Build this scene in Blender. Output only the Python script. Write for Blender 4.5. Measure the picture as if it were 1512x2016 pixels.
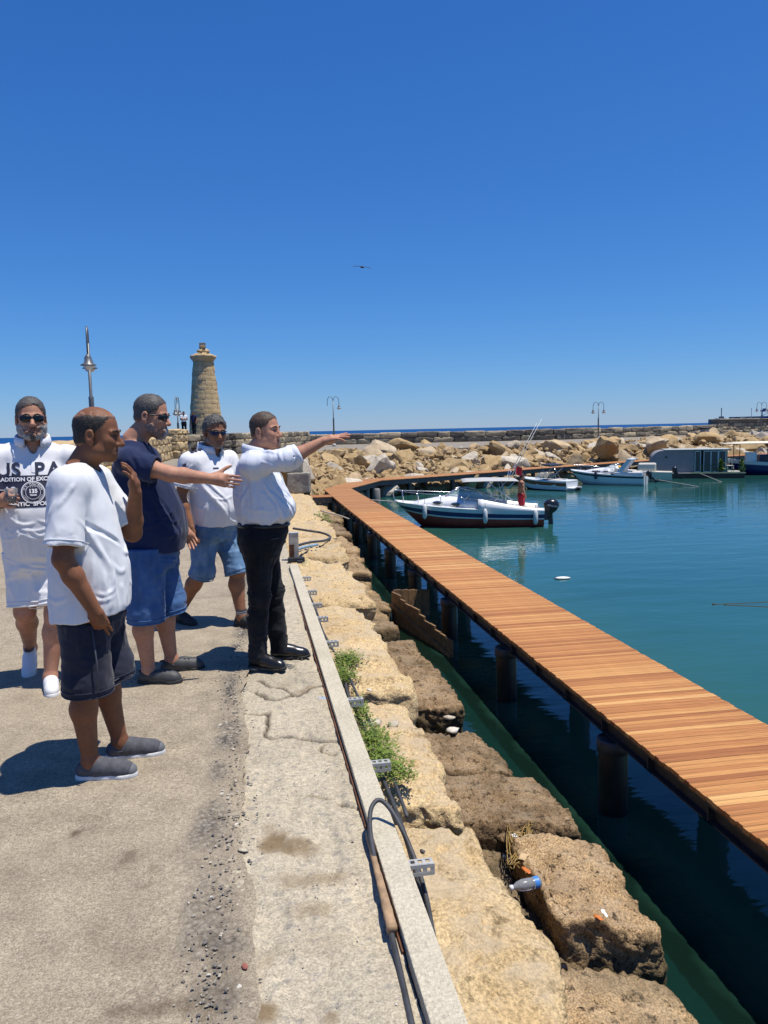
import bpy, bmesh, math, random
import numpy as np
from mathutils import Vector, Matrix
from mathutils.bvhtree import BVHTree

S = bpy.context.scene
for o in list(bpy.data.objects):
    bpy.data.objects.remove(o, do_unlink=True)

# ---------------------------------------------------------------- camera
CAM_H = 1.62
YAW = math.radians(9.48); PITCH = math.radians(6.1); ROLL = math.radians(1.23)
fwd = Vector((math.sin(YAW) * math.cos(PITCH), math.cos(YAW) * math.cos(PITCH), -math.sin(PITCH)))
right = Vector((math.cos(YAW), -math.sin(YAW), 0))
upv = right.cross(fwd)
r2 = right * math.cos(ROLL) - upv * math.sin(ROLL)
u2 = upv * math.cos(ROLL) + right * math.sin(ROLL)
cd = bpy.data.cameras.new('camera'); co = bpy.data.objects.new('camera', cd)
S.collection.objects.link(co)
m = Matrix((r2, u2, -fwd)).transposed().to_4x4(); m.translation = (0, 0, CAM_H)
co.matrix_world = m
cd.sensor_width = 36; cd.lens = 36 * 1515 / 2016; cd.clip_start = 0.05; cd.clip_end = 60000
S.camera = co

# ---------------------------------------------------------------- sky, sun, exposure
SUN_EL = math.radians(74.5)
SUN_DIR = Vector((0.93, -0.36, 0)).normalized() * math.cos(SUN_EL) + Vector((0, 0, math.sin(SUN_EL)))
w = bpy.data.worlds.new('World'); S.world = w; w.use_nodes = True
nt = w.node_tree; bg = nt.nodes['Background']
sky = nt.nodes.new('ShaderNodeTexSky'); sky.sky_type = 'NISHITA'; sky.sun_disc = False
sky.sun_elevation = SUN_EL; sky.sun_rotation = math.atan2(SUN_DIR.x, SUN_DIR.y)
sky.altitude = 0; sky.air_density = 1.0; sky.dust_density = 0.0; sky.ozone_density = 9.0
gm = nt.nodes.new('ShaderNodeGamma'); gm.inputs['Gamma'].default_value = 1.2
tint = nt.nodes.new('ShaderNodeMixRGB'); tint.blend_type = 'MULTIPLY'; tint.inputs[0].default_value = 1; tint.inputs[2].default_value = (.365, .575, .79, 1)
nt.links.new(sky.outputs[0], gm.inputs[0]); nt.links.new(gm.outputs[0], tint.inputs[1])
sp_ = nt.nodes.new('ShaderNodeSeparateColor'); cb_ = nt.nodes.new('ShaderNodeCombineColor'); nt.links.new(tint.outputs[0], sp_.inputs[0]); nt.links.new(sp_.outputs[0], cb_.inputs[0])
for ch_, pw_, k_ in ((1, .765, 1.257), (2, .6, 2.08)):      # even out the hue from zenith to horizon
    a_ = nt.nodes.new('ShaderNodeMath'); a_.operation = 'POWER'; a_.inputs[1].default_value = pw_; nt.links.new(sp_.outputs[ch_], a_.inputs[0])
    b_ = nt.nodes.new('ShaderNodeMath'); b_.operation = 'MULTIPLY'; b_.inputs[1].default_value = k_; nt.links.new(a_.outputs[0], b_.inputs[0]); nt.links.new(b_.outputs[0], cb_.inputs[ch_])
nt.links.new(cb_.outputs[0], bg.inputs[0]); bg.inputs[1].default_value = 0.095
sl = bpy.data.lights.new('sun', 'SUN'); sl.energy = 5.0; sl.angle = math.radians(0.53); sl.color = (1.0, 0.94, 0.845)
so = bpy.data.objects.new('sun', sl); S.collection.objects.link(so)
so.rotation_euler = SUN_DIR.to_track_quat('Z', 'Y').to_euler(); so.location = (20, -10, 60)
S.view_settings.view_transform = 'Standard'; S.view_settings.look = 'None'
S.view_settings.exposure = 0.15; S.view_settings.gamma = 1.0
S.render.engine = 'CYCLES'
try:
    S.cycles.use_denoising = True; S.cycles.max_bounces = 8; S.cycles.transparent_max_bounces = 12
    S.cycles.caustics_reflective = False; S.cycles.caustics_refractive = False
except Exception:
    pass

# ---------------------------------------------------------------- helpers
COL = S.collection
rng = np.random.RandomState(7); random.seed(7)
A = np.array

def link(o, parent=None):
    COL.objects.link(o)
    if parent is not None: o.parent = parent
    return o

def tag(o, label=None, cat=None, group=None, kind=None):
    if label: o['label'] = label
    if cat: o['category'] = cat
    if group: o['group'] = group
    if kind: o['kind'] = kind
    return o

def thing(name, label, cat, loc=(0, 0, 0), rz=0.0, group=None):
    o = bpy.data.objects.new(name, None); o.empty_display_size = 0.1; link(o)
    o.location = loc; o.rotation_euler = (0, 0, rz)
    return tag(o, label, cat, group)

def mesh(name, V, Fc, mat=None, smooth=True):
    me = bpy.data.meshes.new(name)
    V = np.asarray(V, dtype=np.float32)
    if isinstance(Fc, np.ndarray) and Fc.ndim == 2:
        n, k = Fc.shape
        me.vertices.add(len(V)); me.vertices.foreach_set('co', V.ravel())
        me.loops.add(n * k); me.loops.foreach_set('vertex_index', Fc.astype(np.int32).ravel())
        me.polygons.add(n); me.polygons.foreach_set('loop_start', np.arange(0, n * k, k, dtype=np.int32))
        me.update(calc_edges=True)
    else:
        me.from_pydata(V.tolist(), [], [list(map(int, f)) for f in Fc]); me.update()
    me.polygons.foreach_set('use_smooth', [bool(smooth)] * len(me.polygons))
    if mat: me.materials.append(mat)
    if smooth == 'angle':
        me.set_sharp_from_angle(angle=math.radians(28))
    return me

def obj(name, me, parent=None, loc=None, rot=None):
    o = bpy.data.objects.new(name, me); link(o, parent)
    if loc is not None: o.location = loc
    if rot is not None: o.rotation_euler = rot
    return o

def part(name, VF, mat, parent=None, smooth=False, loc=None, rot=None):
    return obj(name, mesh(name, VF[0], VF[1], mat, smooth), parent, loc, rot)

def dup(root, loc=None, rz=None, label=None):
    def cp(o, p):
        c = o.copy(); link(c, p)
        for ch in list(kids.get(o, ())): cp(ch, c)
        return c
    kids = {}
    for o in bpy.data.objects:
        if o.parent: kids.setdefault(o.parent, []).append(o)
    r = cp(root, None)
    if loc is not None: r.location = loc
    if rz is not None: r.rotation_euler = (0, 0, rz)
    if label: r['label'] = label
    return r

def join(*vfs):
    V = []; Fo = []; n = 0
    for v, f in vfs:
        V.append(np.asarray(v, float).reshape(-1, 3)); Fo += [[int(i) + n for i in q] for q in f]; n += len(V[-1])
    return np.vstack(V), Fo

def xf(vf, loc=(0, 0, 0), rz=0, rx=0, ry=0, sc=1):
    M = np.array(Matrix.Rotation(rz, 3, 'Z') @ Matrix.Rotation(ry, 3, 'Y') @ Matrix.Rotation(rx, 3, 'X'))
    return (np.asarray(vf[0], float) * sc) @ M.T + np.asarray(loc, float), vf[1]

def box(lo, hi, bev=0.0):
    lo = np.asarray(lo, float); hi = np.asarray(hi, float)
    if bev <= 0:
        V = A([[x, y, z] for z in (lo[2], hi[2]) for y in (lo[1], hi[1]) for x in (lo[0], hi[0])])
        return V, [[0, 2, 3, 1], [4, 5, 7, 6], [0, 1, 5, 4], [2, 6, 7, 3], [0, 4, 6, 2], [1, 3, 7, 5]]
    bm = bmesh.new(); bmesh.ops.create_cube(bm, size=1)
    for v in bm.verts: v.co = Vector(((lo + hi) / 2 + np.array(v.co) * (hi - lo)))
    bmesh.ops.bevel(bm, geom=list(bm.edges), offset=bev, segments=2, profile=0.5, affect='EDGES')
    return bm_out(bm)

def bm_out(bm):
    bm.verts.index_update()
    V = A([v.co[:] for v in bm.verts]); Fo = [[v.index for v in f.verts] for f in bm.faces]; bm.free()
    return V, Fo

def tube(pts, r, n=8, closed=False, cap=True):
    P = np.asarray(pts, float); N = len(P); r = np.broadcast_to(np.asarray(r, float), (N,))
    T = np.gradient(P, axis=0)
    if closed: T = np.roll(P, -1, 0) - np.roll(P, 1, 0)
    T /= np.linalg.norm(T, axis=1)[:, None] + 1e-12
    u = np.cross(T[0], [0, 0, 1.0])
    if np.linalg.norm(u) < 1e-3: u = np.cross(T[0], [1.0, 0, 0])
    u /= np.linalg.norm(u); V = []
    a = np.linspace(0, 2 * np.pi, n, endpoint=False)
    for i in range(N):
        u = u - T[i] * (u @ T[i]); u /= np.linalg.norm(u) + 1e-12; v = np.cross(T[i], u)
        V.append(P[i] + r[i] * (np.cos(a)[:, None] * u + np.sin(a)[:, None] * v))
    V = np.vstack(V); Fo = []
    for i in range(N if closed else N - 1):
        b0 = i * n; b1 = ((i + 1) % N) * n
        for j in range(n):
            k = (j + 1) % n; Fo.append([b0 + j, b0 + k, b1 + k, b1 + j])
    if cap and not closed: Fo.append(list(range(n))[::-1]); Fo.append([(N - 1) * n + j for j in range(n)])
    return V, Fo

def lathe(prof, n=24, cap=True):
    V = []; a = np.linspace(0, 2 * np.pi, n, endpoint=False)
    for r, z in prof: V.append(np.c_[r * np.cos(a), r * np.sin(a), np.full(n, z)])
    Fo = []
    for i in range(len(prof) - 1):
        for j in range(n):
            k = (j + 1) % n; Fo.append([i * n + j, i * n + k, (i + 1) * n + k, (i + 1) * n + j])
    if cap: Fo.append(list(range(n))[::-1]); Fo.append([(len(prof) - 1) * n + j for j in range(n)])
    return np.vstack(V), Fo

def gridsheet(X, Y, Z):
    nx, ny = X.shape; V = np.c_[X.ravel(), Y.ravel(), Z.ravel()]
    i = np.arange(nx * ny).reshape(nx, ny)
    Fo = np.stack([i[:-1, :-1], i[1:, :-1], i[1:, 1:], i[:-1, 1:]], -1).reshape(-1, 4)
    return V, Fo

def smoothcurve(pts, n=8):
    P = np.asarray(pts, float); P = np.vstack([2 * P[0] - P[1], P, 2 * P[-1] - P[-2]]); out = []
    for i in range(1, len(P) - 2):
        for t in np.linspace(0, 1, n, endpoint=False):
            p0, p1, p2, p3 = P[i - 1:i + 3]
            out.append(.5 * (2 * p1 + (p2 - p0) * t + (2 * p0 - 5 * p1 + 4 * p2 - p3) * t * t + (3 * p1 - p0 - 3 * p2 + p3) * t ** 3))
    return A(out + [P[-2]])

# numpy gradient-ish value noise, about -1..1
def _h(i, j, k, s):
    with np.errstate(over='ignore'):
        n = (i.astype(np.uint32) * np.uint32(374761393) + j.astype(np.uint32) * np.uint32(668265263)
             + k.astype(np.uint32) * np.uint32(2147483647) + np.uint32(s * 974711 + 13))
        n = (n ^ (n >> np.uint32(13))) * np.uint32(1274126177); n = n ^ (n >> np.uint32(16))
    return (n & np.uint32(0xffff)).astype(np.float32) / 32767.5 - 1

def vnoise(P, s=0):
    P = np.asarray(P, np.float32); b = np.floor(P); f = P - b; b = b.astype(np.int64)
    f = f * f * f * (f * (f * 6 - 15) + 10); r = 0
    for dx in (0, 1):
        wx = f[..., 0] if dx else 1 - f[..., 0]
        for dy in (0, 1):
            wy = f[..., 1] if dy else 1 - f[..., 1]
            for dz in (0, 1):
                wz = f[..., 2] if dz else 1 - f[..., 2]
                r = r + wx * wy * wz * _h(b[..., 0] + dx, b[..., 1] + dy, b[..., 2] + dz, s)
    return r

def fbm(P, s=0, o=4, g=.5):
    P = np.asarray(P, np.float32); r = 0; a = 1; t = 0
    for i in range(o):
        r = r + a * vnoise(P * (2.03 ** i) + 17.3 * i, s + i); t += a; a *= g
    return r / t * 1.4

# signed distance fields meshed with surface nets: one continuous skin per body
class Fld:
    def __init__(s, lo, hi, h):
        s.lo = np.asarray(lo, float); s.h = h; s.n = np.ceil((np.asarray(hi, float) - s.lo) / h).astype(int) + 1
        s.F = np.full(s.n, 0.5, np.float32)
        s.ax = [(s.lo[i] + h * np.arange(s.n[i])).astype(np.float32) for i in range(3)]
    def sl(s, lo, hi):
        a = np.clip(np.floor((np.asarray(lo) - s.lo) / s.h).astype(int), 0, s.n - 1)
        b = np.clip(np.ceil((np.asarray(hi) - s.lo) / s.h).astype(int) + 1, 1, s.n); b = np.maximum(b, a + 1)
        q = tuple(slice(a[i], b[i]) for i in range(3))
        return q, s.ax[0][q[0]][:, None, None], s.ax[1][q[1]][None, :, None], s.ax[2][q[2]][None, None, :]
    def op(s, q, d, k, sub=False):
        a = s.F[q]
        if sub:
            h = np.clip(.5 - .5 * (a + d) / k, 0, 1); s.F[q] = a * (1 - h) - d * h + k * h * (1 - h)
        else:
            h = np.clip(.5 + .5 * (d - a) / k, 0, 1); s.F[q] = d * (1 - h) + a * h - k * h * (1 - h)
    def cap(s, a, b, ra, rb=None, k=.012, sub=False):
        a = np.asarray(a, float); b = np.asarray(b, float); rb = ra if rb is None else rb
        mg = max(ra, rb) + k + .03; q, X, Y, Z = s.sl(np.minimum(a, b) - mg, np.maximum(a, b) + mg)
        e = b - a; L = e @ e + 1e-12
        t = np.clip(((X - a[0]) * e[0] + (Y - a[1]) * e[1] + (Z - a[2]) * e[2]) / L, 0, 1)
        d = np.sqrt((X - a[0] - t * e[0]) ** 2 + (Y - a[1] - t * e[1]) ** 2 + (Z - a[2] - t * e[2]) ** 2) - (ra + t * (rb - ra))
        s.op(q, d.astype(np.float32), k, sub)
    def ell(s, c, r, R=None, k=.012, sub=False):
        c = np.asarray(c, float); r = np.asarray(r, float); mg = r.max() + k + .03
        q, X, Y, Z = s.sl(c - mg, c + mg); X = X - c[0]; Y = Y - c[1]; Z = Z - c[2]
        if R is not None: X, Y, Z = (R[0][0] * X + R[1][0] * Y + R[2][0] * Z, R[0][1] * X + R[1][1] * Y + R[2][1] * Z, R[0][2] * X + R[1][2] * Y + R[2][2] * Z)
        k0 = np.sqrt((X / r[0]) ** 2 + (Y / r[1]) ** 2 + (Z / r[2]) ** 2); k1 = np.sqrt((X / r[0] ** 2) ** 2 + (Y / r[1] ** 2) ** 2 + (Z / r[2] ** 2) ** 2)
        s.op(q, (k0 * (k0 - 1) / (k1 + 1e-9)).astype(np.float32), k, sub)
    def loft(s, sec, k=.02, p=2.3):
        """sections (z, cx, cy, rx, ry), smoothly interpolated"""
        sec = np.asarray(sec, float); zz = np.linspace(sec[0, 0], sec[-1, 0], 120)
        c = np.stack([np.interp(zz, sec[:, 0], sec[:, i]) for i in range(1, 5)], 1)
        ker = np.hanning(17); ker /= ker.sum(); c = np.stack([np.convolve(np.pad(c[:, i], 8, 'edge'), ker, 'valid') for i in range(4)], 1)
        mx = sec[:, 3:].max() + .05 + k
        q, X, Y, Z = s.sl([sec[:, 1].min() - mx, sec[:, 2].min() - mx, sec[0, 0] - .06], [sec[:, 1].max() + mx, sec[:, 2].max() + mx, sec[-1, 0] + .06])
        g = [np.interp(Z.ravel(), zz, c[:, i])[None, None, :] for i in range(4)]
        d = ((np.abs((X - g[0]) / g[2]) ** p + np.abs((Y - g[1]) / g[3]) ** p) ** (1 / p) - 1) * np.minimum(g[2], g[3])
        d = np.maximum(d, np.maximum(Z - sec[-1, 0], sec[0, 0] - Z)); s.op(q, d.astype(np.float32), k)
    def plane(s, n, c, near=None, rad=.3):
        """cut away the side n points to, within rad of near"""
        n = np.asarray(n, float); n = n / np.linalg.norm(n); c = np.asarray(c, float)
        lo, hi = (s.lo, s.lo + s.h * s.n) if near is None else (np.asarray(near) - rad, np.asarray(near) + rad)
        q, X, Y, Z = s.sl(lo, hi); d = (X - c[0]) * n[0] + (Y - c[1]) * n[1] + (Z - c[2]) * n[2]
        s.F[q] = np.maximum(s.F[q], d)
    def func(s, fn, lo=None, hi=None):
        q, X, Y, Z = s.sl(s.lo if lo is None else lo, (s.lo + s.h * s.n) if hi is None else hi)
        s.F[q] = fn(s.F[q], X, Y, Z)
    def bump(s, amp, freq, seed=0, o=3, ridge=False):
        """displace only near the surface"""
        i = np.nonzero(np.abs(s.F) < .04)
        P = np.stack([s.ax[0][i[0]], s.ax[1][i[1]], s.ax[2][i[2]]], -1) * np.asarray(freq, np.float32)
        v = fbm(P, seed, o)
        if ridge: v = 1 - 2.2 * np.abs(v)
        s.F[i] -= amp * v
    def snap(s, p, d):
        """slide a point along direction d onto the current surface"""
        t = np.arange(-.09, .11, s.h * .5); P = np.asarray(p)[None] + t[:, None] * np.asarray(d)[None]; I = np.clip(np.round((P - s.lo) / s.h).astype(int), 0, s.n - 1); f = s.F[I[:, 0], I[:, 1], I[:, 2]]
        k = np.nonzero((f[:-1] < 0) & (f[1:] >= 0))[0]; return P[k[np.argmin(np.abs(t[k]))]] if len(k) else np.asarray(p)
    def fold(s, pts, depth, w):
        """press a soft crease along a polyline (positive depth raises a ridge with a hollow beside it)"""
        P = np.asarray(pts, float); q, X, Y, Z = s.sl(P.min(0) - w * 3, P.max(0) + w * 3); best = None; n = len(P) - 1
        for i in range(n):
            a, e = P[i], P[i + 1] - P[i]; t = np.clip(((X - a[0]) * e[0] + (Y - a[1]) * e[1] + (Z - a[2]) * e[2]) / (e @ e + 1e-9), 0, 1)
            d = (X - a[0] - t * e[0]) ** 2 + (Y - a[1] - t * e[1]) ** 2 + (Z - a[2] - t * e[2]) ** 2; u = (i + t) / n
            if best is None: best, bu = d, u + 0 * d
            else: m_ = d < best; best = np.where(m_, d, best); bu = np.where(m_, u, bu)
        x2 = best / w ** 2; s.F[q] -= (depth * (1 - .8 * x2) * np.exp(-x2) * np.clip(np.sin(np.pi * np.clip(bu, 0.02, .98)) * 1.6, 0, 1)).astype(np.float32)
    def nets(s):
        F = s.F; ins = F < 0
        if not ins.any(): return np.zeros((0, 3)), np.zeros((0, 4), int)
        c = np.zeros(np.array(F.shape) - 1, np.uint8)
        for dx in (0, 1):
            for dy in (0, 1):
                for dz in (0, 1): c += ins[dx:F.shape[0] - 1 + dx, dy:F.shape[1] - 1 + dy, dz:F.shape[2] - 1 + dz]
        act = (c > 0) & (c < 8); I = np.stack(np.nonzero(act), 1); idx = np.full(act.shape, -1, np.int32); idx[act] = np.arange(len(I))
        acc = np.zeros((len(I), 3)); cnt = np.zeros(len(I))
        cor = [(0, 0, 0), (1, 0, 0), (0, 1, 0), (1, 1, 0), (0, 0, 1), (1, 0, 1), (0, 1, 1), (1, 1, 1)]
        val = [F[I[:, 0] + a, I[:, 1] + b, I[:, 2] + e] for a, b, e in cor]
        for i in range(8):
            for j in range(i + 1, 8):
                if sum(abs(cor[i][t] - cor[j][t]) for t in range(3)) != 1: continue
                v0, v1 = val[i], val[j]; mk = (v0 < 0) != (v1 < 0); t = np.where(mk, v0 / (v0 - v1 + 1e-12), 0)
                p = A(cor[i]) + t[:, None] * (A(cor[j]) - A(cor[i])); acc[mk] += p[mk]; cnt[mk] += 1
        V = s.lo + s.h * (I + acc / np.maximum(cnt, 1)[:, None]); Q = []
        for ax in range(3):
            sl0 = [slice(1, -1)] * 3; sl1 = [slice(1, -1)] * 3; sl0[ax] = slice(0, -1); sl1[ax] = slice(1, None)
            a, b = ins[tuple(sl0)], ins[tuple(sl1)]; e = np.stack(np.nonzero(a != b), 1)
            if not len(e): continue
            flip = a[tuple(e.T)]; off = np.ones(3, int); off[ax] = 0; e = e + off
            u, v = [(1, 2), (2, 0), (0, 1)][ax]
            du = np.zeros(3, int); du[u] = 1; dv = np.zeros(3, int); dv[v] = 1
            g = lambda w: idx[tuple(w.T)]
            q = np.stack([g(e - du - dv), g(e - dv), g(e), g(e - du)], 1); q[~flip] = q[~flip][:, ::-1]; Q.append(q)
        return V, np.vstack(Q)

# ---------------------------------------------------------------- node materials
MATS = {}
class NB:
    def __init__(s, name):
        s.m = bpy.data.materials.new(name); s.m.use_nodes = True; s.t = s.m.node_tree; s.b = s.t.nodes['Principled BSDF']
        s.out = s.t.nodes['Material Output']; s._tc = None
    def n(s, t, **kw):
        x = s.t.nodes.new('ShaderNode' + t)
        for k, v in kw.items(): setattr(x, k, v)
        return x
    def l(s, a, b): s.t.links.new(a, b)
    def tc(s, w='Object'):
        if s._tc is None: s._tc = s.n('TexCoord')
        return s._tc.outputs[w]
    def mp(s, sc, w='Object'):
        x = s.n('Mapping'); x.inputs['Scale'].default_value = sc if hasattr(sc, '__len__') else (sc,) * 3
        s.l(s.tc(w), x.inputs[0]); return x.outputs[0]
    def noise(s, sc, det=4, ro=.55, co=None, dist=0):
        x = s.n('TexNoise'); x.inputs['Detail'].default_value = det; x.inputs['Roughness'].default_value = ro; x.inputs['Distortion'].default_value = dist
        if hasattr(sc, '__len__'): s.l(s.mp(sc), x.inputs['Vector']); x.inputs['Scale'].default_value = 1
        else:
            x.inputs['Scale'].default_value = sc; s.l(co if co is not None else s.tc(), x.inputs['Vector'])
        return x.outputs[0]
    def vor(s, sc, f='F1', out=0):
        x = s.n('TexVoronoi', feature=f); x.inputs['Scale'].default_value = sc; s.l(s.tc(), x.inputs['Vector']); return x.outputs[out]
    def ramp(s, f, stops, interp='LINEAR'):
        x = s.n('ValToRGB'); r = x.color_ramp; r.interpolation = interp
        while len(r.elements) < len(stops): r.elements.new(.5)
        for e, (p, c) in zip(r.elements, stops):
            e.position = p; e.color = (*c, 1) if hasattr(c, '__len__') else (c, c, c, 1)
        s.l(f, x.inputs[0]); return x.outputs[0]
    def mix(s, f, a, b, mode='MIX'):
        x = s.n('MixRGB', blend_type=mode)
        for i, v in enumerate((f, a, b)):
            if hasattr(v, 'is_linked') or hasattr(v, 'links'): s.l(v, x.inputs[i])
            elif i == 0: x.inputs[0].default_value = v
            else: x.inputs[i].default_value = (*v, 1) if hasattr(v, '__len__') else (v, v, v, 1)
        return x.outputs[0]
    def math(s, op, a, b=0.0):
        x = s.n('Math', operation=op)
        for i, v in enumerate((a, b)):
            if hasattr(v, 'links'): s.l(v, x.inputs[i])
            else: x.inputs[i].default_value = v
        return x.outputs[0]
    def set(s, **kw):
        for k, v in kw.items():
            k = {'col': 'Base Color', 'ro': 'Roughness', 'me': 'Metallic', 'sp': 'Specular IOR Level', 'tr': 'Transmission Weight', 'ior': 'IOR', 'al': 'Alpha', 'sh': 'Sheen Weight', 'cc': 'Coat Weight', 'ss': 'Subsurface Weight'}[k]
            i = s.b.inputs[k]
            if hasattr(v, 'links'): s.l(v, i)
            else: i.default_value = (*v, 1) if hasattr(v, '__len__') and len(v) == 3 else v
        return s
    def bump(s, h, st=.3, d=.01, prev=None):
        x = s.n('Bump'); x.inputs['Strength'].default_value = st; x.inputs['Distance'].default_value = d
        s.l(h, x.inputs['Height'])
        if prev is not None: s.l(prev, x.inputs['Normal'])
        s.l(x.outputs[0], s.b.inputs['Normal']); return x.outputs[0]

def plain(name, col, ro=.5, me=0.0, var=.12, sc=12, bump=0.0, bsc=60, **kw):
    """colour with a little procedural unevenness"""
    if name in MATS: return MATS[name]
    b = NB(name); f = b.noise(sc, 4)
    c = A(col, ); b.set(col=b.ramp(f, [(.3, tuple(np.clip(c * (1 - var), 0, 1))), (.7, tuple(np.clip(c * (1 + var), 0, 1)))]), ro=ro, me=me, **kw)
    if bump: b.bump(b.noise(bsc, 3), bump, .004)
    MATS[name] = b.m; return b.m
# ================================================================ setting
fv, rv, uv = [np.array(v[:]) for v in (fwd, r2, u2)]
def at(px, py, z=0.0):
    """point of the horizontal plane z seen at a photo pixel (used to survey positions)"""
    d = fv + rv * (px - 756) / 1515 - uv * (py - 1008) / 1515
    return A([0, 0, CAM_H]) + d * (z - CAM_H) / d[2]

WATER = -2.2; DECK = -1.2

def attr(me, name, vals):
    a = me.attributes.new(name, 'FLOAT', 'POINT'); a.data.foreach_set('value', np.asarray(vals, np.float32))

# ---- materials of the setting
def m_asphalt():
    b = NB('asphalt')
    big = b.noise(.55, 4, .6); mid = b.noise(5, 5, .65); fine = b.noise(150, 3, .75); agg = b.vor(95)
    c = b.ramp(mid, [(.25, (.19, .156, .112)), (.5, (.285, .238, .172)), (.78, (.385, .325, .235))])
    c = b.mix(b.ramp(big, [(.35, 0.0), (.7, .65)]), c, (.37, .31, .225))
    c = b.mix(.48, c, b.ramp(fine, [(.36, .12), (.5, .5), (.64, .88)]), 'OVERLAY'); c = b.mix(.25, c, b.ramp(b.noise(60, 2, .6), [(.36, .2), (.5, .5), (.64, .8)]), 'OVERLAY')
    spk = b.n('TexVoronoi'); spk.inputs['Scale'].default_value = 70; b.l(b.tc(), spk.inputs['Vector'])
    sp2 = b.ramp(spk.outputs['Color'], [(.0, 0.0), (.86, 0.0), (.93, .7)])
    c = b.mix(b.math('MULTIPLY', sp2, b.ramp(spk.outputs['Distance'], [(.22, 1.0), (.4, 0.0)])), c, (.5, .46, .38))
    dk = b.ramp(spk.outputs['Color'], [(.0, .7), (.1, .0), (1, 0.0)])
    c = b.mix(b.math('MULTIPLY', dk, b.ramp(spk.outputs['Distance'], [(.22, 1.0), (.4, 0.0)])), c, (.06, .055, .05))
    at_ = b.n('Attribute'); at_.attribute_name = 'stain'
    c = b.mix(at_.outputs['Fac'], c, (.075, .052, .03))
    ag = b.n('Attribute'); ag.attribute_name = 'gravel'
    gv = b.n('TexVoronoi'); gv.inputs['Scale'].default_value = 48; b.l(b.tc(), gv.inputs['Vector'])
    gc = b.ramp(gv.outputs['Color'], [(.0, (.09, .083, .075)), (.35, (.19, .172, .148)), (.6, (.28, .25, .205)), (.85, (.14, .13, .12)), (1, (.46, .42, .35))])
    gc = b.mix(b.ramp(gv.outputs['Distance'], [(.3, 0.0), (.75, .85)]), gc, (.035, .03, .026))
    c = b.mix(ag.outputs['Fac'], c, gc)
    b.set(col=c, ro=.95, sp=.2)
    n1 = b.bump(b.math('ADD', b.math('MULTIPLY', agg, .5), fine), .65, .006)
    b.bump(b.math('MULTIPLY', gv.outputs['Distance'], ag.outputs['Fac']), .8, -.012, n1)
    return b.m
def m_concrete():
    b = NB('old_concrete'); big = b.noise(1.1, 5, .62); mid = b.noise(7, 5, .7); fine = b.noise(120, 3, .75)
    c = b.ramp(big, [(.28, (.285, .25, .187)), (.48, (.41, .36, .262)), (.72, (.53, .46, .335))])
    c = b.mix(b.ramp(mid, [(.4, 0.0), (.6, .7)]), c, (.40, .345, .255))
    c = b.mix(b.ramp(b.noise(26, 4, .7), [(.53, 0.0), (.66, .65)]), c, (.2, .19, .175))
    c = b.mix(.4, c, b.ramp(fine, [(.36, .15), (.5, .5), (.64, .85)]), 'OVERLAY'); c = b.mix(.22, c, b.ramp(b.noise(45, 3, .6), [(.36, .2), (.5, .5), (.64, .8)]), 'OVERLAY')
    spk = b.n('TexVoronoi'); spk.inputs['Scale'].default_value = 46; b.l(b.tc(), spk.inputs['Vector'])
    pk = b.math('MULTIPLY', b.ramp(spk.outputs['Color'], [(.0, .8), (.14, 0.0), (1, 0.0)]), b.ramp(spk.outputs['Distance'], [(.2, 1.0), (.38, 0.0)]))
    c = b.mix(pk, c, (.13, .115, .1))
    at_ = b.n('Attribute'); at_.attribute_name = 'stain'; c = b.mix(at_.outputs['Fac'], c, (.16, .105, .05))
    at2 = b.n('Attribute'); at2.attribute_name = 'crack'; c = b.mix(at2.outputs['Fac'], c, (.05, .04, .03))
    at3 = b.n('Attribute'); at3.attribute_name = 'blue'; c = b.mix(at3.outputs['Fac'], c, (.2, .36, .6))
    b.set(col=c, ro=.92, sp=.2); n1 = b.bump(fine, .5, .005); b.bump(mid, .35, .02, n1); return b.m
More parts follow.
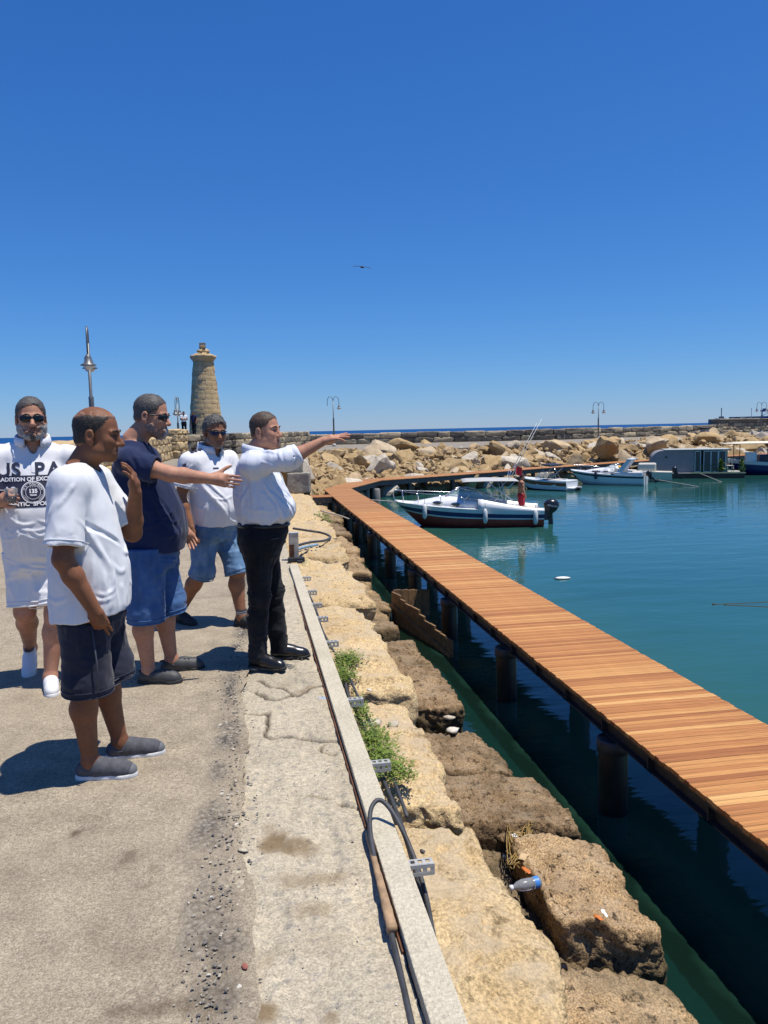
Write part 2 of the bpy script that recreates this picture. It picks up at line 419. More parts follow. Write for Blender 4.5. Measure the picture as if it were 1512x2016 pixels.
def m_stone(name, cols, pit=.5, dust=.0, algae=None, sc=1.0, rnd=.0, speck=.6):
    b = NB(name); co = None
    n1 = b.noise(2.2 * sc, 6, .62); n2 = b.noise(14 * sc, 5, .7); n3 = b.noise(70 * sc, 3, .7)
    c = b.ramp(n1, [(.25, cols[0]), (.5, cols[1]), (.75, cols[2])])
    if len(cols) > 3:
        oi = b.n('ObjectInfo'); c = b.mix(b.ramp(oi.outputs['Random'], [(.45, 0.0), (.75, .85)]), c, b.ramp(n1, [(.3, cols[3]), (.7, cols[4])]))
    if rnd:
        oi = b.n('ObjectInfo'); c = b.mix(1.0, c, b.ramp(oi.outputs['Random'], [(0, 1 - rnd), (1, 1 + rnd * .4)]), 'MULTIPLY')
    pits = b.ramp(n2, [(.36, 1.0), (.45, 0.0)]); c = b.mix(b.math('MULTIPLY', pits, pit), c, tuple(A(cols[0]) * .3))
    c = b.mix(speck, c, b.ramp(n3, [(.38, .16), (.5, .5), (.62, .86)]), 'OVERLAY')
    if dust:
        g = b.n('NewGeometry'); sx = b.n('SeparateXYZ'); b.l(g.outputs['Normal'], sx.inputs[0])
        f = b.math('MULTIPLY', b.ramp(sx.outputs[2], [(.8, 0.0), (.97, dust)]), b.ramp(b.noise(3.5, 5, .7), [(.42, 0.0), (.58, 1.0)]))
        c = b.mix(f, c, (.43, .36, .26))
    if algae is not None:
        g = b.n('NewGeometry'); sx = b.n('SeparateXYZ'); b.l(g.outputs['Position'], sx.inputs[0])
        h = b.math('ADD', sx.outputs[2], b.math('MULTIPLY', n1, .5))
        mr = b.n('MapRange'); mr.inputs[1].default_value = algae; mr.inputs[2].default_value = algae + .3; mr.inputs[3].default_value = .85; mr.inputs[4].default_value = 0; b.l(h, mr.inputs[0])
        c = b.mix(mr.outputs[0], c, (.045, .042, .022))
    b.set(col=c, ro=.93, sp=.25)
    a1 = b.bump(n2, .9, .025); b.bump(n3, .6, .007, a1); return b.m
def m_water():
    b = NB('harbour_water'); t = b.t
    g = b.n('NewGeometry'); sx = b.n('SeparateXYZ'); b.l(g.outputs['Position'], sx.inputs[0])
    w1 = b.noise((.55, 1.5, 1), 3, .55); w2 = b.noise((2.6, 7.5, 1), 3, .55); w3 = b.noise((.16, .4, 1), 2, .5)
    calm = b.ramp(w3, [(.35, .25), (.65, 1.0)])
    hgt = b.math('ADD', b.math('MULTIPLY', w1, .8), b.math('MULTIPLY', b.math('MULTIPLY', w2, calm), .22))
    bp = b.n('Bump'); bp.inputs['Strength'].default_value = .21; bp.inputs['Distance'].default_value = .12; b.l(hgt, bp.inputs['Height'])
    di = b.n('BsdfDiffuse'); nearq = b.n('MapRange'); nearq.inputs[1].default_value = 4.2; nearq.inputs[2].default_value = 7.5; b.l(sx.outputs[0], nearq.inputs[0])
    b.l(b.mix(nearq.outputs[0], (.032, .105, .07), b.ramp(b.noise((.12, .2, 1), 4, .6), [(.3, (.015, .076, .066)), (.7, (.023, .1, .086))])), di.inputs['Color'])  # base colour raised greener near the quay to brighten water in the jetty's shadow
    tr = b.n('BsdfTransparent'); tr.inputs[0].default_value = (.36, .46, .27, 1)
    mr = b.n('MapRange'); mr.inputs[1].default_value = 3.2; mr.inputs[2].default_value = 3.75; mr.inputs[3].default_value = .12; mr.inputs[4].default_value = .97  # dark see-through strip left of the jetty stands in for its underwater shadow
    b.l(b.math('ADD', sx.outputs[0], b.math('MULTIPLY', b.noise(1.3, 3), .5)), mr.inputs[0])
    ms = b.n('MixShader'); b.l(mr.outputs[0], ms.inputs[0]); b.l(tr.outputs[0], ms.inputs[1]); b.l(di.outputs[0], ms.inputs[2])
    gl = b.n('BsdfGlossy'); gl.inputs['Roughness'].default_value = .025; gl.inputs[0].default_value = (.93, .97, 1, 1); b.l(bp.outputs[0], gl.inputs['Normal'])
    fr = b.n('Fresnel'); fr.inputs[0].default_value = 1.333; b.l(bp.outputs[0], fr.inputs['Normal'])
    m2 = b.n('MixShader'); b.l(fr.outputs[0], m2.inputs[0]); b.l(ms.outputs[0], m2.inputs[1]); b.l(gl.outputs[0], m2.inputs[2])
    b.t.nodes.remove(b.b); b.l(m2.outputs[0], b.out.inputs['Surface']); return b.m
def m_sea():
    b = NB('open_sea'); w1 = b.noise((.02, .09, 1), 5, .6); c = b.ramp(w1, [(.3, (.004, .045, .15)), (.7, (.008, .07, .2))])
    b.set(col=c, ro=.5, sp=.12); b.bump(b.noise((.3, .9, 1), 4), .5, .4); return b.m
def m_wood():
    b = NB('teak_decking'); oi = b.n('ObjectInfo'); g = b.noise((1.6, 75, 30), 5, .65, dist=.6); g2 = b.noise((.7, 9, 6), 3)
    c = b.ramp(oi.outputs['Random'], [(0, (.27, .102, .032)), (.22, (.41, .18, .056)), (.42, (.47, .232, .076)), (.58, (.34, .138, .044)), (.8, (.43, .196, .062)), (.92, (.52, .285, .098)), (1, (.59, .355, .14))])
    c = b.mix(.75, c, b.ramp(g, [(.34, .2), (.5, .5), (.66, .8)]), 'OVERLAY'); c = b.mix(.5, c, b.ramp(g2, [(.3, .3), (.7, .7)]), 'OVERLAY')
    b.set(col=c, ro=.62, sp=.3); b.bump(g, .25, .003); return b.m
def m_deckfar():
    b = NB('teak_decking_joined'); v = b.n('TexVoronoi', voronoi_dimensions='1D')
    at_ = b.n('Attribute'); at_.attribute_name = 'rnd'
    c = b.ramp(at_.outputs['Fac'], [(0, (.29, .115, .04)), (.3, (.40, .18, .06)), (.55, (.44, .215, .075)), (.8, (.35, .15, .05)), (1, (.52, .29, .11))])
    b.t.nodes.remove(v); b.set(col=c, ro=.62, sp=.3); b.bump(b.noise(30), .2, .003); return b.m

M_ASPH = m_asphalt(); M_CONC = m_concrete(); M_WATER = m_water(); M_SEA = m_sea(); M_WOOD = m_wood(); M_DECKF = m_deckfar()
M_LIME = m_stone('weathered_limestone', [(.44, .305, .15), (.555, .405, .21), (.635, .49, .285)], .65, .6, speck=.45, rnd=.15)
M_LOW = m_stone('tide_stained_limestone', [(.13, .085, .045), (.25, .165, .088), (.36, .245, .13), (.30, .195, .10), (.46, .32, .17)], .95, .25, algae=-1.82, speck=.75, rnd=.25)
M_WALL = m_stone('grey_wall_block', [(.12, .105, .085), (.235, .205, .16), (.36, .305, .22), (.36, .29, .185), (.48, .40, .27)], .75, .35, sc=.8, rnd=.35)
M_LH = m_stone('lighthouse_sandstone', [(.42, .295, .15), (.54, .40, .215), (.62, .48, .285)], .4, .0, rnd=.08, speck=.4)
M_ROCK = m_stone('armour_rock', [(.38, .25, .11), (.54, .38, .19), (.64, .49, .28), (.34, .31, .26), (.54, .50, .42)], .5, .0, sc=.7, rnd=.35)
M_CBLK = m_stone('cast_concrete_block', [(.23, .215, .18), (.315, .295, .25), (.37, .35, .30)], .25, .0)
M_STEEL = plain('dark_galvanised_steel', (.06, .062, .068), .5, .4, .3, 6)
M_PILE = plain('black_pile_sleeve', (.014, .015, .017), .38, 0, .4, 9, .3, 25)
M_CORE = plain('quay_rubble_core', (.15, .115, .075), .95, 0, .4, 3, .6, 12)

# ---- rock shapes
def rockbox(lo, hi, res, rd=.07, amp=.035, seed=0, fine=.012, freq=2.6, skew=0.0):
    lo = A(lo, float); hi = A(hi, float); sz = hi - lo; n = np.maximum(2, np.ceil(sz / res).astype(int))
    V = []; Q = []; base = 0
    for ax in range(3):
        u, v = (ax + 1) % 3, (ax + 2) % 3
        for sd in (0, 1):
            a, b = np.meshgrid(np.linspace(0, 1, n[u] + 1), np.linspace(0, 1, n[v] + 1), indexing='ij')
            P = np.zeros(a.shape + (3,)); P[..., u] = a; P[..., v] = b; P[..., ax] = sd
            i = base + np.arange(a.size).reshape(a.shape); q = np.stack([i[:-1, :-1], i[1:, :-1], i[1:, 1:], i[:-1, 1:]], -1).reshape(-1, 4)
            V.append(P.reshape(-1, 3)); Q.append(q if sd else q[:, ::-1]); base += a.size
    V = np.vstack(V); Q = np.vstack(Q); key = np.round(V * 1e5).astype(np.int64)
    _, ix, inv = np.unique(key, axis=0, return_index=True, return_inverse=True); inv = inv.ravel(); V = V[ix]; Q = inv[Q]
    P = lo + V * sz; c = np.clip(P, lo + rd, hi - rd); d = P - c; L = np.linalg.norm(d, axis=1)[:, None]
    nrm = d / (L + 1e-9); P = c + nrm * np.minimum(rd, np.where(L > 0, rd, 0))
    flat = L[:, 0] < 1e-6; nrm[flat] = 0
    o = (seed * 3.7) % 91 - hi * 0
    ctr = (lo + hi) / 2; nn = (P - ctr) / (sz / 2); nn = np.where(np.abs(nn) > .8, nn, 0); nn /= np.linalg.norm(nn, axis=1)[:, None] + 1e-9
    pp = P + o
    w = np.stack([fbm(pp * freq + 31 * k, seed + k, 4) for k in range(3)], 1)
    P = P + w * amp * A([1, 1, .6]) + nn * amp * 1.0 * fbm(pp * freq * .6 + 7, seed + 9, 3)[:, None]
    r = fbm(pp * freq * 4.5, seed + 5, 4); P = P - nn * (fine * 1.8 * np.maximum(0, np.abs(r) * 1.6 - .35))[:, None]
    P = P + nn * (fine * fbm(pp * freq * 11, seed + 8, 3))[:, None]
    return P, Q

def ico(sub):
    bm = bmesh.new(); bmesh.ops.create_icosphere(bm, subdivisions=sub, radius=1); return bm_out(bm)
def boulder(seed, sub=3, cuts=10, amp=.05):
    V, Fo = ico(sub); r = np.random.RandomState(seed); d = V / np.linalg.norm(V, axis=1)[:, None]
    N = r.normal(size=(cuts, 3)); N /= np.linalg.norm(N, axis=1)[:, None]; D = r.uniform(.48, .9, cuts)
    dots = d @ N.T; rad = np.where(dots > .05, D / np.maximum(dots, .05), 9)
    rr = np.minimum(-np.log(np.exp(-rad * 38).sum(1) + np.exp(-38 * 1.2)) / 38, 1.2)
    P = d * rr[:, None] * A([1.15, .95, .8]); P += d * (amp * fbm(P * 2.0 + seed, seed, 3) + .05 * fbm(P * 6 + seed, seed + 3, 4))[:, None]
    return P, A(Fo)

# ---- sea, harbour water, bed
o = part('sea', (A([[-30000, -9000, -2.42], [40000, -9000, -2.42], [40000, 50000, -2.42], [-30000, 50000, -2.42]]), [[0, 1, 2, 3]]), M_SEA); tag(o, kind='structure')
o = part('harbour_water', (A([[.35, -20, WATER], [150, -20, WATER], [150, 66, WATER], [60, 75, WATER], [.35, 62, WATER]]), [[0, 1, 2, 3, 4]]), M_WATER); tag(o, kind='structure')
xs = np.array([.3, 1.2, 2.0, 2.6, 3.2, 4.2, 7]); ys = np.linspace(-8, 50, 60); X, Y = np.meshgrid(xs, ys, indexing='ij')
Z = np.interp(X, [.3, 1.6, 2.5, 3.2, 4.5, 7], [-1.98, -2.15, -2.5, -3.3, -4.0, -4.2]) + .12 * fbm(np.stack([X, Y, X * 0], -1) * 1.3, 4)
V, Fo = gridsheet(X, Y, Z); M_BED = plain('weedy_seabed', (.035, .045, .02), .95, 0, .5, 2.5, .5, 8); o = part('seabed', (V, Fo), M_BED, smooth=True); tag(o, kind='structure')

# ---- quay ground: dusty asphalt, ragged towards the concrete strip
def spacing(stops):
    out = []
    for a, b, s in stops: out += list(np.arange(a, b, s))
    return A(out + [stops[-1][1]])
xs = -spacing([(.10, 1.6, .022), (1.6, 3, .06), (3, 6.2, .4)])[::-1]; ys = spacing([(-6, 1.6, .5), (1.6, 7.5, .03), (7.5, 36, .5)])
X, Y = np.meshgrid(xs, ys, indexing='ij'); Pg = np.stack([X, Y, X * 0], -1)
edge = np.clip((X + .42) / .32, 0, 1)
Xd = X + edge * (.055 * fbm(Pg * A([0, 3.2, 0]), 3, 4) + .012)
Z = .012 + .005 * fbm(Pg * 1.4, 2, 3) - .012 * edge ** 2 + edge * .009 * fbm(Pg * 22, 6, 3)
st = np.zeros_like(X)
def blob(cx, cy, rx, ry, s, X, Y, seed=0, fr=7):
    d = np.sqrt(((X - cx) / rx) ** 2 + ((Y - cy) / ry) ** 2) + .75 * fbm(np.stack([X, Y, X * 0], -1) * fr * 1.6, seed, 5, .65); return s * np.clip((1.2 - d) * 1.2, 0, 1)
for px, py, rx, ry, s in [(147, 1648, .025, .03, .9), (250, 1700, .035, .05, .4), (258, 1688, .025, .03, .45), (305, 1716, .03, .03, .35), (285, 1752, .035, .025, .4), (190, 1850, .03, .06, .25), (330, 1985, .16, .03, .6), (400, 1970, .06, .06, .5), (60, 1292, .07, .07, .5), (300, 1880, .25, .1, .18), (420, 1880, .05, .25, .3)]:
    p = at(px, py); st = np.maximum(st, blob(p[0], p[1], rx, ry, s, X, Y, int(px)))
gr = np.clip(1 - np.abs(X + .195 + .05 * fbm(Pg * A([0, 1.1, 0]), 14, 3)) / (.085 + .04 * fbm(Pg * A([0, 2.6, 0]) + 4, 19, 3)), 0, 1) ** .7 * np.clip(.5 + 1.0 * fbm(Pg * 5, 8, 3), .2, 1)
V, Fo = gridsheet(Xd, Y, Z); me = mesh('quay_ground', V, Fo, M_ASPH); attr(me, 'stain', st.ravel()); attr(me, 'gravel', gr.ravel()); o = obj('quay_ground', me); tag(o, kind='structure')

# ---- concrete strip along the edge, with cracks and stains
xs = spacing([(-.34, .41, .0125)]); ys = spacing([(1.4, 7.2, .0135), (7.2, 36.4, .3)])
X, Y = np.meshgrid(xs, ys, indexing='ij'); Pg = np.stack([X, Y, X * 0], -1)
CR = [[(506, 1333), (522, 1339), (542, 1349), (575, 1362), (588, 1364), (612, 1352), (645, 1347)], [(503, 1356), (519, 1366), (527, 1374), (542, 1377), (559, 1372), (575, 1364)],
      [(493, 1402), (509, 1404), (529, 1400), (526, 1419), (521, 1438), (526, 1448), (565, 1448), (658, 1455)], [(598, 1561), (625, 1567), (648, 1571)], [(664, 1577), (684, 1584), (711, 1590)],
      [(640, 1460), (630, 1475), (648, 1479), (665, 1478)], [(487, 1465), (470, 1500), (478, 1530), (470, 1560)]]
crk = np.full(X.shape, 9.0); wob = np.stack([fbm(Pg * 14, 11, 3), fbm(Pg * 14, 12, 3)], -1) * .012
for i, line in enumerate(CR):
    W3 = [at(*p)[:2] for p in line]; w8 = .6 if i > 2 else 1.0
    for a, b in zip(W3[:-1], W3[1:]):
        e = b - a; q = np.stack([X, Y], -1) + wob - a; t = np.clip((q @ e) / (e @ e), 0, 1); crk = np.minimum(crk, np.linalg.norm(q - t[..., None] * e, axis=-1) / w8)
ck = np.clip(1 - crk / .017, 0, 1)
rough = np.clip(1 - (X + .12) / .16, 0, 1)
spall = np.clip(fbm(Pg * A([9, 4, 1]), 21, 4) - .15 + np.clip(1 - np.abs(Y - 5.0) / .7, 0, 1) * np.clip(1 - (X - .0) / .25, 0, 1) * .5, 0, 1)
Z = -.004 + .006 * fbm(Pg * 3, 5, 4) - .03 * ck - .014 * rough * np.abs(fbm(Pg * 16, 9, 4)) - .016 * np.clip(spall * 2, 0, 1) - .012 * np.clip((X - .36) / .05, 0, 1) * (fbm(Pg * 7, 3, 3) > .1)
Z = np.minimum(Z, .006)
st = np.zeros_like(X)
for px, py, rx, ry, s in [(545, 1650, .075, .09, .85), (570, 1665, .1, .06, .75), (610, 1670, .08, .05, .5), (640, 1725, .1, .06, .55), (600, 1728, .09, .05, .45), (625, 1785, .09, .05, .5), (560, 1345, .07, .08, .35), (600, 1355, .08, .05, .45), (610, 1400, .09, .03, .3), (520, 1990, .045, .05, .85), (650, 1995, .02, .02, .6), (650, 1850, .12, .09, .2), (530, 1880, .05, .07, .35), (480, 1600, .05, .3, .12)]:
    p = at(px, py); st = np.maximum(st, blob(p[0], p[1], rx, ry, s, X, Y, int(px) + 1, 6))
pb = at(635, 1373); blue = blob(pb[0], pb[1], .028, .03, .7, X, Y, 3, 18)
V, Fo = gridsheet(X + .014 * np.clip((X - .38) / .03, 0, 1) * fbm(Pg * A([0, 9, 0]), 2, 3), Y, Z); me = mesh('quay_concrete_strip', V, Fo, M_CONC)
attr(me, 'stain', st.ravel()); attr(me, 'crack', np.clip(ck * 1.5, 0, .95).ravel()); attr(me, 'blue', blue.ravel()); o = obj('quay_concrete_strip', me); tag(o, kind='structure')
# mass of the quay beneath
o = part('quay_core', join(box((-6.2, -6, -4), (.36, 36.3, -.05)), box((.36, -6, -4), (.75, 36, -1.35)), box((.36, -6, -4), (.41, 36, -.07))), M_CORE); tag(o, kind='structure')

# ---- breakwater arm with its road
TOPE = [(.5, 36.3), (1.2, 42), (3.7, 52.0), (8.2, 60.5), (20.5, 62), (37, 69.5), (60, 84), (90, 103), (130, 128)]
OUT = [(140, 140), (92, 119), (60, 101), (36, 89.5), (20, 91.5), (4, 94), (-9, 76), (-6.2, 55), (-6.2, 36.3)]
poly = TOPE + OUT; n = len(poly)
V = A([(x, y, 0.004) for x, y in poly] + [(x, y, -4) for x, y in poly]); Fo = [list(range(n))] + [[i, i + n, (i + 1) % n + n, (i + 1) % n] for i in range(n)]
m_road = plain('breakwater_road', (.235, .205, .16), .95, 0, .28, .9, .4, 40)
o = part('breakwater_road', (V, Fo), m_road); tag(o, kind='structure')
JOUT = [(3.3, 37.4), (6.6, 43.2), (12.3, 46.2), (19, 50.2), (30, 56.1), (44, 61.2), (62, 70), (90, 86)]
def along(poly, s):
    P = A(poly, float); L = np.r_[0, np.cumsum(np.linalg.norm(np.diff(P, axis=0), axis=1))]; t = np.clip(s, 0, 1) * L[-1]
    return np.stack([np.interp(t, L, P[:, 0]), np.interp(t, L, P[:, 1])], -1)
ss = np.linspace(0, 1, 120); tt = np.linspace(-.12, 1.02, 14)
TOPB = [(.9, 36.6), (1.4, 42), (3.9, 52), (8.4, 60.3), (20.6, 61.8), (37.1, 69.3), (60, 83.8), (86, 100)]
def bank(s, t):
    a = along(JOUT, s); b = along(TOPB, s); xy = a + (b - a) * np.asarray(t)[..., None]
    return np.concatenate([xy, (-2.35 + 2.3 * np.asarray(t))[..., None]], -1)
SS, TT = np.meshgrid(ss, tt, indexing='ij'); B = bank(SS.ravel(), TT.ravel()).reshape(SS.shape + (3,)); B[..., 2] += .25 * fbm(B * .8, 3) - .15
V, Fo = gridsheet(B[..., 0], B[..., 1], B[..., 2]); o = part('rock_bank', (V, Fo), M_LOW, smooth=True); tag(o, kind='structure')

# ---- quay edge: two rows of old stones, each its own piece
edge_root = bpy.data.objects.new('quay_edge', None); link(edge_root); tag(edge_root, kind='structure')
def zup(Y): return float(np.interp(Y, [0, 9, 13, 20, 28, 40], [-.11, -.13, -.3, -.72, -1.08, -1.2]))
def zlo(Y): return float(np.interp(Y, [0, 4, 5, 9, 14, 20, 28, 40], [-1.95, -1.72, -1.62, -1.62, -1.7, -1.6, -1.42, -1.5]))
UP = [(2.2, 3.36, .94, -.21), (3.46, 4.92, .97, -.14), (5.04, 6.36, .99, -.065), (6.5, 7.8, 1.07, -.15), (7.92, 9.5, 1.14, -.06), (9.65, 11.2, 1.2, -.22), (11.4, 13.1, 1.32, -.15), (13.25, 15.2, 1.42, -.38), (15.4, 17.5, 1.55, -.34), (17.7, 19.9, 1.65, -.6), (20.1, 22.4, 1.78, -.58), (22.6, 24.9, 1.9, -.86), (25.1, 27.9, 2.05, -.86), (28.1, 30.9, 2.2, -1.06), (31.1, 33.9, 2.3, -1.08), (34.1, 37, 2.3, -1.2)]
for i, (y0, y1, x1, z) in enumerate(UP):
    res = .018 if y0 < 5 else (.03 if y0 < 12 else .07)
    P, Q = rockbox((.40 if i else .47, y0, z - .82), (x1, y1, z), res, .035, .026, 40 + i, .013 if y0 < 8 else .022, 2.6)
    t = np.clip((P[:, 0] - .5) / .5, 0, 1); P[:, 2] -= .06 * t ** 2
    te = fbm(P * A([1.3, 2.4, 0]) + i * 5, i + 70, 4); tp = np.clip((P[:, 2] - z + .2) / .1, 0, 1); P[:, 2] -= tp * (.028 * np.clip((te - .08) * 16, 0, 1) + .022 * np.clip((te + .32) * -16, 0, 1))
    nr = np.clip(1 - (P[:, 1] - y0) / .28, 0, 1) * np.clip((P[:, 2] - z + .3) / .2, 0, 1); P[:, 2] -= nr ** 2 * ((.06 if i < 3 else .1) + .05 * fbm(P * A([6, 6, 3]), i + 31, 3)); P[:, 1] += nr * .05 * fbm(P * A([7, 1, 7]), i + 35, 4)
    f = np.clip((P[:, 0] - .8) / .2, 0, 1); P[:, 0] += f * (.06 * fbm(P * A([0, 3.5, 4]), i + 60, 4) + (.04, -.03, .02, -.045)[i % 4])
    part('stone', (P, Q), M_LIME, edge_root, smooth=True)
LOW = [(2.4, 4.3, 1.2, 2.5, -1.76), (3.7, 6.0, .95, 1.98, -1.82), (8.2, 8.95, 1.0, 2.25, -1.99), (12.0, 12.8, 1.0, 2.25, -2.02), (4.5, 5.66, 1.88, 2.62, -1.62), (5.95, 6.95, 1.1, 2.66, -1.66), (7.15, 8.25, 1.3, 2.48, -1.76), (8.9, 11.9, 1.1, 2.47, -1.66), (12.9, 14.6, 1.1, 2.32, -1.68), (14.7, 17.3, 1.2, 2.5, -1.72), (17.4, 20.5, 1.2, 2.6, -1.58), (20.6, 23.4, 1.4, 2.75, -1.52), (23.5, 26.5, 1.5, 2.9, -1.45), (26.6, 29.4, 1.7, 3.05, -1.42), (29.5, 33, 1.8, 3.0, -1.5)]
for i, (y0, y1, x0, x1, z) in enumerate(LOW):
    res = .03 if y0 < 9 else .06
    P, Q = rockbox((x0, y0, z - .75), (x1, y1, z), res, .055, .035, 80 + i, .022, 2.4)
    P[:, 0] += .09 * np.clip((P[:, 0] - 2) / .5, 0, 1) * fbm(P * A([0, 2.2, 1]), i, 3); P[:, 2] += .035 * fbm(P * A([1.6, 1.6, 0]), i + 4, 3); u_ = np.clip((P[:, 0] - x0) / (x1 - x0), 0, 1); up_ = np.clip((P[:, 2] - z + .5) / .4, 0, 1); P[:, 2] -= up_ * .13 * u_ ** 2; te = fbm(P * A([1.6, 1.6, 0]) + i * 7, i + 90, 4); P[:, 2] -= up_ * (.04 * np.clip((te - .1) * 12, 0, 1)); P[:, 0] += .08 * fbm(P * A([0, 1.3, 0]) + 3, i + 17, 3) * u_; P[:, 1] += .09 * fbm(P * A([1.5, 0, 0]) + 8, i + 19, 3)
    part('stone', (P, Q), M_LOW, edge_root, smooth=True)
# small broken pieces at the water's edge
for i, (px, py, z, s) in enumerate([(1125, 1985, -1.95, .17), (1095, 1955, -1.95, .12), (1150, 1960, -1.98, .1), (1000, 1640, -1.78, .09), (1018, 1668, -1.78, .06), (1060, 1840, -1.85, .08)]):
    p = at(px, py, z); P, Q = boulder(300 + i); part('stone', (P * s * A([1, 1.1, .5]) + p - A([0, 0, s * .25]), Q), M_LOW, edge_root, smooth=True)

# ---- gravel along the seam (uncountable) 
pv, pf = ico(1); pf = A(pf); Vs = []; Fs = []; ng = 1300
for i in range(ng):
    yy = 1.75 + 7 * rng.rand() ** 1.5; u = rng.rand()
    xx = -.165 + rng.normal() * .05 + .025 * math.sin(yy * 2.3) if u < .72 else (rng.uniform(-.3, .36) if u < .9 else rng.uniform(-2.6, -.3))
    s = rng.uniform(.0018, .0048) * (1.25 if u < .72 else .8)
    if rng.rand() < .05: s *= 1.6
    R = np.array(Matrix.Rotation(rng.rand() * 6, 3, 'Z')); q = (pv * (1 + .3 * rng.normal(size=(len(pv), 1)))) * A([1.4, 1, .7]) * s
    Vs.append(q @ R.T + A([xx, yy, .012 + s * .25 if xx < -.12 else .002 + s * .3])); Fs.append(pf + i * len(pv))
V = np.vstack(Vs); me = mesh('gravel', V, np.vstack(Fs), None, False); r_ = np.repeat(rng.rand(ng), len(pv)); attr(me, 'rnd', r_)
b = NB('gravel'); a_ = b.n('Attribute'); a_.attribute_name = 'rnd'
b.set(col=b.ramp(a_.outputs['Fac'], [(0, (.1, .092, .08)), (.4, (.2, .18, .15)), (.75, (.33, .29, .225)), (.93, (.5, .45, .36)), (1, (.62, .58, .5))]), ro=.9); me.materials.append(b.m)
o = obj('gravel', me); tag(o, 'loose grey gravel along the seam between asphalt and concrete', 'gravel', kind='stuff')
# ================================================================ jetty
JX0, JX1 = 3.28, 4.64; JY0, JY1 = 2.0, 37.5; PP = .0757
jetty = thing('jetty', 'new timber boardwalk jetty on black piles running along the quay', 'jetty', (0, 0, 0))
pm = mesh('plank', *box((JX0, -PP / 2 + .0013, -.04), (JX1, PP / 2 - .0013, 0), .003), M_WOOD, False)
npl = int((JY1 - JY0) / PP); PL0 = 19; rest = []; rr0 = []
for i in range(npl):
    yc = JY0 + (i + .5) * PP
    if PL0 <= i < PL0 + 300: obj('plank', pm, jetty, (rng.normal() * .005, yc, DECK + rng.normal() * .001))
    else: rest.append(box((JX0, yc - PP / 2 + .0013, DECK - .04), (JX1, yc + PP / 2 - .0013, DECK + rng.normal() * .001))); rr0 += [rng.rand()] * 8
V, Fo = join(*rest); me = mesh('decking_boards', V, Fo, M_DECKF, False); attr(me, 'rnd', rr0); o = obj('decking_boards', me, jetty); o['kind'] = 'stuff'
zb = DECK - .043
def ibeam(x, y0, y1, face, h=.2):
    return join(box((x - .008, y0, zb - h), (x + .008, y1, zb)), box((x - (.06 if face < 0 else .0), y0, zb - h), (x + (.06 if face > 0 else .0), y1, zb - h + .012)), box((x - (.06 if face < 0 else .0), y0, zb - .014), (x + (.06 if face > 0 else .0), y1, zb - .002)))
part('side_beam', ibeam(JX0 + .12, JY0, JY1, -1), M_STEEL, jetty); part('side_beam', ibeam(JX1 - .12, JY0, JY1, 1), M_STEEL, jetty)
part('edge_trim', box((JX0 + .02, JY0, zb - .03), (JX0 + .045, JY1, zb)), M_STEEL, jetty)
for y in np.arange(JY0 + .4, JY1, .92):
    part('stiffener', join(box((JX0 + .058, y - .006, zb - .186), (JX0 + .112, y + .006, zb - .015)), box((JX0 + .06, y - .07, zb - .2), (JX0 + .115, y + .07, zb - .189))), M_STEEL, jetty)
for y in np.arange(JY0 + .5, JY1, 1.84): part('cross_beam', box((JX0 + .14, y - .05, zb - .19), (JX1 - .14, y + .05, zb - .03)), M_STEEL, jetty)
def pile_vf(x, y, top, r): return lathe([(r, -4.3), (r, top - .03), (r * .97, top)], 20)
PY = [3.5, 6.83, 10.1, 13.3, 16.3, 19.4, 22.5, 25.6, 28.7, 31.8, 34.9]
pmesh = mesh('pile', *pile_vf(0, 0, zb - .2, .145), M_PILE, True)
cmesh = mesh('pile_cap', *lathe([(.152, zb - .33), (.158, zb - .325), (.158, zb - .205), (.15, zb - .2)], 20), M_STEEL, True)
for y in PY:
    for x in (JX0 + .1, JX1 - .16):
        p = obj('pile', pmesh, jetty, (x, y, 0)); obj('pile_cap', cmesh, p, (0, 0, 0))
    part('cross_brace', box((JX0 + .1, y - .05, zb - .33), (JX1 - .1, y + .05, zb - .21)), M_STEEL, jetty)
# boarding platform from the stones to the jetty
part('landing', join(*[box((2.2, 33.0 + i * PP, DECK - .03), (JX0 - .01, 33.0 + (i + 1) * PP - .004, DECK - .004)) for i in range(15)]), M_WOOD, jetty)
part('landing_beam', box((2.2, 33.0, zb - .22), (JX0, 33.06, zb - .002)), M_STEEL, jetty); part('landing_beam', box((2.2, 34.1, zb - .22), (JX0, 34.16, zb - .002)), M_STEEL, jetty); part('landing_post', box((2.2, 33.07, -2.3), (2.35, 33.2, zb - .01)), M_STEEL, jetty)
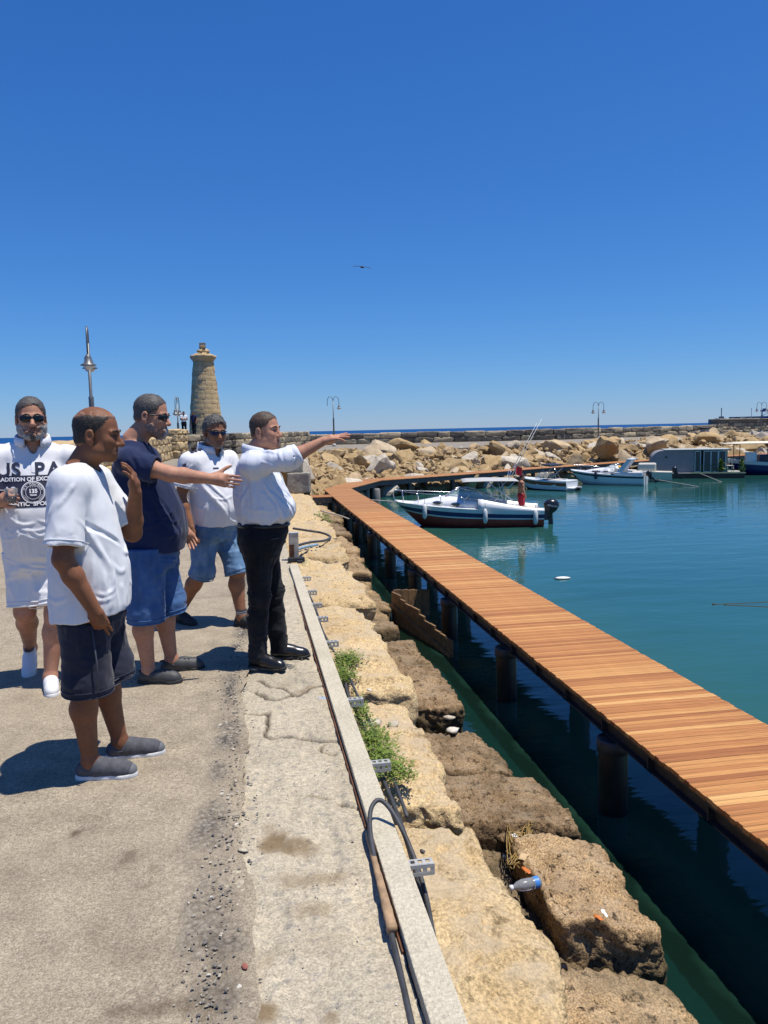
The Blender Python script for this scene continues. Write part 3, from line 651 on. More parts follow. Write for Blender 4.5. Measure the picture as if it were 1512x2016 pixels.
# second arm following the breakwater
def offs(poly, d):
    P = A(poly, float); out = []
    for i in range(len(P)):
        a = P[max(i - 1, 0)]; c = P[min(i + 1, len(P) - 1)]; t = (c - a) / np.linalg.norm(c - a); out.append(P[i] + d * A([-t[1], t[0]]))
    return A(out)
ARM = [(4.64, 37.5), (7.0, 42.6), (12.5, 45.5), (19, 49.5), (30, 55.4), (44, 60.5), (62, 69)]
ARMB = [(3.28, 37.5), (5.9, 43.9), (11.9, 46.9), (18.4, 50.9), (29.5, 56.8), (43.5, 61.9), (61.5, 70.4)]
jet2 = thing('breakwater_boardwalk', 'far timber boardwalk bending along the boulder bank of the breakwater', 'jetty')
boards = []; rn = []
for k in range(len(ARM) - 1):
    a0, a1, b0, b1 = map(lambda v: A(v, float), (ARM[k], ARM[k + 1], ARMB[k], ARMB[k + 1])); n = int(np.linalg.norm(a1 - a0) / .09)
    for i in range(n):
        g = .05 / max(n, 1) ; t0 = i / n; t1 = (i + .95) / n
        q = [a0 + (a1 - a0) * t0, a0 + (a1 - a0) * t1, b0 + (b1 - b0) * t1, b0 + (b1 - b0) * t0]; r = rng.rand()
        V = A([[*p, DECK - .03] for p in q] + [[*p, DECK] for p in q]); boards.append((V, [[0, 3, 2, 1], [4, 5, 6, 7], [0, 1, 5, 4], [1, 2, 6, 5], [2, 3, 7, 6], [3, 0, 4, 7]])); rn += [r] * 8
V, Fo = join(*boards); me = mesh('decking_boards', V, Fo, M_DECKF, False); attr(me, 'rnd', rn); o = obj('decking_boards', me, jet2); o['kind'] = 'stuff'
for P in (ARM, ARMB):
    Q = offs(P, .12 if P is ARM else -.12)
    for k in range(len(Q) - 1):
        a, c = Q[k], Q[k + 1]; L = np.linalg.norm(c - a); an = math.atan2(c[1] - a[1], c[0] - a[0])
        part('side_beam', xf(box((0, -.03, zb - .26), (L, .03, zb - .003)), (a[0], a[1], 0), an), M_STEEL, jet2)
grey = plain('grey_pile', (.2, .19, .17), .7, 0, .3, 8)
cnt = 0
for P, col in ((offs(ARM, .25), 0), (offs(ARMB, -.3), 1)):
    L = np.linalg.norm(np.diff(P, axis=0), axis=1).sum()
    for s in np.arange(1.2, L, 3.4):
        c = along(P, s / L); obj('pile', pmesh, jet2, (c[0], c[1], 0)); cnt += 1
for (px, py) in [(743, 1000), (722, 985), (664, 1005)]:
    p = at(px, py, WATER); part('fender_pile', lathe([(.16, -3.5), (.16, -1.3), (.12, -1.24)], 14), grey, jet2, True, (p[0], p[1], 0))

# ================================================================ walls of blocks
def wallrun(root, pts, courses, blen, thick, mat, z0=0, seed=0, rd=.06, amp=.05, n=None, top_j=.12):
    P = A(pts, float); L = np.linalg.norm(np.diff(P, axis=0), axis=1).sum(); r = np.random.RandomState(seed)
    bank_ = [rockbox((-.5, -.5, -.5), (.5, .5, .5), .17, .09, .05, 500 + seed * 7 + i, .02, 3.0) for i in range(6)]
    bm_ = [mesh('block', a, b, mat, True) for a, b in bank_]
    z = z0
    for ci, h in enumerate(courses):
        s = -r.rand() * blen * .6
        while s < L:
            l = blen * r.uniform(.7, 1.35); a = max(s, 0); e = min(s + l, L)
            if e - a > .25:
                pa = along(pts, a / L); pb = along(pts, e / L); c = (pa + pb) / 2; an = math.atan2(pb[1] - pa[1], pb[0] - pa[0])
                o = obj('block', bm_[r.randint(6)], root); hh = h * (1 + (r.uniform(-top_j, top_j) if ci == len(courses) - 1 else 0))
                o.location = (c[0], c[1], z + hh / 2); o.rotation_euler = (0, 0, an + (math.pi if r.rand() < .5 else 0)); o.scale = (max(np.linalg.norm(pb - pa) * 1.01, .2), thick * r.uniform(.96, 1.04), hh * 1.02)
            s += l
        z += h
w1 = thing('breakwater_wall', 'long low wall of weathered grey stone blocks along the breakwater', 'wall')
wallrun(w1, [(6, 90.5), (20, 89), (36, 87), (60, 99), (66, 103)], [.62, .66], 2.0, 1.0, M_WALL, 0, 1)
w1b = thing('raised_breakwater_wall', 'taller courses of stone wall at the right end of the breakwater', 'wall')
wallrun(w1b, [(66.3, 103.2), (78, 112), (92, 122)], [.5, .5, .5, .5], 1.5, 1.2, M_WALL, 0, 2)
part('coping', xf(box((0, -.75, 2.02), (31, .75, 2.14), .02), (66.3, 103.2, 0), math.atan2(18.8, 25.7)), M_WALL, w1b)
w2 = thing('lighthouse_wall', 'low squared stone wall between the old lighthouse and the breakwater', 'wall')
wallrun(w2, [(-1.6, 60.5), (2.4, 75), (6, 88)], [.55, .55, .5], 1.1, .7, M_WALL, 0, 3, top_j=.05)
w3 = thing('seaward_wall', 'thick rounded sandstone wall on the left side of the quay', 'wall')
wallrun(w3, [(-5.75, 22), (-5.75, 52.5)], [.5, .5, .45], 1.0, .95, M_LH, 0, 4, top_j=.08)
w3b = thing('wall_end_pier', 'taller rounded sandstone wall end beside the litter bin', 'wall')
wallrun(w3b, [(-5.7, 53), (-5.2, 56.5)], [.55, .55, .5, .35], 1.0, 1.5, M_LH, 0, 5)
w4 = thing('lighthouse_platform', 'dark stone platform at the foot of the old lighthouse', 'wall')
wallrun(w4, [(-5.0, 58.4), (-1.9, 60.4)], [.55, .5, .5], 1.1, 1.0, M_WALL, 0, 6, top_j=.0)

# ================================================================ lighthouse: each stone a piece
LHX, LHY = -3.62, 62.5
lh = thing('lighthouse', 'old round tapering sandstone lighthouse with a broken lantern on a flared ledge', 'lighthouse', (LHX, LHY, 0)); lh.scale = (1, 1, .925)
def lhr(z): return float(np.interp(z, [0, 1.6, 7.75], [1.52, 1.36, .8]))
part('core', lathe([(lhr(0) - .1, 0), (lhr(1.6) - .1, 1.6), (lhr(7.7) - .1, 7.7)], 32), M_LH, lh, True)
z = 0.0; rr_ = np.random.RandomState(5); ci = 0
hs_ = []
while z < 7.6:
    h = rr_.uniform(.33, .46); h = min(h, 7.75 - z) if 7.75 - z < .7 else h; n = 11
    a0 = rr_.rand() * 2; w_ = rr_.uniform(.7, 1.3, n); w_ = w_ / w_.sum() * 2 * math.pi; a = a0
    for k in range(n):
        da = w_[k]; aa = np.linspace(a + .006, a + da - .006, 5); dr = rr_.normal() * .012; zz = [z + .006, z + h * .5, z + h - .006]; V = []
        wear = rr_.rand() < .06
        for iz, zv in enumerate(zz):
            R = lhr(zv) + dr - (.022 if wear else 0) - (.008 if iz != 1 else 0)
            for ia, t in enumerate(aa):
                e = .008 if ia in (0, 4) else 0; V.append([(R - e) * math.cos(t), (R - e) * math.sin(t), zv + rr_.normal() * .006])
        for zv in (zz[0], zz[2]):
            for t in aa: V.append([(lhr(zv) - .15) * math.cos(t), (lhr(zv) - .15) * math.sin(t), zv])
        Fo = [[r_ * 5 + i, r_ * 5 + i + 1, r_ * 5 + 6 + i, r_ * 5 + 5 + i] for r_ in range(2) for i in range(4)]
        Fo += [[10 + i, 11 + i, 21 + i, 20 + i] for i in range(4)] + [[15 + i, 16 + i, 1 + i, i] for i in range(4)] + [[0, 5, 10, 20, 15], [4, 19, 24, 14, 9]]
        part('stone', (A(V), Fo), M_LH, lh); a += da
    z += h
prof = [(.74, 7.72), (.79, 7.8), (.9, 7.95), (1.0, 8.1), (1.02, 8.18), (1.0, 8.26), (.55, 8.3)]
V, Fo = lathe(prof, 40); V = V + (fbm(V * 3, 3, 3) * .03)[:, None] * (V * A([1, 1, .3]) / (np.linalg.norm(V[:, :2], axis=1)[:, None] + .1)); part('ledge', (V, Fo), M_LH, lh, True)
for i, (x, y, s, zz) in enumerate([(-.28, .1, .26, 8.45), (.0, -.25, .3, 8.47), (.3, .05, .28, 8.46), (.62, -.2, .2, 8.42), (-.1, .25, .3, 8.48), (.9, -.1, .13, 8.4), (-.15, -.1, .25, 8.78), (.18, -.02, .26, 8.8), (.42, .0, .2, 8.72), (.0, .12, .24, 9.05), (.05, -.1, .2, 9.08), (-.2, -.28, .18, 8.72)]):
    P, Q = boulder(700 + i, 2); part('lantern_stone', (P * s * 1.25 * A([.95, .95, .85]) + A([x * .8 - .05, y * .8, zz - .08]), Q), M_LH, lh, True)
part('lantern_cap', join(*[box((-.25 + .1 * i, -.2, 8.95), (-.155 + .1 * i, .2, 9.35), .01) for i in range(5)]), M_CBLK, lh)

# ================================================================ street lamps
M_LPOLE = plain('grey_lamp_metal', (.16, .165, .17), .45, .4, .2, 5)
M_LGLASS = plain('opal_lamp_glass', (.62, .6, .55), .25, 0, .05)
M_BASE = plain('pale_plinth', (.5, .48, .43), .9, 0, .2)
def lamp(label, x, y, H, rz, broken=False):
    t = thing('street_lamp', label, 'street lamp', (x, y, 0), rz, 'swan-neck lamps on the quay and breakwater')
    part('plinth', lathe([(.22, 0), (.2, .22), (.13, .3)], 12), M_BASE, t, True)
    part('pole', lathe([(.085, .3), (.08, H * .55), (.082, H * .56), (.05, H * .57), (.045, H - .55)], 12), M_LPOLE, t, True)
    for s in (-1, 1):
        pts = [(0, 0, H - 1.6)] + [(0, 0, H - .56)] + [(s * .30 * (1 - math.cos(a)), 0, H - .56 + .5 * math.sin(a)) for a in np.linspace(.3, math.pi, 9)] + [(s * .6, 0, H - 1.0)]
        arm = part('arm', tube(pts, .028, 8), M_LPOLE, t, True)
        if broken and s < 0: continue
        hd = part('lamp_head', xf(lathe([(.04, .16), (.07, .12), (.11, .05), (.12, -.1), (.235, -.17), (.24, -.19), (.12, -.185)][::-1], 18), (s * .6, 0, H - 1.1)), M_LPOLE, t, True)
        part('bowl', xf(lathe([(.03, -.31), (.12, -.28), (.17, -.2), (.165, -.188)], 16), (s * .6, 0, H - 1.1)), M_LGLASS, hd, True)
    return t
p = at(190, 957); lamp('nearest double lamp on a tall post behind the men at left', p[0], p[1], 5.1, math.radians(99))
lamp('slim double lamp beside the lighthouse and litter bin', -5.35, 58, 4.35, math.radians(82))
p = at(658, 877); k = 80 / p[1]; lamp('double lamp missing one head above the pointing hand', p[0] * k, p[1] * k, 5.2, math.radians(-10), True)
lamp('double lamp standing midway along the breakwater wall', 39.6, 84.6, 4.35, math.radians(-25))
p = at(1498, 853); lamp('farthest double lamp in front of the port crane', p[0] * 1.0, p[1] * 1.0, 4.4, math.radians(-32))

# ---- litter bins
M_BIN = plain('grey_bin_sheet', (.22, .22, .225), .5, .3, .25, 6); M_BLK = plain('black_plastic', (.02, .02, .022), .45, 0, .3)
def litter_bin(label, x, y, rz):
    t = thing('litter_bin', label, 'litter bin', (x, y, 0), rz, 'litter bins')
    part('body', join(box((-.36, -.3, .15), (.36, .3, 1.0), .03), box((-.3, -.24, 0), (-.24, -.18, .16)), box((.24, -.24, 0), (.3, -.18, .16)), box((-.3, .18, 0), (-.24, .24, .16)), box((.24, .18, 0), (.3, .24, .16))), M_BIN, t)
    part('rim', join(box((-.38, -.32, .96), (.38, -.27, 1.12)), box((-.38, .27, .96), (.38, .32, 1.12)), box((-.38, -.268, .96), (-.33, .268, 1.12)), box((.33, -.268, .96), (.38, .268, 1.12))), M_BLK, t)
    part('liner', box((-.32, -.26, .8), (.32, .26, 1.02)), M_BLK, t); return t
litter_bin('grey litter bin at the end of the sandstone wall near lighthouse', -4.75, 56.2, .1)
litter_bin('dark litter bin against the breakwater wall behind the houseboat', *(at(1387, 864)[:2]), .5)

# ---- concrete blocks
for i, (px, py, s, dz, lab) in enumerate([(590, 968, 1.25, 0, 'lower grey cast concrete block beside the boulders'), (586, 955, 1.25, .96, 'upper grey cast concrete block resting on the lower one')]):
    c = at(590, 970, -1.25); P, Q = rockbox((-.52, -.5, 0), (.52, .5, .95), .05, .03, .015, 900 + i, .008, 2)
    o = part('concrete_block', (P, Q), M_CBLK, None, True, (c[0] - (.35 if i else 0), c[1] + (.4 if i else .2), -1.25 + dz), (0, 0, -.15 + i * .2)); tag(o, lab, 'concrete block', 'cast blocks')

# ================================================================ boulders of the bank
BM = [mesh('boulder', *boulder(i + 11), M_ROCK, 'angle') for i in range(16)]
def put_boulder(c, s, seed, label=None, sc=None, rot=None):
    r = np.random.RandomState(seed); o = obj('boulder', BM[seed % 16]); o.location = c
    o.rotation_euler = rot or (r.uniform(-.6, .6), r.uniform(-.6, .6), r.rand() * 6.28); k = sc or (r.uniform(.85, 1.25), r.uniform(.8, 1.15), r.uniform(.75, 1.1)); o.scale = [s * q for q in k]
    tag(o, label or 'ochre or grey armour boulder heaped on the breakwater bank', 'boulder', 'armour boulders of the breakwater bank'); return o
FEAT = [(690, 925, .38, 1.75, 'largest pitted ochre boulder above the jetty corner'), (792, 925, .3, 1.35, 'flat-topped tan boulder beside the bend of the boardwalk'), (722, 932, .2, 1.0, 'reddish triangular slab leaning by the boardwalk bend'),
        (1103, 897, .5, 1.5, 'big orange boulder above the white sport cruiser'), (893, 870, .92, 1.0, 'pointed orange boulder standing up against the wall'), (840, 875, .92, .95, 'upright ochre boulder on the crest below the wall'), (1195, 880, .9, 1.25, 'orange slab on the crest above the sport cruiser'),
        (845, 928, .25, 1.15, 'long tan boulder with shaded underside near the boardwalk'), (925, 905, .5, 1.35, 'tall grey boulder in the middle of the bank'), (1290, 875, .9, 1.3, 'ochre boulder on the crest left of the houseboat roof')]
placed = []
for i, (px, py, t, s, lab) in enumerate(FEAT):
    z = -2.2 + 2.3 * t; c = at(px, py, z); placed.append((c[0], c[1], s)); put_boulder(c + A([0, 0, -.1]), s, 31 + i, lab)
r9 = np.random.RandomState(3); tries = 0; nb = 0
while nb < 288 and tries < 14000:
    tries += 1; s = r9.rand() ** .95 * .82; t = r9.uniform(-.02, 1.0); c = bank(A([s]), A([t]))[0]; far = c[1] / 50
    sz = r9.choice([.4, .52, .7, .95], p=[.32, .33, .24, .11]) * (1 + .12 * far)
    if any((c[0] - q[0]) ** 2 + (c[1] - q[1]) ** 2 < (.47 * (sz + q[2])) ** 2 for q in placed): continue
    zone = 'around the jetty corner and cast blocks' if c[0] < 8 else ('behind the cabin cruiser' if c[0] < 17 else ('behind the open motorboat' if c[0] < 24 else ('behind the sport cruiser' if c[0] < 32 else ('behind the houseboat' if c[0] < 43 else 'at the far right of the breakwater'))))
    lab = ('small' if sz < .72 else 'large') + ' armour boulder ' + ('low by the boardwalk' if t < .36 else ('halfway up the bank' if t < .7 else 'on the crest of the bank')) + ', ' + zone
    placed.append((c[0], c[1], sz)); put_boulder(c + A([0, 0, sz * .25]), sz, 1000 + nb, lab); nb += 1
# rubble between the boulders
V0, F0 = boulder(5, 1); F0 = A(F0); Vs = []; Fs = []
for i in range(2600):
    s = r9.rand() ** 1.4 * .8; t = r9.uniform(0, 1); c = bank(A([s]), A([t]))[0]; z = r9.uniform(.14, .42); R = np.array(Matrix.Rotation(r9.rand() * 6, 3, 'Z') @ Matrix.Rotation(r9.rand() * 6, 3, 'X'))
    Vs.append((V0 * z) @ R.T + c + A([0, 0, .16])); Fs.append(F0 + i * len(V0))
o = part('rubble', (np.vstack(Vs), np.vstack(Fs)), M_ROCK, None, False); tag(o, 'small broken rubble filling gaps between the boulders', 'rubble', kind='stuff')

# ================================================================ kerb beam, brackets, cables
M_BEAM = m_stone('pale_painted_beam', [(.42, .375, .28), (.51, .46, .35), (.57, .52, .40)], .12, .0, speck=.2)
M_RUST = plain('rusty_iron', (.14, .06, .03), .85, .3, .5, 14, .4, 60); M_ZINC = plain('pale_zinc', (.5, .49, .45), .5, .3, .15, 20)
M_RUB = plain('black_rubber_cable', (.045, .047, .052), .6, 0, .35, 15); M_OLDW = plain('weathered_timber', (.33, .215, .12), .8, 0, .3, 20, .5, 70)
bx = lambda y: .455 - (y - 2.4) * .0055
bL = 7.6; V, Fo = box((-.05, 0, -.09), (.05, bL, 0), .004)
kb = thing('kerb_beam', 'long pale square beam lying along the edge of the concrete quay', 'beam', (bx(1.6), 1.6, .035), .0055)
part('beam', (V, Fo), M_BEAM, kb, False)
part('rust_strip', box((-.062, 0.6, -.1), (-.053, 6.5, -.03)), M_RUST, kb)
def bracket(y, L=.085):
    vf = []
    for i in range(4): vf.append(box((.052 + i * L / 3 - .006, y, -.012), (.052 + i * L / 3 + .006, y + .038, -.008)))
    vf += [box((.046, y + .0005, -.0125), (.058 + L, y + .009, -.0075)), box((.046, y + .029, -.0125), (.058 + L, y + .0375, -.0075))]
    for i in range(4): vf.append(box((.052 + i * L / 3 - .008, y - .004, -.05), (.052 + i * L / 3 + .008, y - .0005, -.0085)))
    vf += [box((.046, y - .0045, -.0225), (.058 + L, y - .0002, -.008)), box((.046, y - .0045, -.052), (.058 + L, y - .0002, -.038))]
    return join(*vf)
for py in (1140, 1168, 1194, 1222, 1272, 1392, 1525, 1740):
    y = at(620, py)[1] - 1.6; part('bracket', bracket(y), M_ZINC, kb)
# cable and hose beside the beam
def gz(y): return zup(y) + .02
pts = smoothcurve([(.48, 1.5, -.15), (.51, 2.0, -.15), (.545, 2.45, -.14), (.57, 3.0, -.1), (.56, 3.6, -.07), (.565, 4.2, -.08), (.545, 4.8, -.09), (.56, 5.3, -.08), (.54, 5.9, -.07), (.52, 6.5, -.08), (.53, 7.4, -.09), (.50, 8.6, -.1)], 10)
o = part('power_cable', tube(pts, .011, 8), M_RUB, None, True); tag(o, 'thick black cable running beside the pale beam', 'cable')
pts = smoothcurve([(.36, 1.75, .0), (.375, 2.2, .004), (.385, 2.62, .015), (.39, 2.82, .06), (.41, 2.93, .10), (.452, 2.97, .115), (.495, 2.92, .085), (.54, 2.82, .0), (.565, 2.66, -.09), (.545, 2.4, -.13), (.515, 2.1, -.15), (.5, 1.6, -.15)], 10)
o = part('looped_hose', tube(pts, .0095, 10), M_RUB, None, True); tag(o, 'black hose arching in a loop over the pale beam', 'hose')
pts = smoothcurve([(.60, 3.15, -.065), (.61, 3.8, -.07), (.60, 4.5, -.07), (.585, 5.2, -.07)], 10)
o = part('thin_cable', tube(pts, .009, 8), M_RUB, None, True); tag(o, 'thinner grey cable on the stones beside the thick one', 'cable')
V, Fo = rockbox((0, 0, 0), (.035, .62, .03), .03, .004, .003, 55, .002, 4); V[:, 0] *= np.interp(V[:, 1], [0, .62], [1, .35])
o = part('timber_strip', (V, Fo), M_OLDW, None, True, (.362, 2.28, .006), (0, 0, -.03)); tag(o, 'split brown timber strip beside the black hose loop', 'timber')
# rusty post box and ropes
pbx = thing('junction_post', 'small rusty white metal post at the far end of the pale beam', 'post', (.455, 9.75, 0))
part('box', box((-.06, -.05, -.02), (.06, .05, .34), .008), plain('chipped_white_metal', (.42, .38, .32), .6, .1, .35, 14), pbx)
part('rust_panel', box((-.064, -.054, -.02), (.0, -.0505, .2)), M_RUST, pbx); part('cap', box((-.065, -.055, .341), (.065, .055, .35)), M_ZINC, pbx)
part('clamp', join(box((-.09, -.25, .0), (.12, -.17, .06), .01), box((.02, -.32, .0), (.09, -.12, .035), .01)), M_BLK, pbx)
pts = smoothcurve([at(578, 1046, -.1), at(605, 1050, -.2), at(632, 1054, -.25), at(650, 1062, -.25), at(640, 1070, -.2), at(610, 1074, -.15), at(580, 1082, -.12)], 8); pts[:, 2] += .05
o = part('black_hose_coil', tube(pts, .02, 8), M_RUB, None, True); tag(o, 'black hose looping out over the stones behind the dark-trousered man', 'hose')
pts = smoothcurve([at(580, 1087, -.12), at(600, 1081, -.14), at(625, 1076, -.16)], 6); pts[:, 2] += .03
o = part('blue_rope', tube(pts, .022, 6), plain('faded_blue_rope', (.2, .32, .42), .9, 0, .3, 30, .5, 80), None, True); tag(o, 'faded blue rope lying on the stones by the post', 'rope')
pts = smoothcurve([at(609, 1000, -1.05), at(640, 1010, -1.2), at(668, 1017, -1.3), at(687, 1024, -1.35)], 8); pts[:, 2] += .04
o = part('mooring_rope', tube(pts, .022, 6), plain('pale_rope', (.42, .4, .35), .9, 0, .2, 30), None, True); tag(o, 'pale mooring rope stretched over stones to the jetty', 'rope')

# ---- loose stones
bpy.context.view_layer.update(); DG = bpy.context.evaluated_depsgraph_get()
def rest_on(px, py, z):
    """where a small thing seen at this pixel actually lies on the stones"""
    for _ in range(4):
        p = at(px, py, z); h = S.ray_cast(DG, Vector((p[0], p[1], z + .6)), Vector((0, 0, -1)), distance=1.6)
        if not h[0]: break
        z = h[1].z
    return at(px, py, z), z
for i, (px, py, s, z, lab) in enumerate([(733, 1427, .055, -.1, 'flat grey stone in weeds beside the black cable'), (773, 1434, .045, -.1, 'small square grey stone on the pale quay stones'), (728, 1361, .022, -.1, 'tiny white pebble stone above the grey stones'), (885, 1416, .07, -1.75, 'tan squared stone on the brown ledge above the white one'), (895, 1443, .09, -1.7, 'white rounded stone on the brown ledge'), (833, 1678, .018, -.1, 'little dark pebble on the near quay stone'), (477, 1676, .02, .0, 'tan pebble on the concrete by the gravel'), (500, 1321, .035, 0, 'white crumb of mortar at the black shoe'), (483, 1906, .012, .005, 'small red brick chip on the concrete')]):
    p, z = rest_on(px, py, z); V, Fo = boulder(820 + i, 2); col = {4: 'white_stone', 2: 'white_stone', 7: 'white_stone', 8: 'brick_chip', 5: 'dark_stone'}.get(i, 'grey_stone')
    mt = plain(col, {'white_stone': (.62, .58, .5), 'brick_chip': (.3, .1, .07), 'dark_stone': (.1, .1, .1), 'grey_stone': (.42, .37, .28)}[col], .9, 0, .25, 40, .4, 90)
    o = part('loose_stone', (V * s * A([1.1, .9, .55]), Fo), mt, None, True, (p[0], p[1], z + s * .35), (0, 0, i)); tag(o, lab, 'stone', 'loose stones')

# ---- weeds
def m_leaf(n, c1, c2):
    b = NB(n); oi = b.noise(25, 2); b.set(col=b.ramp(oi, [(.3, c1), (.7, c2)]), ro=.6, sp=.3); return b.m
M_WEED = m_leaf('weed_leaf', (.07, .13, .015), (.19, .25, .035)); M_DRY = m_leaf('dry_weed_stalk', (.25, .16, .05), (.38, .26, .09))
def weed(label, spots, n, hgt, z, leaf=.017):
    t = thing('weed', label, 'weed', (0, 0, 0), 0, 'weeds on the quay stones'); L = []; D = []; r = np.random.RandomState(len(label) + n)
    for cx, cy, rx, ry, k in spots:
        for i in range(int(n * k)):
            x = cx + r.normal() * rx * .55; y = cy + r.normal() * ry * .55; h = hgt * r.uniform(.2, 1) * max(.25, 1 - ((x - cx) / rx / 1.6) ** 2); a = r.rand() * 6.28
            tip = A([x + .03 * math.cos(a), y + .03 * math.sin(a), z + h])
            if r.rand() < .12: D.append(tube([(x, y, z - .02), tuple(tip + A([0, 0, .01]))], .0012, 3, cap=False)); 
            for q in range(3):
                b_ = r.rand() * 6.28; d = A([math.cos(b_), math.sin(b_), r.uniform(-.2, .7)]); d /= np.linalg.norm(d); s_ = np.cross(d, [0, 0, 1]); s_ /= np.linalg.norm(s_) + 1e-6; l = leaf * r.uniform(.6, 1.3); p = tip + r.normal(size=3) * .008
                L.append((A([p, p + d * l * .5 + s_ * l * .3, p + d * l, p + d * l * .5 - s_ * l * .3]), [[0, 1, 2, 3]]))
    part('leaves', join(*L), M_WEED, t)
    if D: part('stalks', join(*D), M_DRY, t)
    return t
def sp(px, py, rx, ry, k=1): p = at(px, py, -.1); return (p[0], p[1], rx, ry, k)
weed('low green weed patch on the pale stones above the bracket', [sp(685, 1308, .09, .16), sp(680, 1338, .07, .14, .6)], 430, .06, -.09)
weed('long trailing green weeds beside the black cable', [sp(712, 1410, .03, .18, .5), sp(738, 1470, .075, .18, 1), sp(757, 1512, .08, .14, 1), sp(783, 1538, .07, .06, .45)], 420, .065, -.09)
weed('small weed tuft under the far end of the beam', [sp(597, 1112, .07, .25, .6), sp(640, 1278, .02, .15, .3)], 160, .06, -.1, .016)
t = weed('pale green weed growing between stones near the landing', [(1.75, 20.6, .25, .7, 1)], 160, .25, -.85, .06)

# ---- litter between the stones
b = NB('clear_plastic'); b.set(col=(.75, .8, .85), ro=.12, tr=.75, ior=1.25); M_PLAST = b.m; b.bump(b.noise(60), .3, .004)
def bottle(label, c, rz, L=.22, r=.033, m=None, band=None, ry=1.5, nm='bottle'):
    t = thing(nm, label, 'bottle', c, rz, 'bottles washed in between the stones'); R = lambda vf: xf(vf, (0, 0, 0), 0, 0, math.pi / 2)
    part('body', R(lathe([(r * .8, 0), (r, .012), (r, L * .25), (r * .93, L * .3), (r, L * .36), (r, L * .62), (r * .75, L * .8), (r * .4, L * .9), (r * .38, L)], 16)), m or M_PLAST, t, True)
    part('cap', R(lathe([(r * .45, L * .95), (r * .45, L * 1.05)], 12)), M_BLK if m else plain('white_cap', (.7, .72, .75), .4), t, True)
    if band: part('wrapper', R(lathe([(r * 1.02, L * .08), (r * 1.02, L * .24)], 16, False)), band, t, True)
    return t
p, z = rest_on(1045, 1748, -1.8); bottle('clear water bottle with a blue label lying by the large stone', (p[0] + .07, p[1], z + .04), math.radians(188), .23, .042, None, plain('blue_label', (.05, .22, .6), .4))
p, z = rest_on(1020, 1708, -1.8); bottle('small crushed clear bottle wedged above the labelled one', (p[0], p[1], z + .03), 2.1, .15, .03)
p, z = rest_on(1115, 1913, -1.9); bottle('dark glass bottle with white neck lying on the lower stone', (p[0], p[1], z + .03), math.radians(181), .24, .03, plain('dark_glass', (.015, .012, .01), .1))
def scrap(label, px, py, z, s, mat, cat='litter', n=5):
    p, z = rest_on(px, py, z); g = np.linspace(-1, 1, n); X, Y = np.meshgrid(g, g, indexing='ij'); Z = .35 * fbm(np.stack([X, Y, X * 0], -1) * 1.6 + px, 3, 2)
    V, Fo = gridsheet(X * s[0], Y * s[1], Z * min(s)); o = part('litter_scrap', (V, Fo), mat, None, True, (p[0], p[1], z + .012), (0, 0, px % 6)); tag(o, label, cat, 'litter on the stones'); md = o.modifiers.new('thick', 'SOLIDIFY'); md.thickness = .003
M_WPAP = plain('white_paper', (.7, .72, .72), .8); M_ORNG = plain('orange_plastic', (.55, .16, .03), .5)
scrap('white crumpled paper on the large brown stone', 1192, 1803, -1.56, (.055, .04), M_WPAP); scrap('orange wrapper beside the white paper', 1178, 1809, -1.56, (.035, .015), M_ORNG)
scrap('orange strip in the gap above the bottle', 1037, 1716, -1.76, (.05, .018), M_ORNG); scrap('white shell scrap in the gap between stones', 1013, 1647, -1.74, (.03, .025), M_WPAP); scrap('pale card scrap among twigs in the gap', 1030, 1688, -1.76, (.05, .03), plain('tan_card', (.5, .36, .2), .9))
tw = [tube(smoothcurve([A(at(rng.uniform(995, 1050), rng.uniform(1625, 1725), -1.76)) + A([0, 0, rng.uniform(0, .05)]) for _ in range(3)], 4), .004, 4) for _ in range(26)]
o = part('driftwood_twigs', join(*tw), M_DRY, None, True); tag(o, 'tangle of dry twigs washed into the gap between stones', 'twigs', kind='stuff')
p = at(1107, 1139, WATER); o = part('floating_scrap', xf(lathe([(.02, 0), (.16, .015), (.2, .03), (.1, .05), (.02, .055)], 14), (0, 0, 0)), M_WPAP, None, True, (p[0], p[1], WATER - .01)); o.scale = (1.1, .7, 1); tag(o, 'white plastic scrap floating on the open water', 'litter')

# ---- sunken timber box under the jetty
sb = thing('sunken_timber_box', 'half-sunken box of brown wooden boards between quay and jetty', 'crate')
c0 = at(735, 1150, WATER); c1 = at(868, 1165, WATER); M_WETW = plain('wet_brown_boards', (.2, .115, .05), .7, 0, .4, 9, .5, 40)
a = A([2.62, 14.9]); bq = A([3.15, 12.2]); L = np.linalg.norm(bq - a); an = math.atan2(*(bq - a)[::-1])
for i in range(12):
    h = .62 - .03 * i + .02 * rng.normal(); part('board', xf(box((i * L / 12 + .004, -.02, -.4), ((i + 1) * L / 12 - .004, .02, h)), (*a, WATER), an), M_WETW, sb)
part('top_rail', xf(box((0, -.05, 0), (L, -.021, .08)), (a[0], a[1], WATER + .3), an, 0, .12), M_WETW, sb)
for i in range(5): part('end_board', xf(box((i * .17, -.02, -.4), (i * .17 + .163, .02, .62 - .02 * i)), (a[0] + .03, a[1] + .03, WATER), .35), M_WETW, sb)

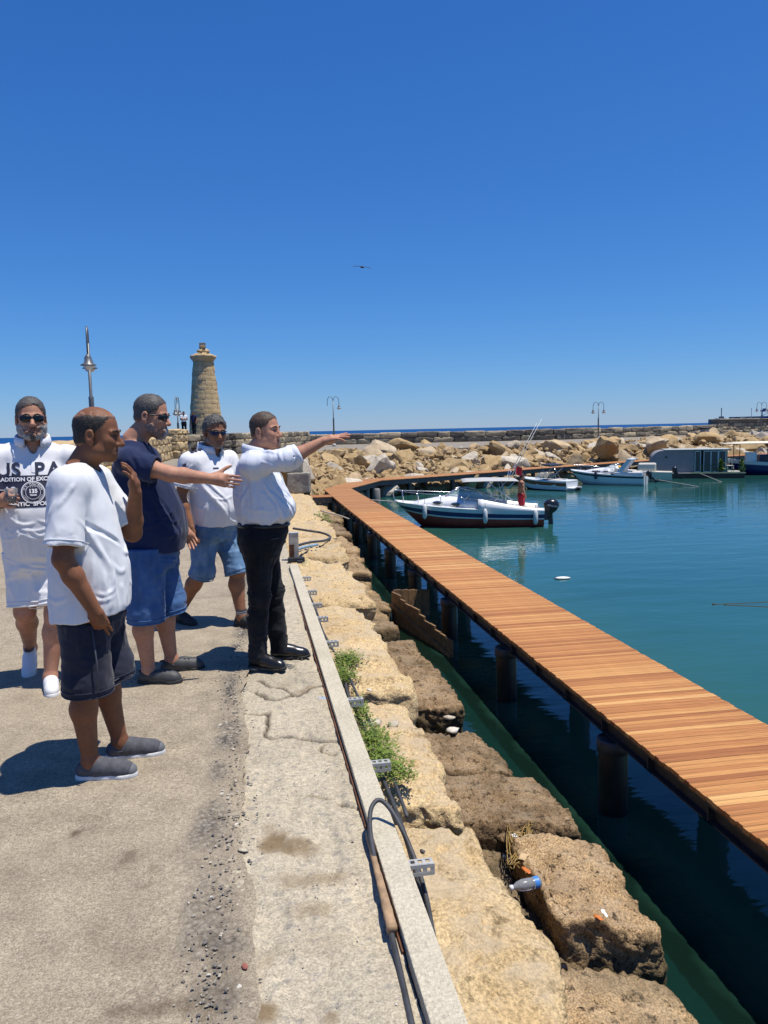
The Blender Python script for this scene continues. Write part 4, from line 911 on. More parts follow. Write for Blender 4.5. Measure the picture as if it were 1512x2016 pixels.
# ---- gull
br = thing('seabird', 'dark bird gliding with spread wings against the blue sky', 'bird')
d = fv + rv * (713 - 756) / 1515 - uv * (526 - 1008) / 1515; c = A([0, 0, CAM_H]) + d * 42; M_BIRD = plain('dark_plumage', (.03, .03, .035), .8)
F_ = Fld((-.6, -.35, -.2), (.6, .3, .2), .012)
F_.ell((0, 0, 0), (.06, .2, .055)); F_.ell((0, .17, .02), (.035, .05, .035), k=.03); F_.cap((0, .2, .015), (0, .25, .005), .012, .004); F_.cap((0, -.15, 0), (0, -.28, 0), .04, .025, k=.04)
part('body', F_.nets(), M_BIRD, br, True)
for s in (-1, 1):
    g = np.linspace(0, 1, 9); V = []
    for q in g:
        x = s * (.03 + q * .5); zc = .06 * math.sin(q * 2.6) - (.09 * q if s > 0 else .02 * q); ch = .13 * (1 - q) ** .6 + .012; y = .06 + .05 * math.sin(q * 3) - .1 * q
        for yy, zz in ((y, zc), (y - ch * .4, zc + .018), (y - ch, zc)): V.append([x, yy, zz])
        V.append([x, y - ch * .5, zc - .008])
    Fo = [[i * 4 + j, i * 4 + (j + 1) % 4, i * 4 + 4 + (j + 1) % 4, i * 4 + 4 + j] for i in range(8) for j in range(4)] + [[0, 1, 2, 3], [32, 35, 34, 33]]
    part('wing', (A(V), Fo), M_BIRD, br, True)
br.location = c; br.rotation_euler = (.1, .12, -.5)

# ---- port in the far distance
fp = thing('distant_pier', 'dark distant pier with masts on the horizon at right', 'pier'); M_FAR = plain('distant_dark_steel', (.08, .1, .14), .8); M_FARC = plain('distant_concrete', (.22, .22, .22), .9)
def farp(px, D): d = fv + rv * (px - 756) / 1515 - uv * (832 - 1008) / 1515; d = A([d[0], d[1]]) / np.linalg.norm(d[:2]); return d * D
p0 = farp(1395, 900); p1 = farp(1600, 900); an = math.atan2(*(p1 - p0)[::-1]); L = np.linalg.norm(p1 - p0)
part('breakwater_base', xf(box((0, -8, -3), (L, 8, 5.2)), (*p0, 0), an), M_FARC, fp)
part('armour', join(*[xf((V0 * rng.uniform(2, 4), F0.tolist()), (*(p0 + (p1 - p0) * rng.rand() * .35 - A([0, 12])), rng.uniform(1.5, 4.5))) for _ in range(60)]), M_FAR, fp)
part('mast', xf(join(box((12, -.4, 5), (12.8, .4, 17)), box((10, -1, 5), (15, 1, 8))), (*p0, 0), an), M_FAR, fp); part('mast', xf(box((41, -.2, 5), (41.4, .2, 16)), (*p0, 0), an), M_FAR, fp)
part('deck_roof', xf(box((20, -6, 5.5), (58, 6, 7.2)), (*p0, 0), an), M_FAR, fp)
cr = thing('port_crane', 'distant blue port crane above the pier behind the farthest lamp', 'crane', (*farp(1506, 880), 3.2), an); cr.scale = (.5, .5, .5); M_CRB = plain('distant_blue_paint', (.04, .1, .22), .7)
part('leg', box((-6, -1, 5.2), (-4.6, 1, 17)), M_CRB, cr); part('leg', box((5, -1, 5.2), (6.4, 1, 17)), M_CRB, cr); part('boom', join(box((-9, -1.5, 17), (9, 1.5, 21), .4), box((-5, -1.2, 21), (1, 1.2, 23.5), .3)), M_CRB, cr); part('base', box((-10, -2, 3.2), (16, 2, 7.5), .2), M_CRB, cr)
part('brace', tube([(-5.3, 0, 8), (5.6, 0, 16)], .5, 6), M_CRB, cr)
# ================================================================ people
def m_skin(name, col):
    b = NB(name); c = A(col); n1 = b.noise(9, 4); n2 = b.noise(60, 3)
    k = b.ramp(n1, [(.3, tuple(c * A([.82, .78, .76]))), (.7, tuple(np.minimum(c * A([1.12, 1.1, 1.08]), 1)))]); k = b.mix(.25, k, b.ramp(n2, [(.35, .35), (.65, .65)]), 'OVERLAY')
    b.set(col=k, ro=.6, sp=.3, ss=.06); b.b.inputs['Subsurface Scale'].default_value = .02; b.bump(n2, .2, .002); return b.m
def m_cloth(name, col, ro=.9, fold=.35, var=.1, weave=420, wr=1):
    b = NB(name); c = A(col); n = b.noise(6, 4); b.set(col=b.ramp(n, [(.3, tuple(c * (1 - var))), (.7, tuple(np.minimum(c * (1 + var), 1)))]), ro=ro, sp=.2, sh=.15)
    q = b.noise((6 * wr, 6 * wr, 2.6), 1, .4, dist=.9); mk = b.ramp(b.noise(4.5, 2), [(.45, 0.0), (.62, 1.0)])
    cr = b.math('MULTIPLY', b.math('SUBTRACT', 1.0, b.ramp(b.math('ABSOLUTE', b.math('SUBTRACT', q, .5)), [(0, 0.0), (.05, .55), (.14, 1.0)])), mk)
    x = b.bump(b.noise((10, 10, 4.5), 2, .5, dist=.8), fold * .5, .010); x = b.bump(cr, fold * .7, -.008, x); b.bump(b.noise(weave, 2), .15, .001, x); return b.m
def m_denim(name, c1, c2, c3):
    b = NB(name); n = b.noise((9, 9, 4), 4, .6); f = b.noise(260, 2)
    c = b.ramp(n, [(.3, c1), (.52, c2), (.75, c3)]); c = b.mix(.4, c, b.ramp(f, [(.35, .35), (.65, .65)]), 'OVERLAY'); b.set(col=c, ro=.9, sp=.15, sh=.1)
    x = b.bump(b.noise((16, 16, 26), 3, .5), .4, .01); b.bump(f, .2, .001, x); return b.m
def m_hair(name, c1, c2):
    b = NB(name); n = b.noise((240, 70, 170), 4, .65); a_ = b.n('Attribute'); a_.attribute_name = 'skinmix'
    f = b.ramp(b.math('ADD', a_.outputs['Fac'], b.math('MULTIPLY', b.math('SUBTRACT', n, .5), .9)), [(.35, 0.0), (.75, .92)])
    b.set(col=b.mix(f, b.ramp(n, [(.35, c1), (.65, c2)]), (.30, .155, .095)), ro=.6, sp=.3); b.bump(n, .45, .003); return b.m
SK = {'tan': m_skin('deep_tanned_skin', (.215, .092, .046)), 'light': m_skin('sunned_skin', (.46, .235, .15)), 'mid': m_skin('olive_skin', (.36, .175, .1)), 'brown': m_skin('brown_skin', (.27, .125, .067))}
M_WTEE = m_cloth('white_cotton', (.74, .75, .76), .9, .38, .02); M_WPOLO = m_cloth('white_pique', (.75, .75, .76), .9, .34, .02, 300); M_WSHIRT = m_cloth('pale_dress_shirt', (.68, .71, .77), .75, .42, .02)
M_NAVY = m_cloth('navy_cotton', (.012, .021, .066), .88, .35, .15); M_NSHORT = m_cloth('dark_navy_shorts', (.017, .02, .036), .8, .35, .15); M_WSHORT = m_cloth('white_shorts', (.78, .77, .76), .9, .3, .02)
M_JEAN1 = m_denim('blue_denim', (.035, .085, .21), (.055, .125, .285), (.10, .19, .36)); M_JEAN2 = m_denim('faded_denim', (.06, .13, .24), (.12, .22, .36), (.24, .36, .5)); M_BJEAN = m_denim('black_denim', (.006, .0065, .008), (.012, .013, .016), (.026, .028, .032))
H_GREY = m_hair('grey_stubble', (.17, .105, .075), (.30, .225, .19)); H_DARK = m_hair('dark_hair', (.012, .01, .009), (.05, .042, .036)); H_SALT = m_hair('salt_pepper_hair', (.028, .026, .024), (.125, .118, .11)); H_BROWN = m_hair('brown_short_hair', (.04, .026, .018), (.12, .08, .055)); H_WHITE = m_hair('white_beard', (.16, .15, .14), (.50, .48, .46))
M_LENS = plain('dark_lens', (.008, .008, .012), .08); M_LENSB = plain('violet_lens', (.012, .012, .06), .06); M_SHOEB = plain('black_leather', (.012, .012, .013), .28, 0, .2, 30); M_SHOEG = plain('grey_mesh_shoe', (.075, .077, .088), .85, 0, .25, 40, .4, 200); M_SHOEK = plain('black_trainer', (.02, .02, .021), .7, 0, .3, 30, .4, 90); M_SHOEW = plain('white_trainer', (.75, .75, .74), .55, 0, .04, 20); M_CLOG = plain('charcoal_clog', (.05, .052, .053), .6, 0, .2, 20); M_SOLEW = plain('white_sole', (.62, .62, .6), .7); M_SOLEK = plain('black_sole', (.02, .02, .02), .7); M_SOCK = plain('dark_sock', (.03, .03, .032), .95); M_SOCKW = plain('white_stripe', (.65, .65, .63), .95); M_SEAM = plain('pale_grey_trim', (.14, .145, .155), .7); M_LINE = plain('navy_print', (.014, .02, .05), .85)

def rotm(yaw=0, pitch=0, roll=0):
    """head frame: yaw about z (left +), pitch down +"""
    return np.array(Matrix.Rotation(yaw, 3, 'Z') @ Matrix.Rotation(-pitch, 3, 'X') @ Matrix.Rotation(roll, 3, 'Y'))
def unit(v): v = np.asarray(v, float); return v / (np.linalg.norm(v) + 1e-12)

def head_sdf(F, c, R, k=1.0, fat=1.0, mouth=.0, eyes=True):
    T = lambda p: c + R @ (A(p, float) * k)
    E = lambda p, r, kk=.015, sub=False: F.ell(T(p), A(r) * k, R, kk, sub); C = lambda a, b, ra, rb, kk=.01, sub=False: F.cap(T(a), T(b), ra * k, rb * k, kk, sub)
    E((0, -.012, .038), (.077, .098, .086)); E((0, .028, -.03), (.063 * fat, .064, .086), .03); E((0, .042, -.082), (.05 * fat, .046, .036), .03); E((0, .074, -.104), (.021, .016, .017), .025)
    for s in (-1, 1):
        E((s * .036, .061, -.028), (.024 * fat, .022, .024), .025); E((s * .05 * fat, .01, -.075), (.02, .035, .028), .03)
        C((s * .012, .086, .016), (s * .046, .074, .016), .011, .008, .014)
        E((s * .033, .098, -.004), (.018, .016, .012), .012, True)
        if eyes: E((s * .032, .0735, -.004), (.0135, .0135, .0125), .004)
        E((s * .0815, -.012, -.012), (.010, .021, .034), .008); E((s * .09, -.010, -.008), (.007, .011, .02), .005, True); E((s * .079, -.002, -.04), (.009, .01, .011), .006)
    C((0, .084, .008), (0, .113, -.036), .0085, .013, .014); E((0, .107, -.039), (.012, .014, .010), .008)
    for s in (-1, 1): E((s * .012, .098, -.041), (.0085, .012, .009), .006)
    C((-.02, .0795, -.066), (.02, .0795, -.066), .0085, .0085, .012); C((0, .087, -.065), (0, .087, -.065), .008, .008, .012)
    C((-.018, .080, -.082), (.018, .080, -.082), .0085, .0085, .012)
    C((-.021, .094, -.0735), (.021, .094, -.0735), .003 + mouth, .003 + mouth, .004, True)

def hand_sdf(F, w, d, n, side, k=1.0, curl=.25, spread=.1, thumb=.7, curls=None):
    """w wrist, d finger direction, n out of the back of the hand, side +1 if thumb lies towards cross(d, n)"""
    d = unit(d); n = unit(n - (n @ d) * d); s = np.cross(d, n) * side
    P = lambda a, b, c: w + (d * a + s * b + n * c) * k
    base = [(.088, .030), (.093, .010), (.089, -.011), (.08, -.030)]; ln = [.071, .079, .073, .058]; rad = [.0088, .0092, .0088, .0078]
    F.ell(P(.05, 0, 0), A([.05, .05, .05]) * 0 + A([.03, .03, .03]) * k, k=.02)
    for i, (a, b) in enumerate(base):
        F.cap(P(.01, b * .55, 0), P(a, b, .002), .015 * k, .0115 * k, .014); ang = -(curls[i] if curls else curl); sp = spread * (1.5 - i) / 1.5; p = P(a, b, .002); r = rad[i] * k
        for j, f in enumerate((.45, .31, .24)):
            an = ang * (1 + .5 * j) + ang * .5 * j; v = d * math.cos(an) * math.cos(sp) + s * math.sin(sp) * math.cos(an) + n * math.sin(an); q = p + v * ln[i] * f * k
            F.cap(p, q, r, r * .93, .004); p = q; r *= .93
    F.cap(P(.012, .022, -.006), P(.05, .038 + .012 * thumb, -.012), .0155 * k, .0125 * k, .014)
    t0 = P(.048, .040 + .012 * thumb, -.012); v = unit(d * math.cos(thumb) + s * math.sin(thumb) - n * .25); F.cap(t0, t0 + v * .036 * k, .0115 * k, .0105 * k, .006); v2 = unit(v + d * .25); F.cap(t0 + v * .036 * k, t0 + v * .036 * k + v2 * .028 * k, .0105 * k, .0085 * k, .004)

def limb_arm(F, sh, el, wr, k=1.0):
    sh, el, wr = map(lambda v: A(v, float), (sh, el, wr)); F.cap(sh, el, .053 * k, .042 * k, .02); F.ell(sh + (el - sh) * .45, A([.05, .05, .06]) * k, k=.03)
    m_ = el + (wr - el) * .3; F.cap(el, m_, .042 * k, .0435 * k, .02); F.cap(m_, wr, .0435 * k, .0285 * k, .02)
def limb_leg(F, hp, kn, an, k=1.0, fw=A([0, 1.0, 0])):
    hp, kn, an = map(lambda v: A(v, float), (hp, kn, an)); F.cap(hp, kn, .088 * k, .058 * k, .03); F.ell(kn + fw * .012, A([.05, .05, .055]) * k, k=.03)
    m_ = kn + (an - kn) * .32 - fw * .022; F.cap(kn, m_, .055 * k, .060 * k, .03); F.cap(m_, an, .058 * k, .036 * k, .03); F.ell(an, A([.038, .042, .04]) * k, k=.02); F.cap(an, an + A([0, 0, -.05]) + fw * .02, .037 * k, .036 * k, .02)

def shoe(parent, ank, yaw, kind, pitch=0.0, k=1.0, lift=0.0):
    """shoe in its own frame: heel at y=-.07, toe at y=.2"""
    M = Matrix.Translation((ank[0], ank[1], lift)) @ Matrix.Rotation(yaw, 4, 'Z') @ Matrix.Rotation(pitch, 4, 'X')
    F = Fld((-.08, -.12, -.02), (.08, .26, .2), .005); w_ = 1.12 if kind == 'clog' else 1.0
    up = {'runner': M_SHOEG, 'clog': M_CLOG, 'dress': M_SHOEB, 'trainer': M_SHOEK, 'white': M_SHOEW}[kind]; so = {'runner': M_SOLEW, 'white': M_SOLEW}.get(kind, M_SOLEK)
    tz = .03 if kind == 'dress' else .04
    F.cap((0, -.045, .045), (0, .04, .048), .036 * w_, .04 * w_, .02); F.cap((0, .03, .045), (.003, .14, tz), .041 * w_, .04 * w_, .02); F.cap((.003, .12, tz), (.006, .165, tz - .004), .04 * w_, .031 * w_, .02)
    F.cap((0, -.03, .06), (0, -.02, .10 if kind in ('white', 'trainer') else .08), .037, .037, .015); F.cap((0, .02, .07), (0, .075, .06), .033, .03, .03)
    top = {'dress': .085, 'runner': .09, 'clog': .075}.get(kind, .105); F.plane((0, -.25, 1), (0, -.02, top)); F.cap((0, -.012, .07), (0, -.005, .15), .031, .033, .004, True); F.plane((0, 0, -1), (0, 0, .018))
    if kind == 'clog':
        for a_, b_ in ((-.02, .1), (0, .105), (.02, .1), (-.012, .125), (.012, .125), (-.024, .075), (.024, .075), (0, .08)): F.cap((a_, b_, .05), (a_, b_, .11), .0055, .0055, .002, True)
    if kind == 'trainer': F.bump(.003, 40, 3, 2)
    V, Q = F.nets(); s_ = obj('shoe', mesh('shoe', V * k, Q, up), parent); s_.matrix_local = M
    F = Fld((-.08, -.12, -.02), (.08, .26, .06), .005); F.cap((0, -.045, .012), (0, .05, .012), .038 * w_, .039 * w_, .02); F.cap((0, .05, .012), (.003, .14, .012), .039 * w_, .044 * w_, .02); F.cap((.003, .14, .012), (.006, .172, .014), .042 * w_, .032 * w_, .02)
    F.func(lambda f, X, Y, Z: np.maximum(f, np.maximum(Z - (.026 if kind != 'dress' else .018) - .012 * np.clip((np.abs(Y - .06) - .1) / .06, 0, 1), -Z + .0 + 0 * X)))
    part('sole', (F.nets()[0] * k, F.nets()[1]), so, s_, True)
    if kind in ('white', 'trainer'):
        part('laces', join(*[tube([(-.022 * k, (.04 + i * .017) * k, (.094 - i * .0065) * k), (0, (.045 + i * .017) * k, (.102 - i * .0065) * k), (.022 * k, (.04 + i * .017) * k, (.094 - i * .0065) * k)], .0028 * k, 5) for i in range(5)]), M_SOLEW if kind == 'white' else M_SOLEK, s_, True)
    if kind in ('runner', 'white', 'trainer'):
        zt = (.088 if kind == 'runner' else .1) * k; part('collar_edge', tube([(.0335 * k * math.cos(a), (-.012 + .04 * math.sin(a)) * k, zt + (.25 * (-.012 + .04 * math.sin(a) + .02)) * k) for a in np.linspace(0, 2 * math.pi, 20, endpoint=False)], .004 * k, 6, True), M_SOLEK if kind != 'white' else M_SOLEW, s_, True)
    if kind == 'runner':
        for q in (-1, 1): part('seam', tube([(q * .041 * k, -.02 * k, .05 * k), (q * .043 * k, .04 * k, .056 * k), (q * .034 * k, .1 * k, .062 * k), (q * .012 * k, .15 * k, .064 * k)], .0022 * k, 5), M_SEAM, s_, True)
        F = Fld((-.06, .1, -.01), (.06, .24, .1), .005); F.cap((.003, .13, .036), (.006, .168, .034), .0405, .0335, .01); F.plane((0, -1, .25), (0, .165, .05)); F.plane((0, 0, -1), (0, 0, .02)); V, Q = F.nets(); part('toe_guard', (V * k, Q), M_SEAM, s_, True)
    if kind == 'clog': part('strap', tube([(-.043 * k, .02 * k, .05 * k), (-.04 * k, -.04 * k, .075 * k), (0, -.082 * k, .08 * k), (.04 * k, -.04 * k, .075 * k), (.043 * k, .02 * k, .05 * k)], .007 * k, 6), M_CLOG, s_, True)
    return s_

def sock(parent, ank, k=1.0):
    n = [part('sock', xf(lathe([(.042, .07), (.043, .11), (.046, .15), (.044, .153)], 16), (ank[0], ank[1], 0)), M_SOCK, parent, True)]
    for z in (.118, .132): part('stripe', xf(lathe([(.0455, z), (.0465, z + .006)], 16, False), (ank[0], ank[1], 0)), M_SOCKW, n[0], True)

def cranial(parent, name, c, R, mat, mask, off=.007, k=1.0, noise=.004, freq=(60, 60, 30), beard=False, fat=1.0, h=.0035, seed=1, taper=.022):
    """hair or beard: a shell over the head kept where mask(x, y, z) < 0 in the head frame"""
    T = lambda p: A(p, float) * k
    F = Fld(A([-.12, -.14, -.16]) * k, A([.12, .15, .16]) * k, h); o = off
    if beard:
        F.ell(T((0, .03, -.045)), A([.063 * fat + o, .064 + o, .08 + o]) * k, k=.02); F.ell(T((0, .044, -.085)), A([.05 * fat + o, .047 + o, .036 + o]) * k, k=.02); F.ell(T((0, .074, -.104)), A([.022 + o, .017 + o, .018 + o]) * k, k=.025); F.cap(T((-.02, .08, -.06)), T((.02, .08, -.06)), .009 + o * .7, .009 + o * .7, .01)
        for s in (-1, 1): F.ell(T((s * .05 * fat, .01, -.07)), A([.021 + o, .036 + o, .035 + o]) * k, k=.02)
    else:
        F.ell(T((0, -.012, .038)), A([.077 + o, .098 + o, .086 + o]) * k); F.ell(T((0, -.03, -.02)), A([.068 + o, .07 + o, .07]) * k, k=.02)
    def fn(f, X, Y, Z):
        m_ = mask(X / k, Y / k, Z / k).astype(np.float32); m_ = m_ + .016 * fbm(np.stack(np.broadcast_arrays(X, Y, Z), -1) * 60, seed + 3, 3)
        return np.maximum(f + (o + .003) * np.clip((m_ + taper) / taper, 0, 1) ** 1.5, m_)
    F.func(fn); F.bump(noise, freq, seed, 3); V, Q = F.nets(); o_ = part(name, (V @ R.T + c, Q), mat, parent, True)
    mk = np.asarray(mask(V[:, 0] / k, V[:, 1] / k, V[:, 2] / k), float); attr(o_.data, 'skinmix', np.clip(1 + mk / (taper * 1.3), 0, 1)); return o_

def glasses(parent, c, R, k=1.0, lens=None, wrap=.25, hgt=.017, wid=.03):
    T = lambda P: (A(P, float) * k) @ R.T + c; lens = lens or M_LENS
    fr = []
    for s in (-1, 1):
        fr.append(tube([(s * .062, .082 - wrap * .03, .006), (s * .078, .05, .008), (s * .083, .0, .004), (s * .083, -.02, -.006)], .0035, 6)); fr.append(tube([(s * .004, .1, .01), (s * .034, .099, .0145), (s * .063, .085 - wrap * .03, .009)], .004, 6))
    fr.append(tube([(-.01, .099, .004), (0, .101, .007), (.01, .099, .004)], .004, 6)); V, Fo = join(*fr); g = part('sunglasses', (T(V), Fo), M_BLK, parent, True)
    for s in (-1, 1):
        U = np.linspace(-1, 1, 9); W_ = np.linspace(-1, 1, 7); X, Z = np.meshgrid(U, W_, indexing='ij'); rr = .8; sq = np.sqrt(1 - .35 * Z ** 2) ; sx = np.sqrt(1 - .3 * X ** 4)
        x = s * .035 + X * wid * sq; z = -.003 + Z * hgt * sx; y = .099 - (np.abs(x) / .065) ** 2.2 * (.012 + wrap * .03) + .004 * (1 - Z ** 2)
        V, Fo = gridsheet(x, y, z); n = len(V); V2 = V - A([0, .003, 0]); i = np.arange(n).reshape(9, 7); rim = list(i[0, :]) + list(i[1:, -1]) + list(i[-1, -2::-1]) + list(i[-2:0:-1, 0])
        Fo = Fo.tolist() + (Fo[:, ::-1] + n).tolist() + [[rim[j], rim[(j + 1) % len(rim)], rim[(j + 1) % len(rim)] + n, rim[j] + n] for j in range(len(rim))]
        part('lens', (T(np.vstack([V, V2])), Fo), lens, g, True)
    return g

def collar(parent, c, r=.074, mat=None, gap=.45, h=.045, tilt=.25, name='collar', lean=0.0, flap=.03):
    a = np.linspace(math.pi / 2 + gap, math.pi / 2 + 2 * math.pi - gap, 30); V = []
    for t in a:
        f = 1 - abs((t - math.pi / 2 - math.pi) / math.pi); pt = flap * max(0, 1 - f * 5)
        for rr, zz in ((r - .002, -.015), (r, h * .95), (r + .006, h), (r + .012, h * .9), (r + .022 + pt * .4, -.002 - pt * .5), (r + .016 + pt * .4, -.006 - pt * .5)):
            y = rr * math.sin(t) * 1.05; V.append([rr * math.cos(t), y, zz - tilt * y])
    n = 6; Fo = [[i * n + j, i * n + (j + 1) % n, (i + 1) * n + (j + 1) % n, (i + 1) * n + j] for i in range(len(a) - 1) for j in range(n)] + [list(range(n))[::-1], [(len(a) - 1) * n + j for j in range(n)]]
    return part(name, (A(V) + A(c), Fo), mat, parent, True)

def torso_pt(sec, th, z):
    S_ = A(sec, float); cx, cy, rx, ry = (np.interp(z, S_[:, 0], S_[:, i]) for i in range(1, 5)); return A([cx + rx * math.cos(th), cy + ry * math.sin(th), z])
def shirt_folds(F, sec, D, s, r):
    zs = D['shR'][2]; hem = s['hem']; amp = s.get('crease', .0105)
    def run(th0, z0, th1, z1, dep, w, sag=0):
        F.fold([F.snap(torso_pt(sec, th0 + (th1 - th0) * t, z0 + (z1 - z0) * t - sag * math.sin(math.pi * t)), (math.cos(th0 + (th1 - th0) * t), math.sin(th0 + (th1 - th0) * t), 0)) for t in np.linspace(0, 1, 7)], dep, w)
    for k in range(s.get('n_drape', 20)):      # drape from under the arms
        side = 0 if k % 2 else math.pi; sg = 1 if r.rand() < .6 else -1; sg = sg if side == 0 else -sg; run(side + sg * r.uniform(.1, .5), zs - r.uniform(.08, .2), side + sg * r.uniform(.5, 1.5), max(hem + .05, zs - r.uniform(.3, .55)), amp * r.uniform(.6, 1.2) * (1 if r.rand() < .7 else -1), r.uniform(.012, .022))
    for k in range(s.get('n_hem', 16)):
        th = r.rand() * 6.283; run(th, hem + r.uniform(-.01, .05), th + r.uniform(-.25, .25), hem + r.uniform(.14, .32), amp * r.uniform(.5, 1.1), r.uniform(.011, .02))
    for k in range(s.get('n_cross', 12)):        # slack across the belly
        th = r.uniform(0, 6.283); z = hem + r.uniform(.08, .3); run(th, z, th + r.uniform(.5, 1.1), z + r.uniform(-.05, .05), amp * r.uniform(.5, .95), r.uniform(.01, .016), .03)
    for s_ in 'RL':                             # sleeves
        a_, b_ = A(D['sh' + s_], float), A(D['el' + s_], float); cut = s.get('slv', .62) if not isinstance(s.get('slv'), dict) else s['slv'][s_]; ax = unit(b_ - a_); u_ = unit(np.cross(ax, [.2, .3, .9])); v_ = np.cross(ax, u_); rs = s.get('rs', .074); L_ = np.linalg.norm(b_ - a_) * min(cut, 1)
        for k in range(s.get('n_slv', 8)):
            q = r.rand() * 6.283; t0 = r.uniform(-.05, .5); F.fold([F.snap(a_ + ax * L_ * (t0 + r_ * .45) + rs * (math.cos(q + r_ * .9) * u_ + math.sin(q + r_ * .9) * v_), math.cos(q + r_ * .9) * u_ + math.sin(q + r_ * .9) * v_) for r_ in np.linspace(0, 1, 6)], amp * r.uniform(.5, 1.0), r.uniform(.010, .017))
        if cut > 1:
            w_ = A(D['wr' + s_], float); 
            for k in range(9): t0 = r.uniform(-.25, .22); q = r.rand() * 6.283; c_ = b_ + (w_ - b_ if t0 > 0 else b_ - a_) * t0; F.fold([F.snap(c_ + rs * .87 * (math.cos(q + x_ * 1.6) * u_ + math.sin(q + x_ * 1.6) * v_) + ax * .02 * x_, math.cos(q + x_ * 1.6) * u_ + math.sin(q + x_ * 1.6) * v_) for x_ in np.linspace(0, 1, 6)], amp * r.uniform(.6, 1.1), r.uniform(.009, .015))
    for P_, dep, w in s.get('extra', ()): F.fold([F.snap(torso_pt(sec, math.radians(t), z), (math.cos(math.radians(t)), math.sin(math.radians(t)), 0)) for t, z in P_], dep, w)
def leg_folds(F, D, l, r):
    amp = l.get('crease', .0085)
    for s_ in 'RL':
        hp, kn, an = (A(D[q + s_], float) for q in ('hp', 'kn', 'an')); r0, r1 = (l.get('r0', .115), l.get('r1', .1)) if l['kind'] == 'shorts' else (.105, .074)
        def pt(u, q):
            c_ = hp + (kn - hp) * u if u <= 1 else kn + (an - kn) * (u - 1); R_ = r0 + (r1 - r0) * min(u, 1) if u <= 1 else .07; d_ = A([math.cos(q), math.sin(q), 0]); return F.snap(c_ + R_ * d_, d_)
        for k in range(12): q = r.rand() * 6.283; u0 = r.uniform(.0, .45); F.fold([pt(u0 + x_ * .4, q + x_ * .4 * math.sin(k * 2.1)) for x_ in np.linspace(0, 1, 6)], amp * r.uniform(.5, 1.1), r.uniform(.011, .02))
        for k in range(7): q = r.uniform(.3, 2.6); u0 = r.uniform(.05, .3); F.fold([pt(u0 + .1 * x_, q + x_) for x_ in np.linspace(0, 1, 6)], amp * r.uniform(.6, 1.1), r.uniform(.010, .015))
        if l['kind'] != 'shorts':
            for k in range(20): u0 = r.choice([r.uniform(.85, 1.2), r.uniform(1.55, 1.95)]); q = r.rand() * 6.283; F.fold([pt(u0 + .03 * math.sin(3 * x_), q + x_ * 1.5) for x_ in np.linspace(0, 1, 5)], amp * r.uniform(.6, 1.2), r.uniform(.009, .015))

